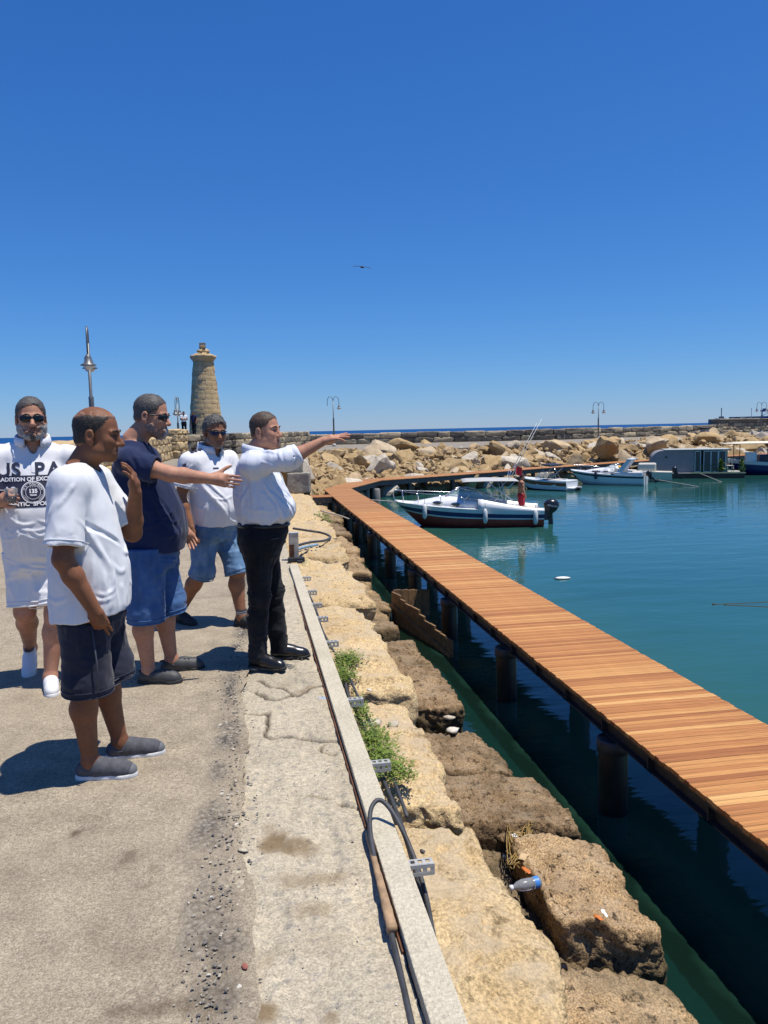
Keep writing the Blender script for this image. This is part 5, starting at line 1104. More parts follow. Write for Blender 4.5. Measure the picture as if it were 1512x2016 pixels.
def person(label, loc, rz, D):
    t = thing('person', label, 'person', (loc[0], loc[1], 0 if len(loc) < 3 else loc[2]), rz, D.get('group')); h = D.get('h', .0055); g = lambda q, dft=None: D.get(q, dft)
    pts = [v for q in ('shR', 'elR', 'wrR', 'shL', 'elL', 'wrL', 'hpR', 'knR', 'anR', 'hpL', 'knL', 'anL') for v in [A(D[q], float)]]; hc = A(D['head'], float); R = rotm(*D.get('hrot', (0, 0, 0))); hk = D.get('hk', 1.0)
    lo = np.min(pts + [hc], 0) - .27; hi = np.max(pts + [hc], 0) + .27; lo[2] = min(A(D['anR'])[2], A(D['anL'])[2]) - .1; hi[2] = max(hc[2] + .16, max(p[2] for p in pts) + .12); hi[2] += .02
    for s_ in 'RL': 
        if 'hd' + s_ in D: hw = A(D['wr' + s_], float) + unit(D['hd' + s_]['d']) * .21; lo[:2] = np.minimum(lo[:2], hw[:2] - .03); hi = np.maximum(hi, hw + .03)
    F = Fld(lo, hi, h); head_sdf(F, hc, R, hk, g('fat', 1), g('mouth', 0), g('eyes', True)); nb = A(D['neck'], float); F.cap(hc + R @ A([0, -.022, -.06]) * hk, nb, .056 * g('nk', 1), .066 * g('nk', 1), .03)
    sec = D['torso']; F.loft([(z, cx, cy, rx - .022, ry - .022) for z, cx, cy, rx, ry in sec if z > D['hpR'][2] - .06], .03)
    for s_ in 'RL':
        F.cap(nb + A([0, 0, -.05]), D['sh' + s_], .06, .05, .04); limb_arm(F, D['sh' + s_], D['el' + s_], D['wr' + s_], g('ak', 1)); limb_leg(F, D['hp' + s_], D['kn' + s_], D['an' + s_], g('lk', 1), unit(A([*D.get('fw' + s_, (0, 1)), 0])))
        if 'hd' + s_ in D: q = D['hd' + s_]; hand_sdf(F, A(D['wr' + s_], float) - unit(q['d']) * .008, A(q['d'], float), A(q['n'], float), q.get('side', 1), q.get('k', 1.0), q.get('curl', .25), q.get('spread', .08), q.get('thumb', .7), q.get('curls'))
    V, Q = F.nets(); body = part('body', (V, Q), SK[D['skin']], t, True)
    # shirt
    if g('shirt'):
        s = D['shirt']; F = Fld(lo - .02, hi + .02, h * 1.1); zz = [x for x in sec if x[0] >= s['hem'] - .12]; F.loft(zz, .04)
        G = Fld(lo - .02, hi + .02, h * 1.1); rs = s.get('rs', .074)
        for s_ in 'RL':
            sh, el, wr = (A(D[q + s_], float) for q in ('sh', 'el', 'wr')); cut = s.get('slv', .62) if not isinstance(s.get('slv'), dict) else s['slv'][s_]
            F.cap(nb + A([0, 0, -.06]), sh + A([0, 0, -.002]), .07, .075, .05)
            L = Fld(np.minimum(np.minimum(sh, el), wr) - .16, np.maximum(np.maximum(sh, el), wr) + .16, h * 1.1); L.lo = G.lo + np.round((L.lo - G.lo) / G.h) * G.h; L.ax = [(L.lo[i] + L.h * np.arange(L.n[i])).astype(np.float32) for i in range(3)]
            if cut <= 1: L.cap(sh, sh + (el - sh) * (cut + .3), rs * .92, rs * s.get('flare', 1.0), .045); a_, b_ = sh, el; u = cut
            else: L.cap(sh, el, rs * .95, rs * .88, .045); L.cap(el, el + (wr - el) * (cut - .7), rs * .88, rs * .84, .03); a_, b_ = el, wr; u = cut - 1
            ax = unit(b_ - a_); e = a_ + (b_ - a_) * u
            L.plane(ax, e); L.cap(e - ax * .05, e + ax * .03, rs * (.70 if cut <= 1 else .64), rs * (.8 if cut <= 1 else .68), .004, True)
            o0 = np.round((L.lo - G.lo) / G.h).astype(int); a0 = np.maximum(o0, 0); b0 = np.minimum(o0 + L.n, G.n); q = tuple(slice(a0[i], b0[i]) for i in range(3)); q2 = tuple(slice(a0[i] - o0[i], b0[i] - o0[i]) for i in range(3)); G.F[q] = np.minimum(G.F[q], L.F[q2])
        k_ = .03; hh_ = np.clip(.5 + .5 * (G.F - F.F) / k_, 0, 1); F.F = G.F * (1 - hh_) + F.F * hh_ - k_ * hh_ * (1 - hh_)
        F.bump(s.get('fold', .007), s.get('ff', (5, 5, 3)), s.get('seed', 3), 2); F.bump(s.get('fold2', .005), s.get('ff2', (8, 8, 3)), s.get('seed', 3) + 7, 1, True); F.bump(.0012, (16, 16, 9), s.get('seed', 3) + 8, 2, True)
        if h < .01: shirt_folds(F, sec, D, s, np.random.RandomState(s.get('seed', 3)))
        hemf = s.get('hemf', 0.0); F.func(lambda f, X, Y, Z: np.maximum(f, s['hem'] + hemf * Y + .006 * np.sin(X * 22 + 1) + .005 * np.sin(Y * 31) - Z))
        F.cap(nb + A([0, .0, -.03]), nb + A([0, .03, .12]), s.get('nr', .076), .095, .008, True)
        if s.get('vee'): F.cap(nb + A([0, .07, -.03 - s['vee'] * .5]), nb + A([0, .11, .06]), .012, .05, .006, True)
        V, Q = F.nets(); shirt = part('shirt', (V, Q), s['mat'], t, True); D['_shirt'] = (V, Q, shirt)
        if s.get('collar'): collar(shirt, nb + A(s.get('coff', (0, .0, -.02))), s.get('cr', .078), s.get('cmat', s['mat']), s.get('cgap', .5))
    # shorts or trousers
    l = D['legs']; F = Fld(lo - .02, A([hi[0] + .02, hi[1] + .02, l['top'] + .05]), h * 1.1)
    F.loft([(z, cx, cy, rx * l.get('w', .97), ry * l.get('w', .97)) for z, cx, cy, rx, ry in l['hips']], .04)
    for s_ in 'RL':
        hp, kn, an = (A(D[q + s_], float) for q in ('hp', 'kn', 'an')); fw = unit(A([*D.get('fw' + s_, (0, 1)), 0]))
        if l['kind'] == 'shorts': F.cap(hp + A([0, 0, -.02]), kn, l.get('r0', .115), l.get('r1', .1), .05); F.cap(kn, kn + (an - kn) * .15, l.get('r1', .1), l.get('r1', .1), .03)
        else:
            F.cap(hp + A([0, 0, -.02]), kn, .105, .074, .05); m_ = kn + (an - kn) * .35 - fw * .012; F.cap(kn, m_, .073, .07, .03); F.cap(m_, an + A([0, 0, -.03]), .07, l.get('cuff', .062), .03)
    F.bump(l.get('fold', .006), l.get('ff', (7, 7, 4)), l.get('seed', 5), 2); F.bump(l.get('fold', .006) * .8, l.get('ff2', (8, 8, 7)), l.get('seed', 5) + 4, 1, True); F.bump(.002, (15, 15, 24), l.get('seed', 5) + 6, 2, True)
    if h < .01: leg_folds(F, D, l, np.random.RandomState(l.get('seed', 5) + len(label)))
    F.plane((0, 0, 1), (0, 0, l['top']))
    for s_ in 'RL':
        kn, an, hp = (A(D[q + s_], float) for q in ('kn', 'an', 'hp'))
        if l['kind'] == 'shorts':
            zc = l['hem'][s_] if isinstance(l['hem'], dict) else l['hem']; ax = unit(kn - hp); u = (hp[2] - zc) / max(hp[2] - kn[2], .05); e = hp + (kn - hp) * u if u <= 1 else kn + (an - kn) * ((kn[2] - zc) / (kn[2] - an[2])); ax = ax if u <= 1 else unit(unit(an - kn) + ax)
            F.plane(ax, e, e + ax * .16, .19)
        else: F.plane((0, 0, -1), an + A([0, 0, l.get('len', -.045)]), an + A([0, 0, -.08]), .12)
    V, Q = F.nets(); leg = part(l.get('name', 'shorts'), (V, Q), l['mat'], t, True); D['_legs'] = (V, Q, leg)
    def hemring(VV, e, ax, off, r, mat, par, nm, rad):
        # follow the real outline of the garment just behind its hem
        u_ = unit(np.cross(ax, [.3, .9, .1])); v_ = np.cross(ax, u_); d_ = (VV - e) @ ax; near = (np.abs(d_ + off) < .012) & (np.linalg.norm(VV - e, axis=1) < rad); W_ = VV[near] - e
        if len(W_) < 30: return
        an_ = np.arctan2(W_ @ v_, W_ @ u_); rr_ = np.sqrt((W_ @ v_) ** 2 + (W_ @ u_) ** 2); bins = np.linspace(-math.pi, math.pi, 29); rad_ = A([rr_[(an_ >= bins[i]) & (an_ < bins[i + 1])].max() if ((an_ >= bins[i]) & (an_ < bins[i + 1])).any() else np.nan for i in range(28)])
        if np.isnan(rad_).sum() > 9: return
        rad_ = np.where(np.isnan(rad_), np.nanmean(rad_), rad_); mid = (bins[:-1] + bins[1:]) / 2
        part(nm, tube([e - ax * off + (math.cos(q) * u_ + math.sin(q) * v_) * x_ for q, x_ in zip(mid, rad_)], r, 6, True), mat, par, True)
    if l['kind'] == 'shorts' and h < .01:
        for s_ in 'RL':
            kn, an, hp = (A(D[q + s_], float) for q in ('kn', 'an', 'hp')); zc = l['hem'][s_] if isinstance(l['hem'], dict) else l['hem']; u = (hp[2] - zc) / max(hp[2] - kn[2], .05); e = hp + (kn - hp) * u if u <= 1 else kn + (an - kn) * ((kn[2] - zc) / (kn[2] - an[2])); ax = unit(kn - hp); ax = ax if u <= 1 else unit(unit(an - kn) + ax)
            for off in ((.008, .034) if l.get('roll', True) else (.03,)): hemring(V, e, ax, off, .0032, l.get('cmat', l['mat']), leg, 'hem_fold', .16)
    if g('shirt') and h < .01:
        s = D['shirt']
        for s_ in 'RL':
            sh, el, wr = (A(D[q + s_], float) for q in ('sh', 'el', 'wr')); cut = s.get('slv', .62) if not isinstance(s.get('slv'), dict) else s['slv'][s_]
            if cut <= 1: hemring(D['_shirt'][0], sh + (el - sh) * cut, unit(el - sh), .022, .002, s['mat'], D['_shirt'][2], 'sleeve_hem', .125)
    if g('face', True):
        T_ = lambda P_: [hc + R @ (A(p_, float) * hk) for p_ in P_]; bm_ = D.get('brow', H_DARK)
        for q in (-1, 1):
            part('eyebrow', tube(T_([(q * .012, .0955, .019), (q * .03, .0935, .0245), (q * .05, .081, .0195)]), [.004 * hk, .0048 * hk, .0025 * hk], 6), bm_, t, True)
            if g('eyes', True): part('eye', tube(T_([(q * .020, .0868, -.0035), (q * .031, .0878, -.0015), (q * .043, .0835, -.0045)]), [.0022, .0036, .002], 6), M_EYE, t, True)
        part('lips', tube(T_([(-.024, .0835, -.072), (-.01, .0935, -.0685), (0, .0945, -.0695), (.01, .0935, -.0685), (.024, .0835, -.072)]), [.002, .0048, .005, .0048, .002], 8), M_LIP, t, True)
    # shoes
    if g('shoe'):
        for s_ in 'RL':
            q = D.get('sh_' + s_, {}); fw = D.get('fw' + s_, (0, 1)); shoe(t, A(D['an' + s_]) + A([*(unit(A([*fw, 0])) * .01)]), math.atan2(-fw[0], fw[1]), D['shoe'], q.get('pitch', 0), q.get('k', 1.02), q.get('lift', 0))
            if g('sock'): sock(t, D['an' + s_])
    return t, hc, R, body

# hair masks in the head frame (x right, y forward, z up); negative keeps
sm = lambda *a: np.maximum.reduce([np.asarray(v) + 0 * (a[0] + a[-1]) for v in np.broadcast_arrays(*a)])
def full_hair(front=.045, line=.075, low=-.045):
    # hair line: higher on the forehead, dropping behind the ear
    return lambda X, Y, Z: (np.where(Y > -.01, np.interp(Y, [-.01, .02, .05, .09], [-.02, .0, .03, line]), np.interp(Y, [-.1, -.03, -.01], [low - .01, low, -.02])) - Z) + 0 * X
def bald_hair(low=-.05, crown=.075):
    def f(X, Y, Z):
        side = np.where(Y > -.01, np.interp(Y, [-.01, .02, .06], [-.02, .0, .07]), np.interp(Y, [-.1, -.03, -.01], [low - .01, low, -.02])) - Z
        return np.maximum(side, Z - crown + np.clip(-(Y + .04), 0, .1) * .3) + 0 * X
    return f
def beard_mask(top=-.052, cheek=.5):
    return lambda X, Y, Z: np.maximum(np.maximum(Z - (top + np.abs(X) * cheek + np.clip(.02 - Y, 0, .1) * .5), -.015 - Y), np.where(Y > .05, .011 - np.sqrt((X * .45) ** 2 + (Z + .076) ** 2), -1)) + 0 * X
def goatee(): return lambda X, Y, Z: np.maximum(Z + .052, np.maximum(np.abs(X) - .036, .035 - Y))
RIGHT = math.radians(-90 - 9.48)
M_EYE = plain('dark_eye', (.02, .014, .01), .2); M_LIP = plain('lip_skin', (.24, .095, .075), .5)

# ---------------------------------------------------------------- man in white T-shirt, hand in pocket
D1 = dict(skin='tan', head=(0, .035, 1.628), hrot=(math.radians(-4), math.radians(6), 0), neck=(0, -.045, 1.475), nk=1.05, hk=1.02, mouth=.002,
    shR=(.185, -.065, 1.405), elR=(.266, -.085, 1.085), wrR=(.216, .03, .825), shL=(-.185, -.03, 1.405), elL=(-.215, .13, 1.13), wrL=(-.10, .175, 1.345),
    hdL=dict(d=(.25, -.08, 1), n=(.1, 1, .1), side=1, curls=(.5, .35, .3, .35), thumb=.4), hdR=dict(d=(-.5, .12, -.85), n=(1, 0, 0), side=1, curl=.1),
    hpR=(.095, -.055, .88), knR=(.105, -.055, .47), anR=(.10, -.065, .085), hpL=(-.095, -.055, .88), knL=(-.10, .0, .47), anL=(-.115, .03, .085), fwR=(.05, 1), fwL=(-.1, 1), lk=1.0, ak=1.03,
    torso=[(.62, 0, -.06, 0.167, 0.158), (.73, 0, -.045, 0.209, 0.177), (.86, 0, -.038, 0.199, 0.179), (1.0, 0, -.035, 0.193, 0.179), (1.15, 0, -.05, 0.181, 0.167), (1.28, 0, -.06, 0.181, 0.151), (1.38, 0, -.06, 0.167, 0.121), (1.46, 0, -.055, 0.112, 0.079), (1.49, 0, -.05, 0.084, 0.065)],
    shirt=dict(mat=M_WTEE, hem=.79, hemf=.14, slv=.83, rs=.085, fold=.006, fold2=.004, ff2=(8, 8, 3), seed=13, nr=.077),
    legs=dict(kind='shorts', mat=M_NSHORT, top=.765, hips=[(.7, 0, -.045, .17, .15), (.8, 0, -.045, .19, .172), (.95, 0, -.04, .18, .165)], hem=.42, r0=.108, r1=.112, w=.9, fold=.006), shoe='runner')
t1, hc, R, _ = person('tanned man in a white T-shirt and navy shorts, hand in pocket', at(217, 1513)[:2], RIGHT + math.radians(8), D1)
cranial(t1, 'hair', hc, R, H_DARK, bald_hair(-.058, .098), .004, 1.02, .0025)
part('stripe', tube([(.19, .0, .76), (.222, .02, .6), (.225, .02, .46)], .004, 5), plain('grey_piping', (.06, .065, .08), .8), D1['_legs'][2], True)

# ---------------------------------------------------------------- bearded man in printed white polo, walking towards us
D2 = dict(skin='light', head=(0, .02, 1.742), hrot=(math.radians(4), math.radians(2), 0), neck=(0, -.03, 1.585), hk=1.06, fat=1.08, nk=1.15, eyes=False,
    shR=(.215, -.03, 1.49), elR=(.275, .05, 1.19), wrR=(.20, .27, 1.245), shL=(-.215, -.03, 1.49), elL=(-.27, -.02, 1.18), wrL=(-.28, .1, .95),
    hdR=dict(d=(-.55, .75, .25), n=(.75, .5, .15), side=1, curl=.85, thumb=.25, k=1.05), hdL=dict(d=(0, .3, -1), n=(-1, 0, 0), side=-1, curl=.35),
    hpR=(.10, -.04, .93), knR=(.115, .03, .50), anR=(.11, -.33, .17), hpL=(-.10, -.04, .93), knL=(-.065, .16, .50), anL=(-.01, .16, .085), fwR=(.1, 1), fwL=(-.05, 1), lk=1.08, ak=1.08,
    torso=[(.7, 0, -.03, 0.180, 0.142), (.85, 0, -.01, 0.204, 0.176), (1.0, 0, .01, 0.218, 0.199), (1.15, 0, .01, 0.223, 0.195), (1.3, 0, -.01, 0.218, 0.166), (1.42, 0, -.025, 0.204, 0.133), (1.52, 0, -.03, 0.152, 0.090), (1.57, 0, -.03, 0.104, 0.076)],
    shirt=dict(mat=M_WPOLO, hem=.865, slv=.75, rs=.086, fold=.004, fold2=.003, seed=23, vee=.13, nr=.084, collar=True, cr=.092, cgap=.5, coff=(0, .012, .004)),
    legs=dict(kind='shorts', mat=M_WSHORT, top=.89, hips=[(.76, 0, -.02, .19, .16), (.86, 0, -.01, .21, .185), (1.0, 0, 0, .21, .19)], hem={'R': .53, 'L': .53}, r0=.125, r1=.1), shoe='white', sh_R=dict(pitch=math.radians(-38), lift=.085))
p = at(96, 1362); t2, hc, R, _ = person('grey-bearded man in a printed white polo and white shorts, holding a cup', (p[0] - .045, p[1] + .2), math.radians(180 + 14), D2)
cranial(t2, 'hair', hc, R, H_SALT, full_hair(line=.088), .007, 1.06, .003); cranial(t2, 'beard', hc, R, H_WHITE, beard_mask(-.05, .35), .010, 1.06, .003, beard=True, fat=1.08)
cranial(t2, 'moustache', hc, R, H_SALT, lambda X, Y, Z: np.maximum(np.maximum(Z + .05, -.068 - Z), np.maximum(np.abs(X) - .036, .05 - Y)) + 0 * X, .0125, 1.06, .003, beard=True, fat=1.08, taper=.012)
cranial(t2, 'chin_beard', hc, R, H_SALT, lambda X, Y, Z: np.maximum(Z + .088, np.maximum(np.abs(X) - .03, .05 - Y)), .0135, 1.06, .003, beard=True, fat=1.08)
glasses(t2, hc, R, 1.06, hgt=.020, wid=.031)
# printed panel and lettering laid on the shirt
def project(parent_D, vf, mat, name, off=.003, sub=2, yoff=.6):
    V, Q, sh = parent_D['_shirt']; bv = BVHTree.FromPolygons([tuple(v) for v in V], Q.tolist())
    bm = bmesh.new(); vs = [bm.verts.new((x, 0, z)) for x, z in vf[0]]
    for f in vf[1]:
        try: bm.faces.new([vs[i] for i in f])
        except ValueError: pass
    if sub: bmesh.ops.triangulate(bm, faces=bm.faces[:]); 
    for _ in range(sub):
        ed = [e for e in bm.edges if e.calc_length() > .012]
        if ed: bmesh.ops.subdivide_edges(bm, edges=ed, cuts=1)
    bmesh.ops.triangulate(bm, faces=bm.faces[:])
    for v in bm.verts:
        h = bv.ray_cast(Vector((v.co.x, yoff, v.co.z)), Vector((0, -1, 0))); v.co.y = (h[0].y if h[0] is not None else .1) + off
    bmesh.ops.recalc_face_normals(bm, faces=bm.faces[:]); V2, F2 = bm_out(bm); return part(name, (V2, F2), mat, sh, True)
def letters(txt, size, x, z, mirror=True, bold=0.0, align='CENTER', rot=0.0, sx=1.0):
    cu = bpy.data.curves.new('lettering', 'FONT'); cu.body = txt; cu.size = size; cu.align_x = align; cu.align_y = 'CENTER'; cu.fill_mode = 'FRONT'; cu.resolution_u = 3; cu.offset = bold
    ob = bpy.data.objects.new('lettering', cu); link(ob); me = ob.to_mesh(); V = A([v.co[:] for v in me.vertices]); Fo = [list(q.vertices) for q in me.polygons]; ob.to_mesh_clear(); bpy.data.objects.remove(ob); bpy.data.curves.remove(cu)
    X = V[:, 0] * sx; Z = V[:, 1]; c, s = math.cos(rot), math.sin(rot); X, Z = c * X - s * Z, s * X + c * Z
    return np.c_[x - X, z + Z], Fo     # the wearer faces us, so his right is our left
def strip(x0, x1, z0, z1, nx=20, nz=8):
    X, Z = np.meshgrid(np.linspace(x0, x1, nx), np.linspace(z0, z1, nz), indexing='ij'); i = np.arange(nx * nz).reshape(nx, nz)
    return np.c_[X.ravel(), Z.ravel()], np.stack([i[:-1, :-1], i[1:, :-1], i[1:, 1:], i[:-1, 1:]], -1).reshape(-1, 4).tolist()
def ring(cx, cz, r0, r1, n=40):
    a = np.linspace(0, 2 * np.pi, n, endpoint=False); V = np.vstack([np.c_[cx + r0 * np.cos(a), cz + r0 * np.sin(a)], np.c_[cx + r1 * np.cos(a), cz + r1 * np.sin(a)]]); return V, [[i, (i + 1) % n, n + (i + 1) % n, n + i] for i in range(n)]
def vjoin(*vf):
    V = []; Fo = []; n = 0
    for v, f in vf: V.append(A(v)); Fo += [[i + n for i in q] for q in f]; n += len(v)
    return np.vstack(V), Fo
M_PRN = plain('navy_panel', (.010, .014, .04), .75); M_WPR = plain('white_print', (.72, .72, .74), .8)
zp = 1.285; xc = .015
project(D2, strip(-.195, .225, zp - .098, zp + .098, 24, 10), M_PRN, 'print_panel', .003, 0)
for ch_, x_ in (('U', .178), ('S', .105), ('P', -.03), ('A', -.115)): project(D2, letters(ch_, .12, x_, 1.415, bold=.003), M_LINE, 'letter', .006)
_pr = (letters('TRADITION OF EXCELLENCE', .034, xc, zp + .074, bold=.0012), letters('AUTHENTIC  SPORTSWEAR', .034, xc, zp - .078, bold=.0012, sx=1.1), letters('18', .07, xc + .13, zp + .002, bold=.002), letters('90', .07, xc - .135, zp + .002, bold=.002))
for q_ in _pr: project(D2, q_, M_WPR, 'lettering', .007, 1)['kind'] = 'stuff'
arc = []
for i, ch in enumerate('U.S. POLO ASSN'):
    a = math.radians(68 - i * 136 / 13)
    if ch != ' ': arc.append(letters(ch, .019, xc + .053 * math.sin(a), zp - .006 + .053 * math.cos(a), rot=a))
for i, ch in enumerate('1890'): a = math.radians(112 - i * -10); arc.append(letters(ch, .013, xc + .053 * math.sin(a), zp - .006 + .053 * math.cos(a), rot=a - math.pi))
for i, ch in enumerate('2025'): a = math.radians(-142 - i * -10); arc.append(letters(ch, .013, xc + .053 * math.sin(a), zp - .006 + .053 * math.cos(a), rot=a + math.pi))
project(D2, vjoin(ring(xc, zp - .006, .064, .069), ring(xc, zp - .006, .059, .0605), ring(xc, zp - .006, .0415, .0435), letters('135', .034, xc, zp + .0, bold=.0015), letters('YEARS', .014, xc, zp - .024, bold=.0006), letters('* * *', .018, xc, zp + .024), *arc), M_WPR, 'emblem', .0075, 0)['kind'] = 'stuff'
cup = thing('cup', 'clear plastic cup in the hand of the bearded man', 'cup', (0, 0, 0)); cw = t2.matrix_world if False else None
Mt2 = Matrix.Translation(t2.location) @ Matrix.Rotation(t2.rotation_euler.z, 4, 'Z'); wp = Mt2 @ Vector((.13, .36, 1.235)); cup.location = wp; b = NB('clear_cup'); b.set(col=(.9, .92, .95), ro=.08, tr=.85, ior=1.2); part('wall', lathe([(.026, 0), (.036, .085), (.034, .085), (.0245, .004)], 20, True), b.m, cup, True); part('coffee', lathe([(.025, .005), (.0275, .03)], 16), plain('coffee', (.05, .02, .01), .2), cup, True)

project(D2, strip(-.017, .017, 1.40, 1.50, 4, 10), M_WPOLO, 'placket', .0035, 0)
# ---------------------------------------------------------------- man in navy T-shirt, arm stretched out
D3 = dict(skin='light', head=(0, .02, 1.745), hrot=(math.radians(-8), math.radians(10), 0), neck=(0, -.10, 1.585), hk=1.07, fat=1.06, nk=1.15, eyes=False,
    shR=(.215, -.08, 1.455), elR=(.255, .17, 1.375), wrR=(.20, .42, 1.335), shL=(-.21, -.07, 1.46), elL=(-.26, -.03, 1.15), wrL=(-.22, .15, .97),
    hdR=dict(d=(-.05, 1, -.16), n=(1, .05, .1), side=-1, curl=.08, spread=.05, thumb=.75, k=1.1), hdL=dict(d=(.1, .5, -.8), n=(-1, 0, 0), side=-1, curl=.3),
    hpR=(.105, -.05, .92), knR=(.115, -.06, .49), anR=(.11, -.06, .085), hpL=(-.105, -.05, .92), knL=(-.11, .03, .49), anL=(-.12, .04, .085), fwR=(.12, 1), fwL=(-.2, 1), lk=1.08, ak=1.12,
    torso=[(.75, 0, -.04, 0.180, 0.180), (.88, 0, -.015, 0.204, 0.204), (1.0, 0, -.005, 0.214, 0.223), (1.15, 0, -.025, 0.214, 0.214), (1.3, 0, -.06, 0.209, 0.190), (1.42, 0, -.085, 0.195, 0.152), (1.52, 0, -.095, 0.142, 0.104), (1.57, 0, -.10, 0.104, 0.085)],
    shirt=dict(mat=M_NAVY, hem=.87, slv=.62, rs=.09, fold=.006, fold2=.004, seed=33, nr=.085),
    legs=dict(kind='shorts', mat=M_JEAN1, top=.90, hips=[(.76, 0, -.04, .19, .18), (.86, 0, -.03, .205, .195), (1.0, 0, -.02, .21, .21)], hem=.41, r0=.135, r1=.118, fold=.006), shoe='clog')
p3 = at(320, 1334); t3, hc, R, _ = person('man in a navy T-shirt, denim shorts and clogs stretching out his arm', p3[:2], RIGHT + math.radians(4), D3)
cranial(t3, 'hair', hc, R, H_SALT, full_hair(line=.11), .005, 1.07, .0025); cranial(t3, 'goatee', hc, R, H_WHITE, goatee(), .012, 1.07, .004, beard=True); glasses(t3, hc, R, 1.07, wrap=.7, hgt=.018, wid=.031)
cranial(t3, 'stubble', hc, R, H_GREY, beard_mask(-.06, .3), .0025, 1.07, .0015, beard=True, fat=1.06)

# ---------------------------------------------------------------- man in white polo with checked shoulder tape, walking
D4 = dict(skin='brown', head=(0, .05, 1.635), hrot=(math.radians(-26), math.radians(8), 0), neck=(0, -.02, 1.48), hk=1.03, fat=1.06, nk=1.1, eyes=False,
    shR=(.205, -.05, 1.395), elR=(.275, -.10, 1.11), wrR=(.265, -.01, .875), shL=(-.205, .0, 1.395), elL=(-.255, .12, 1.12), wrL=(-.22, .22, .93),
    hdR=dict(d=(-.1, .15, -1), n=(.9, -.3, 0), side=1, curl=.35, thumb=.35), hdL=dict(d=(0, .4, -1), n=(-1, 0, 0), side=-1, curl=.4),
    hpR=(.10, -.03, .9), knR=(.115, -.04, .49), anR=(.09, -.36, .105), hpL=(-.10, -.03, .9), knL=(-.09, .15, .48), anL=(-.06, .20, .09), fwR=(.1, 1), fwL=(-.1, 1), lk=1.08, ak=1.06,
    torso=[(.72, 0, -.03, 0.173, 0.163), (.86, 0, .0, 0.192, 0.192), (1.0, 0, .02, 0.202, 0.211), (1.12, 0, .01, 0.202, 0.202), (1.25, 0, -.01, 0.197, 0.168), (1.35, 0, -.02, 0.187, 0.134), (1.44, 0, -.02, 0.134, 0.091), (1.48, 0, -.02, 0.096, 0.077)],
    shirt=dict(mat=M_WPOLO, hem=.845, slv=.72, rs=.085, fold=.004, fold2=.0035, seed=43, vee=.12, nr=.08, collar=True, cr=.086, cgap=.5, coff=(0, .012, .004)),
    legs=dict(kind='shorts', mat=M_JEAN2, top=.87, hips=[(.74, 0, -.02, .18, .165), (.84, 0, -.005, .195, .19), (.95, 0, .01, .2, .2)], hem=.44, r0=.122, r1=.1), shoe='trainer', sock=True, sh_R=dict(pitch=math.radians(-9), lift=.01))
p4 = at(436, 1232); t4, hc, R, _ = person('man in a white polo with dark checked shoulder tape, striding in denim shorts', (p4[0] - .02, p4[1]), RIGHT + math.radians(-30), D4)
cranial(t4, 'hair', hc, R, H_SALT, full_hair(line=.072), .014, 1.03, .007, (45, 45, 28)); cranial(t4, 'stubble', hc, R, H_GREY, beard_mask(-.06, .3), .003, 1.03, .002, beard=True, fat=1.06); glasses(t4, hc, R, 1.03, M_LENSB, .6, .017, .031)
V, Q, sh4 = D4['_shirt']; bv = BVHTree.FromPolygons([tuple(v) for v in V], Q.tolist())
for i in range(9):   # checked tape from the collar down the right sleeve
    for j in (0, 1):
        u0 = i / 9; x0 = .105 + .15 * u0; z = np.interp(u0, [0, .5, 1], [1.49, 1.45, 1.3]); cc = A([.10 + .165 * u0, -.02 - .035 * u0 + (j - .5) * .022, 1.75]); 
        q = bv.find_nearest(Vector((.10 + .19 * u0, -.02 - .04 * u0 + (j - .5) * .026, np.interp(u0, [0, .45, .75, 1], [1.50, 1.47, 1.38, 1.26]))))
        if (i + j) % 2: continue
        n_ = q[1]; tq = n_.to_track_quat('Z', 'Y'); o = part('tape_check', xf(box((-.015, -.014, -.002), (.015, .014, .0025))), M_LINE, sh4); o.location = q[0] + n_ * .001; o.rotation_euler = tq.to_euler()
project(D4, strip(.055, .10, 1.335, 1.345, 6, 2), M_LINE, 'chest_badge', .004, 0)

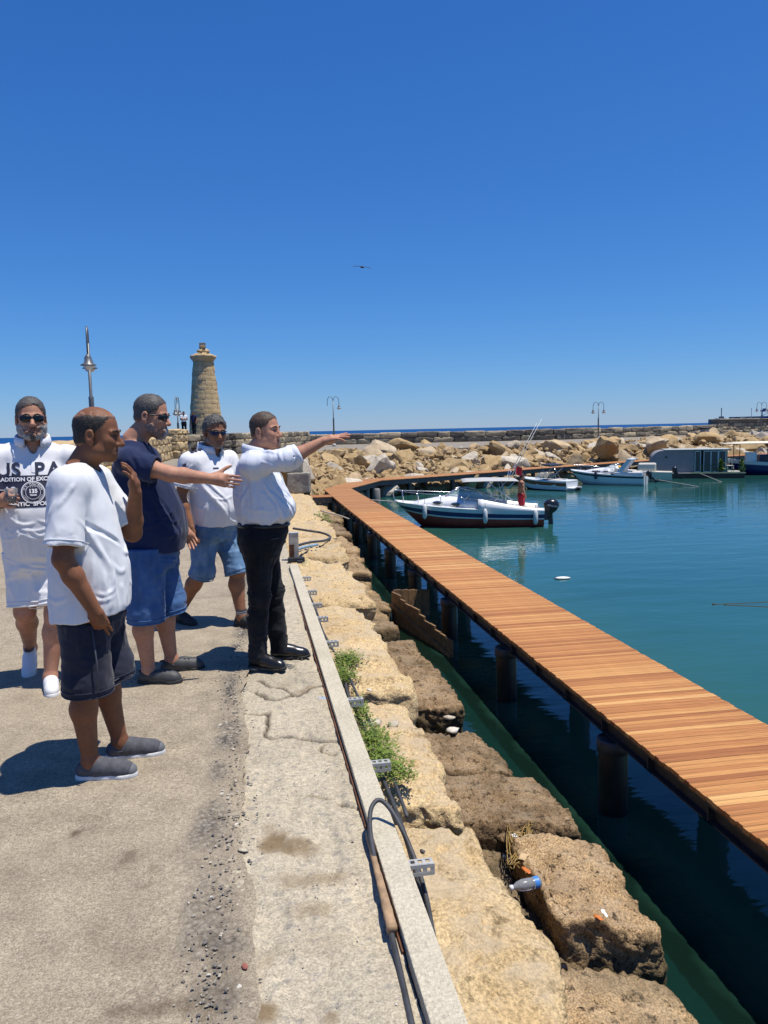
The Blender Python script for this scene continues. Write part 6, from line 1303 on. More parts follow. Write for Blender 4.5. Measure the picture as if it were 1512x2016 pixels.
# ---------------------------------------------------------------- man in dress shirt pointing over the harbour
D5 = dict(skin='light', head=(0, .0, 1.632), hrot=(math.radians(-24), math.radians(-1), 0), neck=(0, -.075, 1.475), hk=1.02, fat=1.06, nk=1.12, mouth=.001,
    shR=(.19, -.09, 1.405), elR=(.225, .165, 1.44), wrR=(.185, .40, 1.555), shL=(-.19, -.05, 1.40), elL=(-.26, -.10, 1.12), wrL=(-.2, -.10, .9),
    hdR=dict(d=(-.08, 1, .22), n=(.25, -.2, .95), side=-1, curl=.06, curls=(.02, .06, .1, .3), spread=.16, thumb=.55, k=1.1), hdL=dict(d=(.3, .1, -.9), n=(-1, 0, 0), side=-1, curl=.3),
    hpR=(.095, -.07, .90), knR=(.10, -.075, .49), anR=(.105, -.10, .09), hpL=(-.095, -.06, .90), knL=(-.095, .0, .49), anL=(-.10, .035, .09), fwR=(.42, 1), fwL=(-.05, 1), ak=1.05,
    torso=[(.8, 0, -.05, .16, .15), (.93, 0, -.04, .155, .155), (.99, 0, -.035, .158, .158), (1.04, 0, -.018, .188, .196), (1.11, 0, -.02, .2, .208), (1.22, 0, -.045, .2, .185), (1.32, 0, -.065, .195, .158), (1.40, 0, -.075, .18, .125), (1.46, 0, -.075, .12, .085), (1.49, 0, -.075, .09, .075)],
    shirt=dict(mat=M_WSHIRT, hem=.95, hemf=-.05, slv={'R': 1.28, 'L': 1.25}, rs=.08, crease=.009, extra=[([(15 + 6 * i, 1.33), (22 + 11 * i, 1.2), (26 + 15 * i, 1.07)], .009, .012) for i in range(6)] + [([(-10 - 9 * i, 1.3), (-14 - 12 * i, 1.16), (-16 - 14 * i, 1.04)], .007, .012) for i in range(4)], fold=.003, fold2=.007, ff2=(15, 15, 2.2), seed=53, vee=.05, nr=.078, collar=True, cr=.083, cgap=.32, coff=(0, .012, .004)),
    legs=dict(kind='trousers', mat=M_BJEAN, top=1.005, w=1.02, hips=[(.72, 0, -.06, .10, .09), (.80, 0, -.055, .155, .135), (.87, 0, -.05, .175, .168), (.95, 0, -.04, .168, .17), (1.04, 0, -.035, .164, .168)], fold=.005, name='trousers'), shoe='dress')
p5 = at(540, 1304); t5, hc, R, _ = person('man in a pale dress shirt and black jeans pointing across the harbour', p5[:2], RIGHT + math.radians(3), D5)
cranial(t5, 'hair', hc, R, H_BROWN, full_hair(line=.10), .005, 1.02, .0025); cranial(t5, 'thin_front_hair', hc, R, H_SALT, lambda X, Y, Z: np.maximum(.07 - Z, np.maximum(Y - .085, -.05 - Y)) + 0 * X, .002, 1.02, .004, seed=6)
project(D5, strip(-.016, .016, 1.0, 1.43, 4, 34), M_WSHIRT, 'placket', .0035, 0)
for zb_ in (1.08, 1.16, 1.24, 1.32): project(D5, ring(0, zb_, .001, .006, 10), M_SOLEW, 'button', .0065, 0)
for s_, (e, w_) in (('R', ('elR', 'wrR')),):
    a_ = A(D5[e]) + (A(D5[w_]) - A(D5[e])) * .25; b_ = A(D5[e]) + (A(D5[w_]) - A(D5[e])) * .29; ax = unit(b_ - a_)
    part('rolled_cuff', tube([a_ - ax * .025, a_ - ax * .01, b_ - ax * .004, b_ + ax * .006], [.062, .066, .066, .06], 18, cap=False), M_WSHIRT, D5['_shirt'][2], True)
part('belt', tube([(.166 * math.cos(a) * 1.0, -.037 + .171 * math.sin(a), .985) for a in np.linspace(0, 2 * math.pi, 40, endpoint=False)], .014, 6, True), M_SHOEB, t5, True)
part('pocket_edge', tube([(.172, -.04, .93), (.175, .02, .90), (.165, .08, .91)], .003, 5), plain('grey_stitching', (.06, .06, .062), .8), D5['_legs'][2], True)

# ---------------------------------------------------------------- far figures
def simple(label, loc, rz, skin, shirt, legsm, arms='down', hair=H_DARK, bare=False, top=.98, hem=None, H=1.72, group=None):
    k = H / 1.76; Dd = dict(skin=skin, h=.014, head=(0, .02, 1.63 * k), neck=(0, -.03, 1.47 * k), shR=(.19, -.02, 1.40 * k), shL=(-.19, -.02, 1.40 * k), hpR=(.095, -.03, .9 * k), hpL=(-.095, -.03, .9 * k), knR=(.10, -.01, .48 * k), knL=(-.10, .0, .48 * k), anR=(.10, -.03, .085), anL=(-.10, .02, .085),
        face=False, torso=[(.75, 0, -.03, .165, .12), (.95, 0, -.02, .17, .13), (1.1, 0, -.02, .18, .14), (1.28, 0, -.03, .18, .135), (1.38, 0, -.03, .16, .11), (1.46, 0, -.03, .1, .08)], legs=dict(kind='shorts' if hem else 'trousers', mat=legsm, top=top, hips=[(.75, 0, -.03, .16, .12), (.9, 0, -.02, .17, .135), (1.02, 0, -.02, .165, .13)], hem=hem or .1, r0=.11, r1=.105, name='shorts' if hem else 'trousers'), group=group)
    if arms == 'folded': Dd.update(elR=(.24, .02, 1.12), wrR=(-.02, .2, 1.15), elL=(-.24, .02, 1.12), wrL=(.02, .2, 1.18))
    else: Dd.update(elR=(.25, -.03, 1.1), wrR=(.26, .06, .86), elL=(-.25, -.03, 1.1), wrL=(-.24, .08, .88), hdR=dict(d=(0, .1, -1), n=(1, 0, 0), curl=.4), hdL=dict(d=(0, .1, -1), n=(-1, 0, 0), side=-1, curl=.4))
    if not bare: Dd['shirt'] = dict(mat=shirt, hem=.88, slv=.65, rs=.08, fold=.008, seed=61)
    if not hem: Dd['shoe'] = 'dress'
    t, hc, R, _ = person(label, loc, rz, Dd); cranial(t, 'hair', hc, R, hair, full_hair(), .008, 1, .003, h=.009); return t
simple('distant person in white shirt and dark trousers standing on the wall', (-4.95, 58.3, 1.55), math.radians(200), 'brown', M_WTEE, M_BJEAN, 'folded')
simple('distant person in dark clothes half hidden behind the lighthouse', (-4.35, 59.6, 1.55), math.radians(150), 'brown', M_NAVY, M_BJEAN)
# ================================================================ boats
b = NB('white_gelcoat'); b.set(col=b.ramp(b.noise(3, 3), [(.3, (.68, .69, .69)), (.7, (.76, .77, .77))]), ro=.28, sp=.5); M_GEL = b.m
M_GELC = plain('cream_gelcoat', (.62, .58, .48), .35, 0, .06); M_HRED = plain('antifouling_red', (.25, .04, .03), .6, 0, .2, 4); M_HBLU = plain('hull_blue', (.012, .024, .12), .25, 0, .15); M_HNAV = plain('hull_navy', (.01, .014, .03), .25, 0, .15); M_HORG = plain('hull_rust_stripe', (.24, .06, .025), .35)
M_CHROME = plain('stainless_rail', (.62, .62, .62), .18, .9, .05); M_MOTOR = plain('motor_black', (.012, .014, .02), .25, 0, .2); M_SEAT = plain('seat_vinyl', (.6, .56, .48), .6); M_FENDER = plain('white_fender', (.66, .66, .64), .45, 0, .05)
b = NB('tinted_glass'); b.set(col=(.03, .05, .055), ro=.04, sp=.6, al=.75); M_TINT = b.m
b = NB('clear_windscreen'); b.set(col=(.3, .45, .45), ro=.04, sp=.6, al=.42); M_WSCR = b.m

def hull_sec(L, beam, fb_bow, fb_st, draft, n=28, flare=.16, rake=.16, sheer=1.6, lv=(0, .18, .36, .52, .66, .8, .92, 1.0)):
    """rows from keel to gunwale; x along the boat from stern 0 to bow L"""
    S_ = np.linspace(0, 1, n); lv = A(lv); P = np.zeros((n, len(lv), 3))
    for i, s in enumerate(S_):
        top = fb_st + (fb_bow - fb_st) * s ** sheer; bw = beam / 2 * (1 - max(0, (s - .45) / .55) ** 2.3) * (.93 + .07 * min(1, s / .3)); keel = -draft + draft * 1.15 * max(0, (s - .6) / .4) ** 2.2
        for j, v in enumerate(lv):
            z = keel + (top - keel) * v; ch = .3; w_ = bw * (min(1, v / ch) ** .75 * (.86 - .22 * max(0, s - .5)) + max(0, (v - ch) / (1 - ch)) * (.14 + .22 * max(0, s - .5))); x = L * s * (1 - rake * (1 - v) * s ** 2.5)
            P[i, j] = (x, w_, z)
    return P, lv
def skinrows(P, j0, j1, mirror=True, off=0.0):
    n = P.shape[0]; out = []
    for sgn in (1, -1):
        Q = P[:, j0:j1 + 1].copy(); Q[..., 1] += off; Q[..., 1] *= sgn; k = Q.shape[1]; i = np.arange(n * k).reshape(n, k); f = np.stack([i[:-1, :-1], i[1:, :-1], i[1:, 1:], i[:-1, 1:]], -1).reshape(-1, 4)
        out.append((Q.reshape(-1, 3), (f if sgn < 0 else f[:, ::-1]).tolist()))
    return join(*out)
def gunwale_deck(P, z_in=.0, x0=.0, x1=1.0, camber=.03, skip=0):
    G = P[:, -1]; G = G[int(x0 * (len(G) - 1)):]; n = len(G); x0 = 0; V = []; m_ = 7
    for i in range(n):
        for u in np.linspace(-1, 1, m_): V.append([G[i, 0], G[i, 1] * u, G[i, 2] + camber * (1 - u * u)])
    i = np.arange(n * m_).reshape(n, m_); a, c = int(x0 * (n - 1)), int(x1 * (n - 1)); i = i[a:c + 1]
    return A(V), np.stack([i[:-1, :-1], i[1:, :-1], i[1:, 1:], i[:-1, 1:]], -1).reshape(-1, 4).tolist()
def transom(P):
    r = P[0]; V = [*r.tolist(), *[[p[0], -p[1], p[2]] for p in r]]; n = len(r); return A(V), [[i, i + 1, n + i + 1, n + i] for i in range(n - 1)]
def loft_rings(rings, cap=True):
    V = np.vstack(rings); n = len(rings[0]); Fo = [[i * n + j, i * n + (j + 1) % n, (i + 1) * n + (j + 1) % n, (i + 1) * n + j] for i in range(len(rings) - 1) for j in range(n)]
    if cap: Fo += [list(range(n))[::-1], [(len(rings) - 1) * n + j for j in range(n)]]
    return V, Fo
def arch_ring(x, w_, z0, h, n=14, p=2.6, lean=0.0):
    a = np.linspace(0, math.pi, n); return A([[x + lean * math.sin(t), w_ * math.copysign(abs(math.cos(t)) ** (2 / p), math.cos(t)), z0 + h * abs(math.sin(t)) ** (2 / p)] for t in a])
def outboard(parent, x, y, z, k=1.0, tilt=0.0, name='outboard_motor', mat=None, text=None):
    Fm = Fld((-.45, -.25, -.2), (.35, .25, .62), .018); Fm.ell((-.1, 0, .3), (.27, .19, .24), k=.05); Fm.ell((-.06, 0, .12), (.22, .17, .15), k=.06); Fm.cap((-.02, 0, .05), (-.03, 0, -.15), .12, .09, .05); V, Q = Fm.nets()
    M = Matrix.Translation((x, y, z)) @ Matrix.Rotation(tilt, 4, 'Y') @ Matrix.Scale(k, 4)
    c = obj(name, mesh(name, V, Q, mat or M_MOTOR), parent); c.matrix_local = M
    part('leg', join(box((-.12, -.05, -.75), (.04, .05, -.1), .02), box((-.28, -.13, -.62), (.08, .13, -.59)), xf(lathe([(.01, -.2), (.055, -.12), (.06, .1), (.02, .2)], 12), (-.05, 0, -.72), 0, 0, math.pi / 2)), M_MOTOR, c); part('bracket', box((.04, -.1, -.3), (.2, .1, .05), .02), M_MOTOR, c)
    for i in range(3):
        a = i * 2.094; part('propeller_blade', xf((A([[-.27, 0, 0], [-.3, .05, .1], [-.26, .0, .17], [-.24, -.05, .1], [-.262, .01, .09]]), [[0, 1, 4], [1, 2, 4], [2, 3, 4], [3, 0, 4]]), (0, 0, -.72), 0, a), M_MOTOR, c)
    return c
def rail(parent, pts, posts, r=.014, name='bow_rail'):
    o = part(name, tube(smoothcurve(pts, 6), r, 6), M_CHROME, parent, True)
    for a_, b_ in posts: part('stanchion', tube([a_, b_], r * .9, 6), M_CHROME, parent, True)
    return o
def fender(label, p, L=.5, r=.085, group='white fenders'):
    t = thing('fender', label, 'fender', p, 0, group); part('body', lathe([(.02, -L / 2 - .03), (.05, -L / 2 - .01), (r, -L / 2 + .06), (r, L / 2 - .06), (.05, L / 2 + .01), (.025, L / 2 + .06)], 14), M_FENDER, t, True); part('lanyard', tube([(0, 0, L / 2 + .05), (0, .02, L / 2 + .3)], .008, 5), M_BLK, t, True); return t

# ---------------------------------------------------------------- cabin cruiser with red bottom, blue band
bow = at(778, 1003, WATER + .95); st_ = at(1062, 1030, WATER); 
CX, CY = 11.05, 28.7; hd = math.atan2(29.9 - 28.7, 6.0 - 11.05); L1 = 5.75
cc = thing('cabin_cruiser', 'white cabin cruiser with blue band and red bottom moored by the jetty', 'boat', (CX, CY, WATER), hd); cc.scale = (1, 1, .87)
P, lv = hull_sec(L1, 2.3, 1.12, .72, .35, 40, rake=.17, lv=(0, .2, .4, .64, .69, .77, .85, 1.0))
part('bottom', skinrows(P, 0, 3), M_HRED, cc, True); part('blue_band', skinrows(P, 4, 6, off=.004), M_HBLU, cc, True); part('white_strake', skinrows(P, 3, 4, off=.008), M_GEL, cc, True); part('gunwale', skinrows(P, 6, 7, off=.012), M_GEL, cc, True); part('transom', transom(P), M_GEL, cc); part('foredeck', gunwale_deck(P, x0=.42, camber=.08, skip=1), M_GEL, cc, True); part('cockpit_floor', xf(box((.1, -.9, .34), (2.5, .9, .38))), M_GEL, cc)
for s in (-1, 1):
    G = P[:18, -1].copy(); R_ = []
    for i, g_ in enumerate(G):
        hgt = .10 + .34 * np.clip((g_[0] - .2) / 2.2, 0, 1) ** 1.3; w_ = g_[1]; R_.append(A([[g_[0], s * (w_ + .006), g_[2] - .02], [g_[0], s * (w_ - .05), g_[2] + hgt], [g_[0], s * (w_ - .2), g_[2] + hgt + .01], [g_[0], s * (w_ - .22), g_[2] - .3]]))
    part('coaming', loft_rings(R_), M_GEL, cc, True)
rings = []
for x, w_, h in [(2.3, .92, .62), (2.7, .93, .64), (3.2, .90, .58), (3.7, .80, .46), (4.2, .66, .32), (4.7, .46, .18), (5.1, .28, .06)]:
    z0 = .72 + .4 * (x / L1) ** 1.6; rings.append(arch_ring(x, w_, z0 - .02, h))
part('cabin', loft_rings(rings), M_GEL, cc, True)
for x, y in ((4.05, .0), (3.35, 0)):
    for s in (-1, 1):
        w_ = np.interp(x, [3.2, 3.7, 4.2], [.90, .80, .66]); z0 = .72 + .4 * (x / L1) ** 1.6; vf = lathe([(.02, -.01), (.2, -.01), (.21, .0), (.2, .012), (.02, .012)], 20)
        pr = part('porthole', (vf[0] * A([1, .5, 1]), vf[1]), M_CHROME, cc, True, (x, s * (w_ + .002), z0 + .14), (math.pi / 2, 0, 0)); pr.rotation_euler = (math.pi / 2, 0, -s * .22)
        vf = lathe([(.001, -.016), (.17, -.016), (.17, .018), (.001, .018)], 20); part('pane', (vf[0] * A([1, .45, 1]), vf[1]), M_TINT, pr, True)
# windscreen frame and panes
ws = [(2.0, .92, 1.18), (2.75, .84, 1.52), (3.35, .0, 1.62), (3.9, .0, 1.25), (3.35, .72, 1.22), (2.6, .9, 1.2)]
def quad(*p): return A(p), [list(range(len(p)))]
for s in (-1, 1):
    pn = part('windscreen_pane', quad((1.55, s * .93, 1.22), (2.95, s * .86, 1.28), (2.72, s * .80, 1.62)), M_WSCR, cc); part('windscreen_pane', quad((2.95, s * .86, 1.28), (3.75, s * .28, 1.33), (3.2, s * .24, 1.72), (2.72, s * .80, 1.62)), M_WSCR, cc)
    for a_, b_ in (((1.55, s * .93, 1.22), (2.72, s * .80, 1.62)), ((2.72, s * .80, 1.62), (3.2, s * .24, 1.72)), ((2.95, s * .86, 1.28), (2.72, s * .80, 1.62)), ((1.55, s * .93, 1.22), (2.95, s * .86, 1.28)), ((2.95, s * .86, 1.28), (3.75, s * .28, 1.33)), ((3.75, s * .28, 1.33), (3.2, s * .24, 1.72))): part('windscreen_frame', tube([a_, b_], .022, 6), M_CHROME, cc, True)
part('windscreen_pane', quad((3.75, -.28, 1.33), (3.75, .28, 1.33), (3.2, .24, 1.72), (3.2, -.24, 1.72)), M_WSCR, cc); part('windscreen_frame', tube([(3.2, -.24, 1.72), (3.2, .24, 1.72)], .022, 6), M_CHROME, cc, True)
for s in (-1, 1): rail(cc, [(3.0, s * .98, 1.15), (3.2, s * .96, 1.38), (4.4, s * .68, 1.5), (5.3, s * .34, 1.58), (5.75, s * .12, 1.62), (5.78, s * .1, 1.3), (5.66, s * .08, 1.12)], [((3.9, s * .84, .98), (3.95, s * .8, 1.45)), ((4.8, s * .52, 1.06), (4.85, s * .5, 1.54)), ((5.4, s * .27, 1.1), (5.45, s * .26, 1.59))])
part('anchor_roller', join(box((5.55, -.07, 1.08), (5.95, .07, 1.13), .01), tube([(5.9, 0, 1.1), (6.0, 0, .95), (5.9, 0, .8)], .02, 6)), M_CHROME, cc)
part('seat', box((1.6, -.7, .38), (2.1, .7, .95), .06), M_SEAT, cc); part('stern_bench', box((.15, -.8, .38), (.55, .8, .78), .06), M_SEAT, cc)
# bimini
part('canopy', loft_rings([arch_ring(x, 1.0, 2.02 + dz, h, 12, 2.2) for x, h, dz in ((.95, .02, .0), (1.15, .06, .01), (2.2, .08, .02), (2.9, .06, .01), (3.1, .02, .0))]), plain('grey_white_canopy', (.42, .42, .41), .8, 0, .05), cc, True)
for s in (-1, 1):
    for a_, b_ in (((1.4, s * .95, 1.0), (1.6, s * .98, 2.02)), ((1.0, s * .95, 1.0), (2.2, s * .98, 2.04)), ((2.0, s * .95, 1.05), (1.1, s * .98, 2.02))): part('canopy_strut', tube([a_, b_], .016, 6), M_CHROME, cc, True)
for i, (dx, y0) in enumerate(((-.75, .5), (-.62, -.3))): part('rod_holder', tube([(1.3, y0, 2.05), (1.2, y0, 2.45)], .022, 6), M_CHROME, cc, True)
outboard(cc, -.32, 0, .52, 1.12, 0.05)
cm = part('motor_lettering', (lambda q: (np.c_[q[0][:, 0], np.full(len(q[0]), 0), q[0][:, 1]], q[1]))((lambda vf: vf)(letters('MERCURY', .09, 0, 0, bold=.002))), M_FENDER, cc)
cw = cc.matrix_world
cm.location = (-.43, .232, .83); cm.rotation_euler = (0, -.22, 0)
for s in (-1, 1):
    rg = part('registration_mark', (lambda q: (np.c_[q[0][:, 0], np.full(len(q[0]), 0), q[0][:, 1]], q[1]))(letters('N-16 0218', .14, 0, 0)), plain('grey_mark', (.2, .22, .24), .6), cc) if s > 0 else None
    if rg: rg.location = (4.72, .60, 1.0); rg.rotation_euler = (0, -.05, -.42); rg['kind'] = 'stuff'
cm['kind'] = 'stuff'
def onb(root, p):
    a = root.rotation_euler.z; p = [p[i] * root.scale[i] for i in range(3)]; return (root.location.x + p[0] * math.cos(a) - p[1] * math.sin(a), root.location.y + p[0] * math.sin(a) + p[1] * math.cos(a), root.location.z + p[2])
for x, lab in ((4.55, 'white fender nearest the bow of the cabin cruiser'), (2.25, 'white fender amidships on the cabin cruiser'), (.35, 'white fender at the stern of the cabin cruiser')):
    w_ = np.interp(x, P[:, -1, 0], P[:, -1, 1]); z = np.interp(x, P[:, -1, 0], P[:, -1, 2]); fender(lab, onb(cc, (x, w_ + .1, z - .28)), .48, .085)
for i, (x0, y0, ln, lab) in enumerate(((1.2, .5, 2.6, 'taller fishing rod leaning back over the cruiser canopy'), (1.2, -.3, 2.4, 'shorter fishing rod leaning back over the cruiser canopy'))):
    a_ = A(onb(cc, (x0, y0, 2.2))); dr = A([.52, .1, .85]); o = part('fishing_rod', tube([a_, a_ + dr * ln * .5, a_ + dr * ln], [.016, .012, .006], 5), M_FENDER, None, True); tag(o, lab, 'fishing rod', 'fishing rods')
fl = thing('flag', 'small red flag on the canopy of the cabin cruiser', 'flag', onb(cc, (1.0, .2, 2.1))); part('staff', tube([(0, 0, 0), (0, 0, .55)], .012, 6), M_CHROME, fl, True)
X, Z = np.meshgrid(np.linspace(0, .26, 8), np.linspace(.15, .5, 6), indexing='ij'); V, Fo = gridsheet(X, .04 * np.sin(X * 20), Z - X * .35); part('cloth', (V, Fo), plain('red_flag', (.5, .02, .03), .8), fl, True)
simple('bare-chested person in red shorts standing on the cruiser stern', onb(cc, (.75, .1, .32)), math.radians(-90), 'light', None, plain('red_swim_shorts', (.48, .02, .035), .8), bare=True, hem=.5, top=.95, H=1.72)

# ---------------------------------------------------------------- open bowrider with rust stripe
b2 = thing('bowrider', 'white open motorboat with rust-red side stripe and folded dark canopy', 'boat', (18.55, 43.1, WATER), math.radians(128)); b2.scale = (.74, .74, .74)
P, lv = hull_sec(5.0, 2.1, 1.0, .72, .3, 30)
part('bottom', skinrows(P, 0, 2), M_HNAV, b2, True); part('hull', skinrows(P, 2, 4), M_GEL, b2, True); part('rust_stripe', skinrows(P, 4, 6, off=.004), M_HORG, b2, True); part('gunwale', skinrows(P, 6, 7, off=.01), M_GEL, b2, True); part('transom', transom(P), M_GEL, b2); part('deck', gunwale_deck(P, x0=.5, camber=.05), M_GEL, b2, True)
part('aft_deck', box((.0, -.92, .6), (.9, .92, .82), .05), M_GEL, b2); part('swim_platform', box((-.45, -.8, .18), (.02, .8, .26), .03), M_GEL, b2); part('cockpit_floor', box((.9, -.85, .25), (2.8, .85, .3)), M_SEAT, b2); part('seat', box((1.2, -.75, .3), (1.7, .75, .85), .05), M_SEAT, b2); part('side_panel', box((.9, -.98, .3), (2.7, -.86, .85), .03), M_GEL, b2); part('side_panel', box((.9, .86, .3), (2.7, .98, .85), .03), M_GEL, b2)
for s in (-1, 1):
    part('windscreen_pane', quad((2.0, s * .95, .9), (3.0, s * .8, .95), (2.65, s * .72, 1.35), (2.05, s * .88, 1.25)), M_WSCR, b2); part('windscreen_pane', quad((3.0, s * .8, .95), (3.3, 0, 1.0), (2.85, 0, 1.4), (2.65, s * .72, 1.35)), M_WSCR, b2)
    part('windscreen_frame', tube([(2.0, s * .95, .9), (2.05, s * .88, 1.25), (2.65, s * .72, 1.35), (2.85, 0, 1.4)], .018, 6), M_CHROME, b2, True); part('canopy_strut', tube([(1.6, s * .95, .85), (2.3, s * .9, 1.95)], .016, 6), M_CHROME, b2, True); part('canopy_strut', tube([(2.4, s * .95, .9), (1.2, s * .9, 1.9)], .016, 6), M_CHROME, b2, True)
part('folded_canopy', xf(box((0, -.95, -.07), (.9, .95, .07), .06), (1.4, 0, 1.98), 0, 0, -.1), M_BLK, b2)
part('stern_drive', join(box((-.75, -.12, -.1), (-.3, .12, .28), .04), box((-.7, -.05, -.45), (-.5, .05, -.05), .02)), M_MOTOR, b2)

# ---------------------------------------------------------------- sport cruiser with radar arch
b3 = thing('sport_cruiser', 'white sport cruiser with radar arch and dark waterline band', 'boat', (24.4, 45.2, WATER), math.radians(142)); b3.scale = (.76, .76, .72)
P, lv = hull_sec(6.3, 2.3, 1.25, .85, .35, 34)
part('hull', skinrows(P, 0, 5), M_GEL, b3, True); part('navy_band', skinrows(P, 5, 6, off=.004), M_HNAV, b3, True); part('gunwale', skinrows(P, 6, 7, off=.01), M_GEL, b3, True); part('transom', transom(P), M_GEL, b3); part('foredeck', gunwale_deck(P, x0=.45, camber=.1), M_GEL, b3, True)
part('cabin', loft_rings([arch_ring(x, w_, .95 + .03 * x, h) for x, w_, h in ((2.5, .95, .5), (3.2, .95, .5), (4.0, .85, .38), (4.8, .6, .2), (5.4, .3, .06))]), M_GEL, b3, True)
for s in (-1, 1):
    for x in (3.1, 3.75, 4.1): part('cabin_window', xf(box((-.2, -.012, -.06), (.2, .012, .06), .01), (x, s * np.interp(x, [2.5, 3.2, 4, 4.8], [.955, .955, .865, .63]), 1.22), -s * (.3 if x > 3.5 else .05)), M_TINT, b3)
    part('windscreen_pane', quad((2.3, s * .9, 1.4), (3.3, s * .78, 1.5), (2.6, s * .7, 1.85), (2.2, s * .85, 1.8)), M_WSCR, b3); part('windscreen_frame', tube([(3.3, s * .78, 1.5), (2.6, s * .7, 1.85), (2.2, s * .85, 1.8)], .02, 6), M_CHROME, b3, True)
    part('arch_leg', (lambda V: (V, [[0, 1, 2, 3], [7, 6, 5, 4], [0, 4, 5, 1], [1, 5, 6, 2], [2, 6, 7, 3], [3, 7, 4, 0]]))(A([(x, s * y, z) for y in (1.0, .88) for x, z in ((1.9, .95), (2.45, .95), (1.35, 2.25), (1.0, 2.25))])), M_GEL, b3)
    part('coaming', box((.1, min(s * .88, s * 1.06), .8), (2.4, max(s * .88, s * 1.06), 1.15), .05), M_GEL, b3)
    rail(b3, [(3.6, s * .95, 1.15), (4.2, s * .85, 1.55), (5.4, s * .45, 1.7), (6.2, s * .1, 1.75)], [((4.6, s * .74, 1.15), (4.7, s * .7, 1.62)), ((5.5, s * .4, 1.2), (5.6, s * .38, 1.7))])
part('arch_top', box((1.0, -1.0, 2.18), (1.4, 1.0, 2.32), .04), M_GEL, b3); part('cockpit_seat', box((.4, -.8, .6), (1.0, .8, 1.2), .06), M_SEAT, b3); part('cockpit_floor', box((.1, -.9, .5), (2.4, .9, .55)), M_SEAT, b3); part('yellow_life_jacket', xf(boulder(9, 2), (2.1, .2, 1.5), sc=.24), plain('yellow_jacket', (.7, .38, .02), .7), b3, True); part('white_cover', xf(loft_rings([arch_ring(x, .5, 0, h) for x, h in ((0, .1), (.3, .4), (.9, .42), (1.2, .1))]), (2.0, 0, 1.3)), M_FENDER, b3, True); part('antenna', tube([(1.2, .3, 2.3), (1.1, .3, 2.9)], .012, 5), M_CHROME, b3, True)
outboard(b3, -.35, .1, .75, .95, .75); fender('dark fender hanging on the side of the sport cruiser', onb(b3, (3.9, 1.15, .85)), .42, .09, 'dark fenders').children[0].data.materials[0] = M_HNAV
# small cream tender behind it
b4 = thing('cream_tender', 'cream open boat with raised black outboard behind the sport cruiser', 'boat', (27.4, 47.3, WATER), math.radians(150)); b4.scale = (.72, .72, .7); P, lv = hull_sec(4.6, 1.9, 1.15, .9, .3, 24); part('hull', skinrows(P, 0, 7), M_GELC, b4, True); part('transom', transom(P), M_GELC, b4); part('deck', gunwale_deck(P, x0=.0, camber=.06), M_GELC, b4, True); part('cabin_back', box((1.4, -.7, .95), (3.0, .7, 1.75), .15), M_GELC, b4); part('window', box((1.38, -.45, 1.35), (1.399, .45, 1.62)), M_TINT, b4); part('hatch', box((1.385, -.6, 1.0), (1.398, -.2, 1.25)), M_BLK, b4); outboard(b4, -.3, 0, .85, 1.0, .7)

# ---------------------------------------------------------------- houseboat
hb = thing('houseboat', 'grey houseboat with rounded end, sliding glass doors and green turf deck', 'boat', (28.0, 51.6, WATER), math.radians(-24)); hb.scale = (.72, .9, .76); M_HB = plain('mauve_grey_cladding', (.25, .235, .235), .6, 0, .08, 1.5); M_TURF = plain('artificial_turf', (.05, .14, .02), .9, 0, .3, 40, .6, 120); M_WFR = plain('white_window_frame', (.6, .62, .6), .4); M_DKF = plain('dark_float', (.03, .025, .022), .7)
Lh = 8.6
part('float', box((0, -1.6, -.4), (Lh, 1.6, .42), .05), M_DKF, hb); part('deck', box((-.05, -1.7, .43), (Lh + .05, 1.7, .5), .01), plain('deck_edge', (.33, .32, .30), .7), hb); part('turf', box((3.8, -1.65, .502), (Lh, -1.05, .54), .005), M_TURF, hb)
prof = [(.25, .52), (4.1, .52), (4.1, 2.55), (1.3, 2.55)] + [(.25 + 1.05 - 1.05 * math.sin(a), 1.75 + .8 * math.cos(a)) for a in np.linspace(.15, 1.45, 8)] + [(.18, 1.2)]
n = len(prof); V = A([(x, -1.2, z) for x, z in prof] + [(x, 1.4, z) for x, z in prof]); part('cabin_wall', (V, [list(range(n)), list(range(n, 2 * n))[::-1]] + [[i, i + n, (i + 1) % n + n, (i + 1) % n] for i in range(n)]), M_HB, hb)
part('roof', box((1.4, -1.35, 2.56), (7.4, 1.5, 2.64), .01), plain('pale_roof_edge', (.38, .4, .38), .7), hb); part('rear_wall', box((4.1, .9, .52), (7.0, 1.4, 2.55)), M_HB, hb); part('porthole', xf(lathe([(.01, -.02), (.1, -.02), (.1, .01), (.01, .01)], 14), (1.55, -1.21, 1.95), 0, math.pi / 2), M_BLK, hb, True)
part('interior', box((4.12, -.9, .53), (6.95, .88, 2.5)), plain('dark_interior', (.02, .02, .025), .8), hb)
for i, x in enumerate((4.15, 4.95, 5.6, 6.28)):
    w_ = .5 if i == 0 else .62; pn = part('glass_door', join(box((x, -1.24, .53), (x + .06, -1.16, 2.5)), box((x + w_, -1.24, .53), (x + w_ + .06, -1.16, 2.5)), box((x + .061, -1.239, 2.42), (x + w_ - .001, -1.161, 2.499)), box((x + .061, -1.239, .531), (x + w_ - .001, -1.161, .62))), M_WFR, hb); part('pane', box((x + .061, -1.21, .621), (x + w_ - .001, -1.19, 2.419)), M_TINT, pn)
part('corner_post', box((6.98, -1.24, .53), (7.1, -1.1, 2.5)), plain('timber_post', (.4, .33, .22), .7), hb); part('railing', join(box((4.6, -1.62, 1.15), (6.2, -1.58, 1.2)), box((4.7, -1.61, .54), (4.76, -1.59, 1.15)), box((5.6, -1.61, .54), (5.75, -1.59, 1.15))), plain('dark_green_rail', (.03, .07, .03), .6), hb)
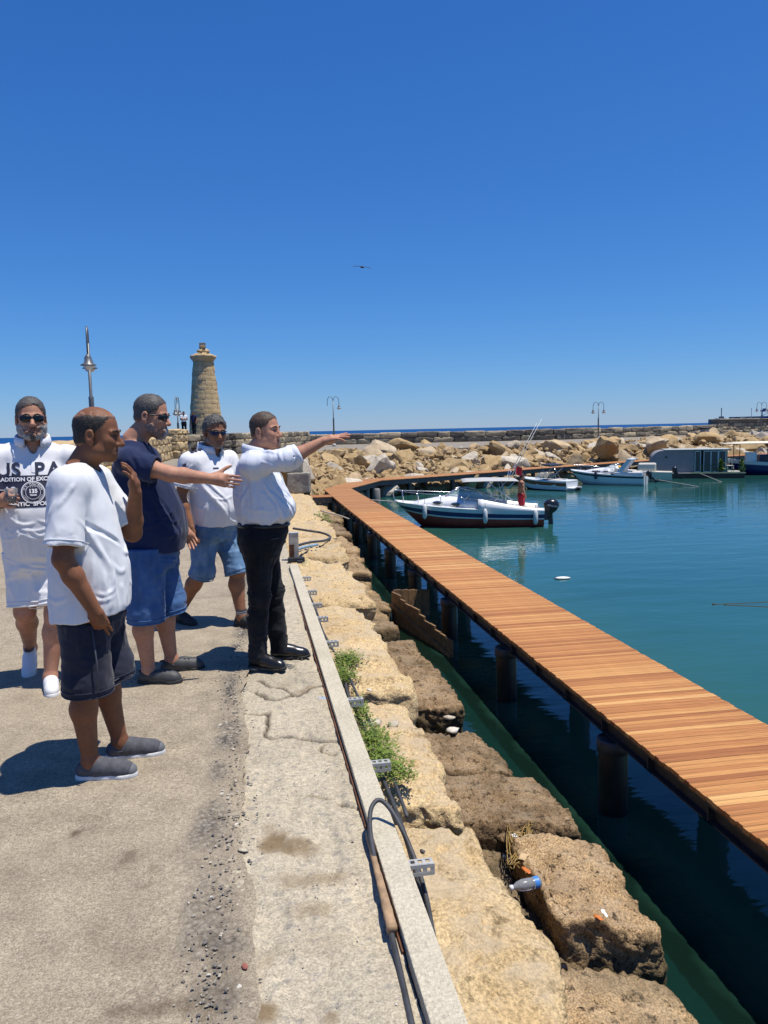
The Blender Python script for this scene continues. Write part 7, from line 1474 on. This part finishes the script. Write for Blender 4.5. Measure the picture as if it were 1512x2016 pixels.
t = thing('deck_chair', 'pale metal chair on the turf deck of the houseboat', 'chair', onb(hb, (7.3, -1.3, .54)), -.3); part('seat', box((-.22, -.2, .42), (.22, .2, .46), .01), M_GELC, t); part('backrest', join(tube([(-.22, .2, .44), (-.2, .24, .85), (0, .25, .92), (.2, .24, .85), (.22, .2, .44)], .02, 6), tube([(0, .2, .45), (0, .25, .9)], .015, 6)), M_GELC, t, True)
for x in (-.2, .2):
    for y in (-.18, .18): part('leg', tube([(x, y, 0), (x * .95, y * .9, .42)], .015, 6), M_GELC, t, True)
for i, (x, lab) in enumerate(((6.5, 'small clipped green plant beside the houseboat glass doors'), (8.35, 'small green plant at the right end of the turf deck'))):
    t = thing('potted_plant', lab, 'plant', onb(hb, (x, -1.35, .54))); lf = []; r = np.random.RandomState(i)
    for q in range(260):
        z = r.rand() * .75; rad = .19 * (1 - z / .8) + .03; a = r.rand() * 6.28; c = A([rad * math.cos(a) * r.rand() ** .5, rad * math.sin(a) * r.rand() ** .5, .12 + z]); d = r.normal(size=3) * .05; e = r.normal(size=3) * .05; lf.append((A([c, c + d, c + d + e, c + e]), [[0, 1, 2, 3]]))
    part('foliage', join(*lf), M_WEED, t); part('pot', lathe([(.1, 0), (.13, .14)], 12), M_BLK, t)

# ---------------------------------------------------------------- blue boat with awning at the right edge
b5 = thing('blue_workboat', 'blue and white boat under a cream awning at the right edge', 'boat', (39.8, 49.6, WATER), math.radians(158)); b5.scale = (.9, .9, .82); P, lv = hull_sec(7.0, 2.4, 1.4, .95, .3, 24); part('hull', skinrows(P, 0, 5), M_HBLU, b5, True); part('bulwark', skinrows(P, 5, 7, off=.01), M_GEL, b5, True); part('transom', transom(P), M_HBLU, b5); part('deck', gunwale_deck(P, camber=.04), M_GELC, b5, True); part('wheelhouse', box((2.4, -.7, 1.0), (4.2, .7, 1.75), .05), plain('navy_cabin', (.012, .02, .06), .4), b5); part('white_locker', box((4.5, .5, 1.2), (5.3, 1.0, 2.0), .03), M_GEL, b5); part('window', box((2.9, .701, 1.25), (3.8, .715, 1.6)), M_TINT, b5)
part('awning', loft_rings([arch_ring(x, 1.5, 2.75, h, 10) for x, h in ((.2, .12), (2, .2), (5.2, .18), (6.9, .05))]), plain('cream_awning', (.66, .6, .46), .85), b5, True)
for x in (.6, 3.2, 5.8):
    for s in (-1, 1): part('awning_pole', tube([(x, s * 1.0, 1.0), (x, s * 1.1, 2.78)], .03, 6), M_DKF, b5, True)
fender('white fender on the bow of the blue boat', onb(b5, (5.6, 1.0, .75)), .5, .1)

# ---- ropes in the water
def rope(label, pts, r=.02): o = part('mooring_line', tube(smoothcurve(pts, 6), r, 5), plain('pale_rope', (.42, .4, .35)), None, True); tag(o, label, 'rope', 'mooring lines')
rope('mooring line from the sport cruiser stern into the water', [onb(b3, (-.5, -.3, .5)), at(1375, 958, WATER)]); rope('mooring line slanting from the houseboat deck into the water', [onb(hb, (4.6, -1.7, .45)), at(1426, 951, WATER - .05)]); rope('bow line of the cabin cruiser to the jetty', [onb(cc, (5.6, .1, 1.1)), (4.55, 30.6, DECK + .02)])
e0 = at(1405, 1190, WATER); o = part('floating_line', join(tube(smoothcurve([e0, at(1460, 1188, WATER), at(1530, 1184, WATER)], 6), .012, 5), tube(smoothcurve([at(1425, 1191, WATER), at(1470, 1193, WATER), at(1530, 1196, WATER)], 6), .012, 5), xf(boulder(4, 1), e0, sc=.05)), M_DKF, None, True); tag(o, 'dark floating line on the water at the right edge', 'rope')
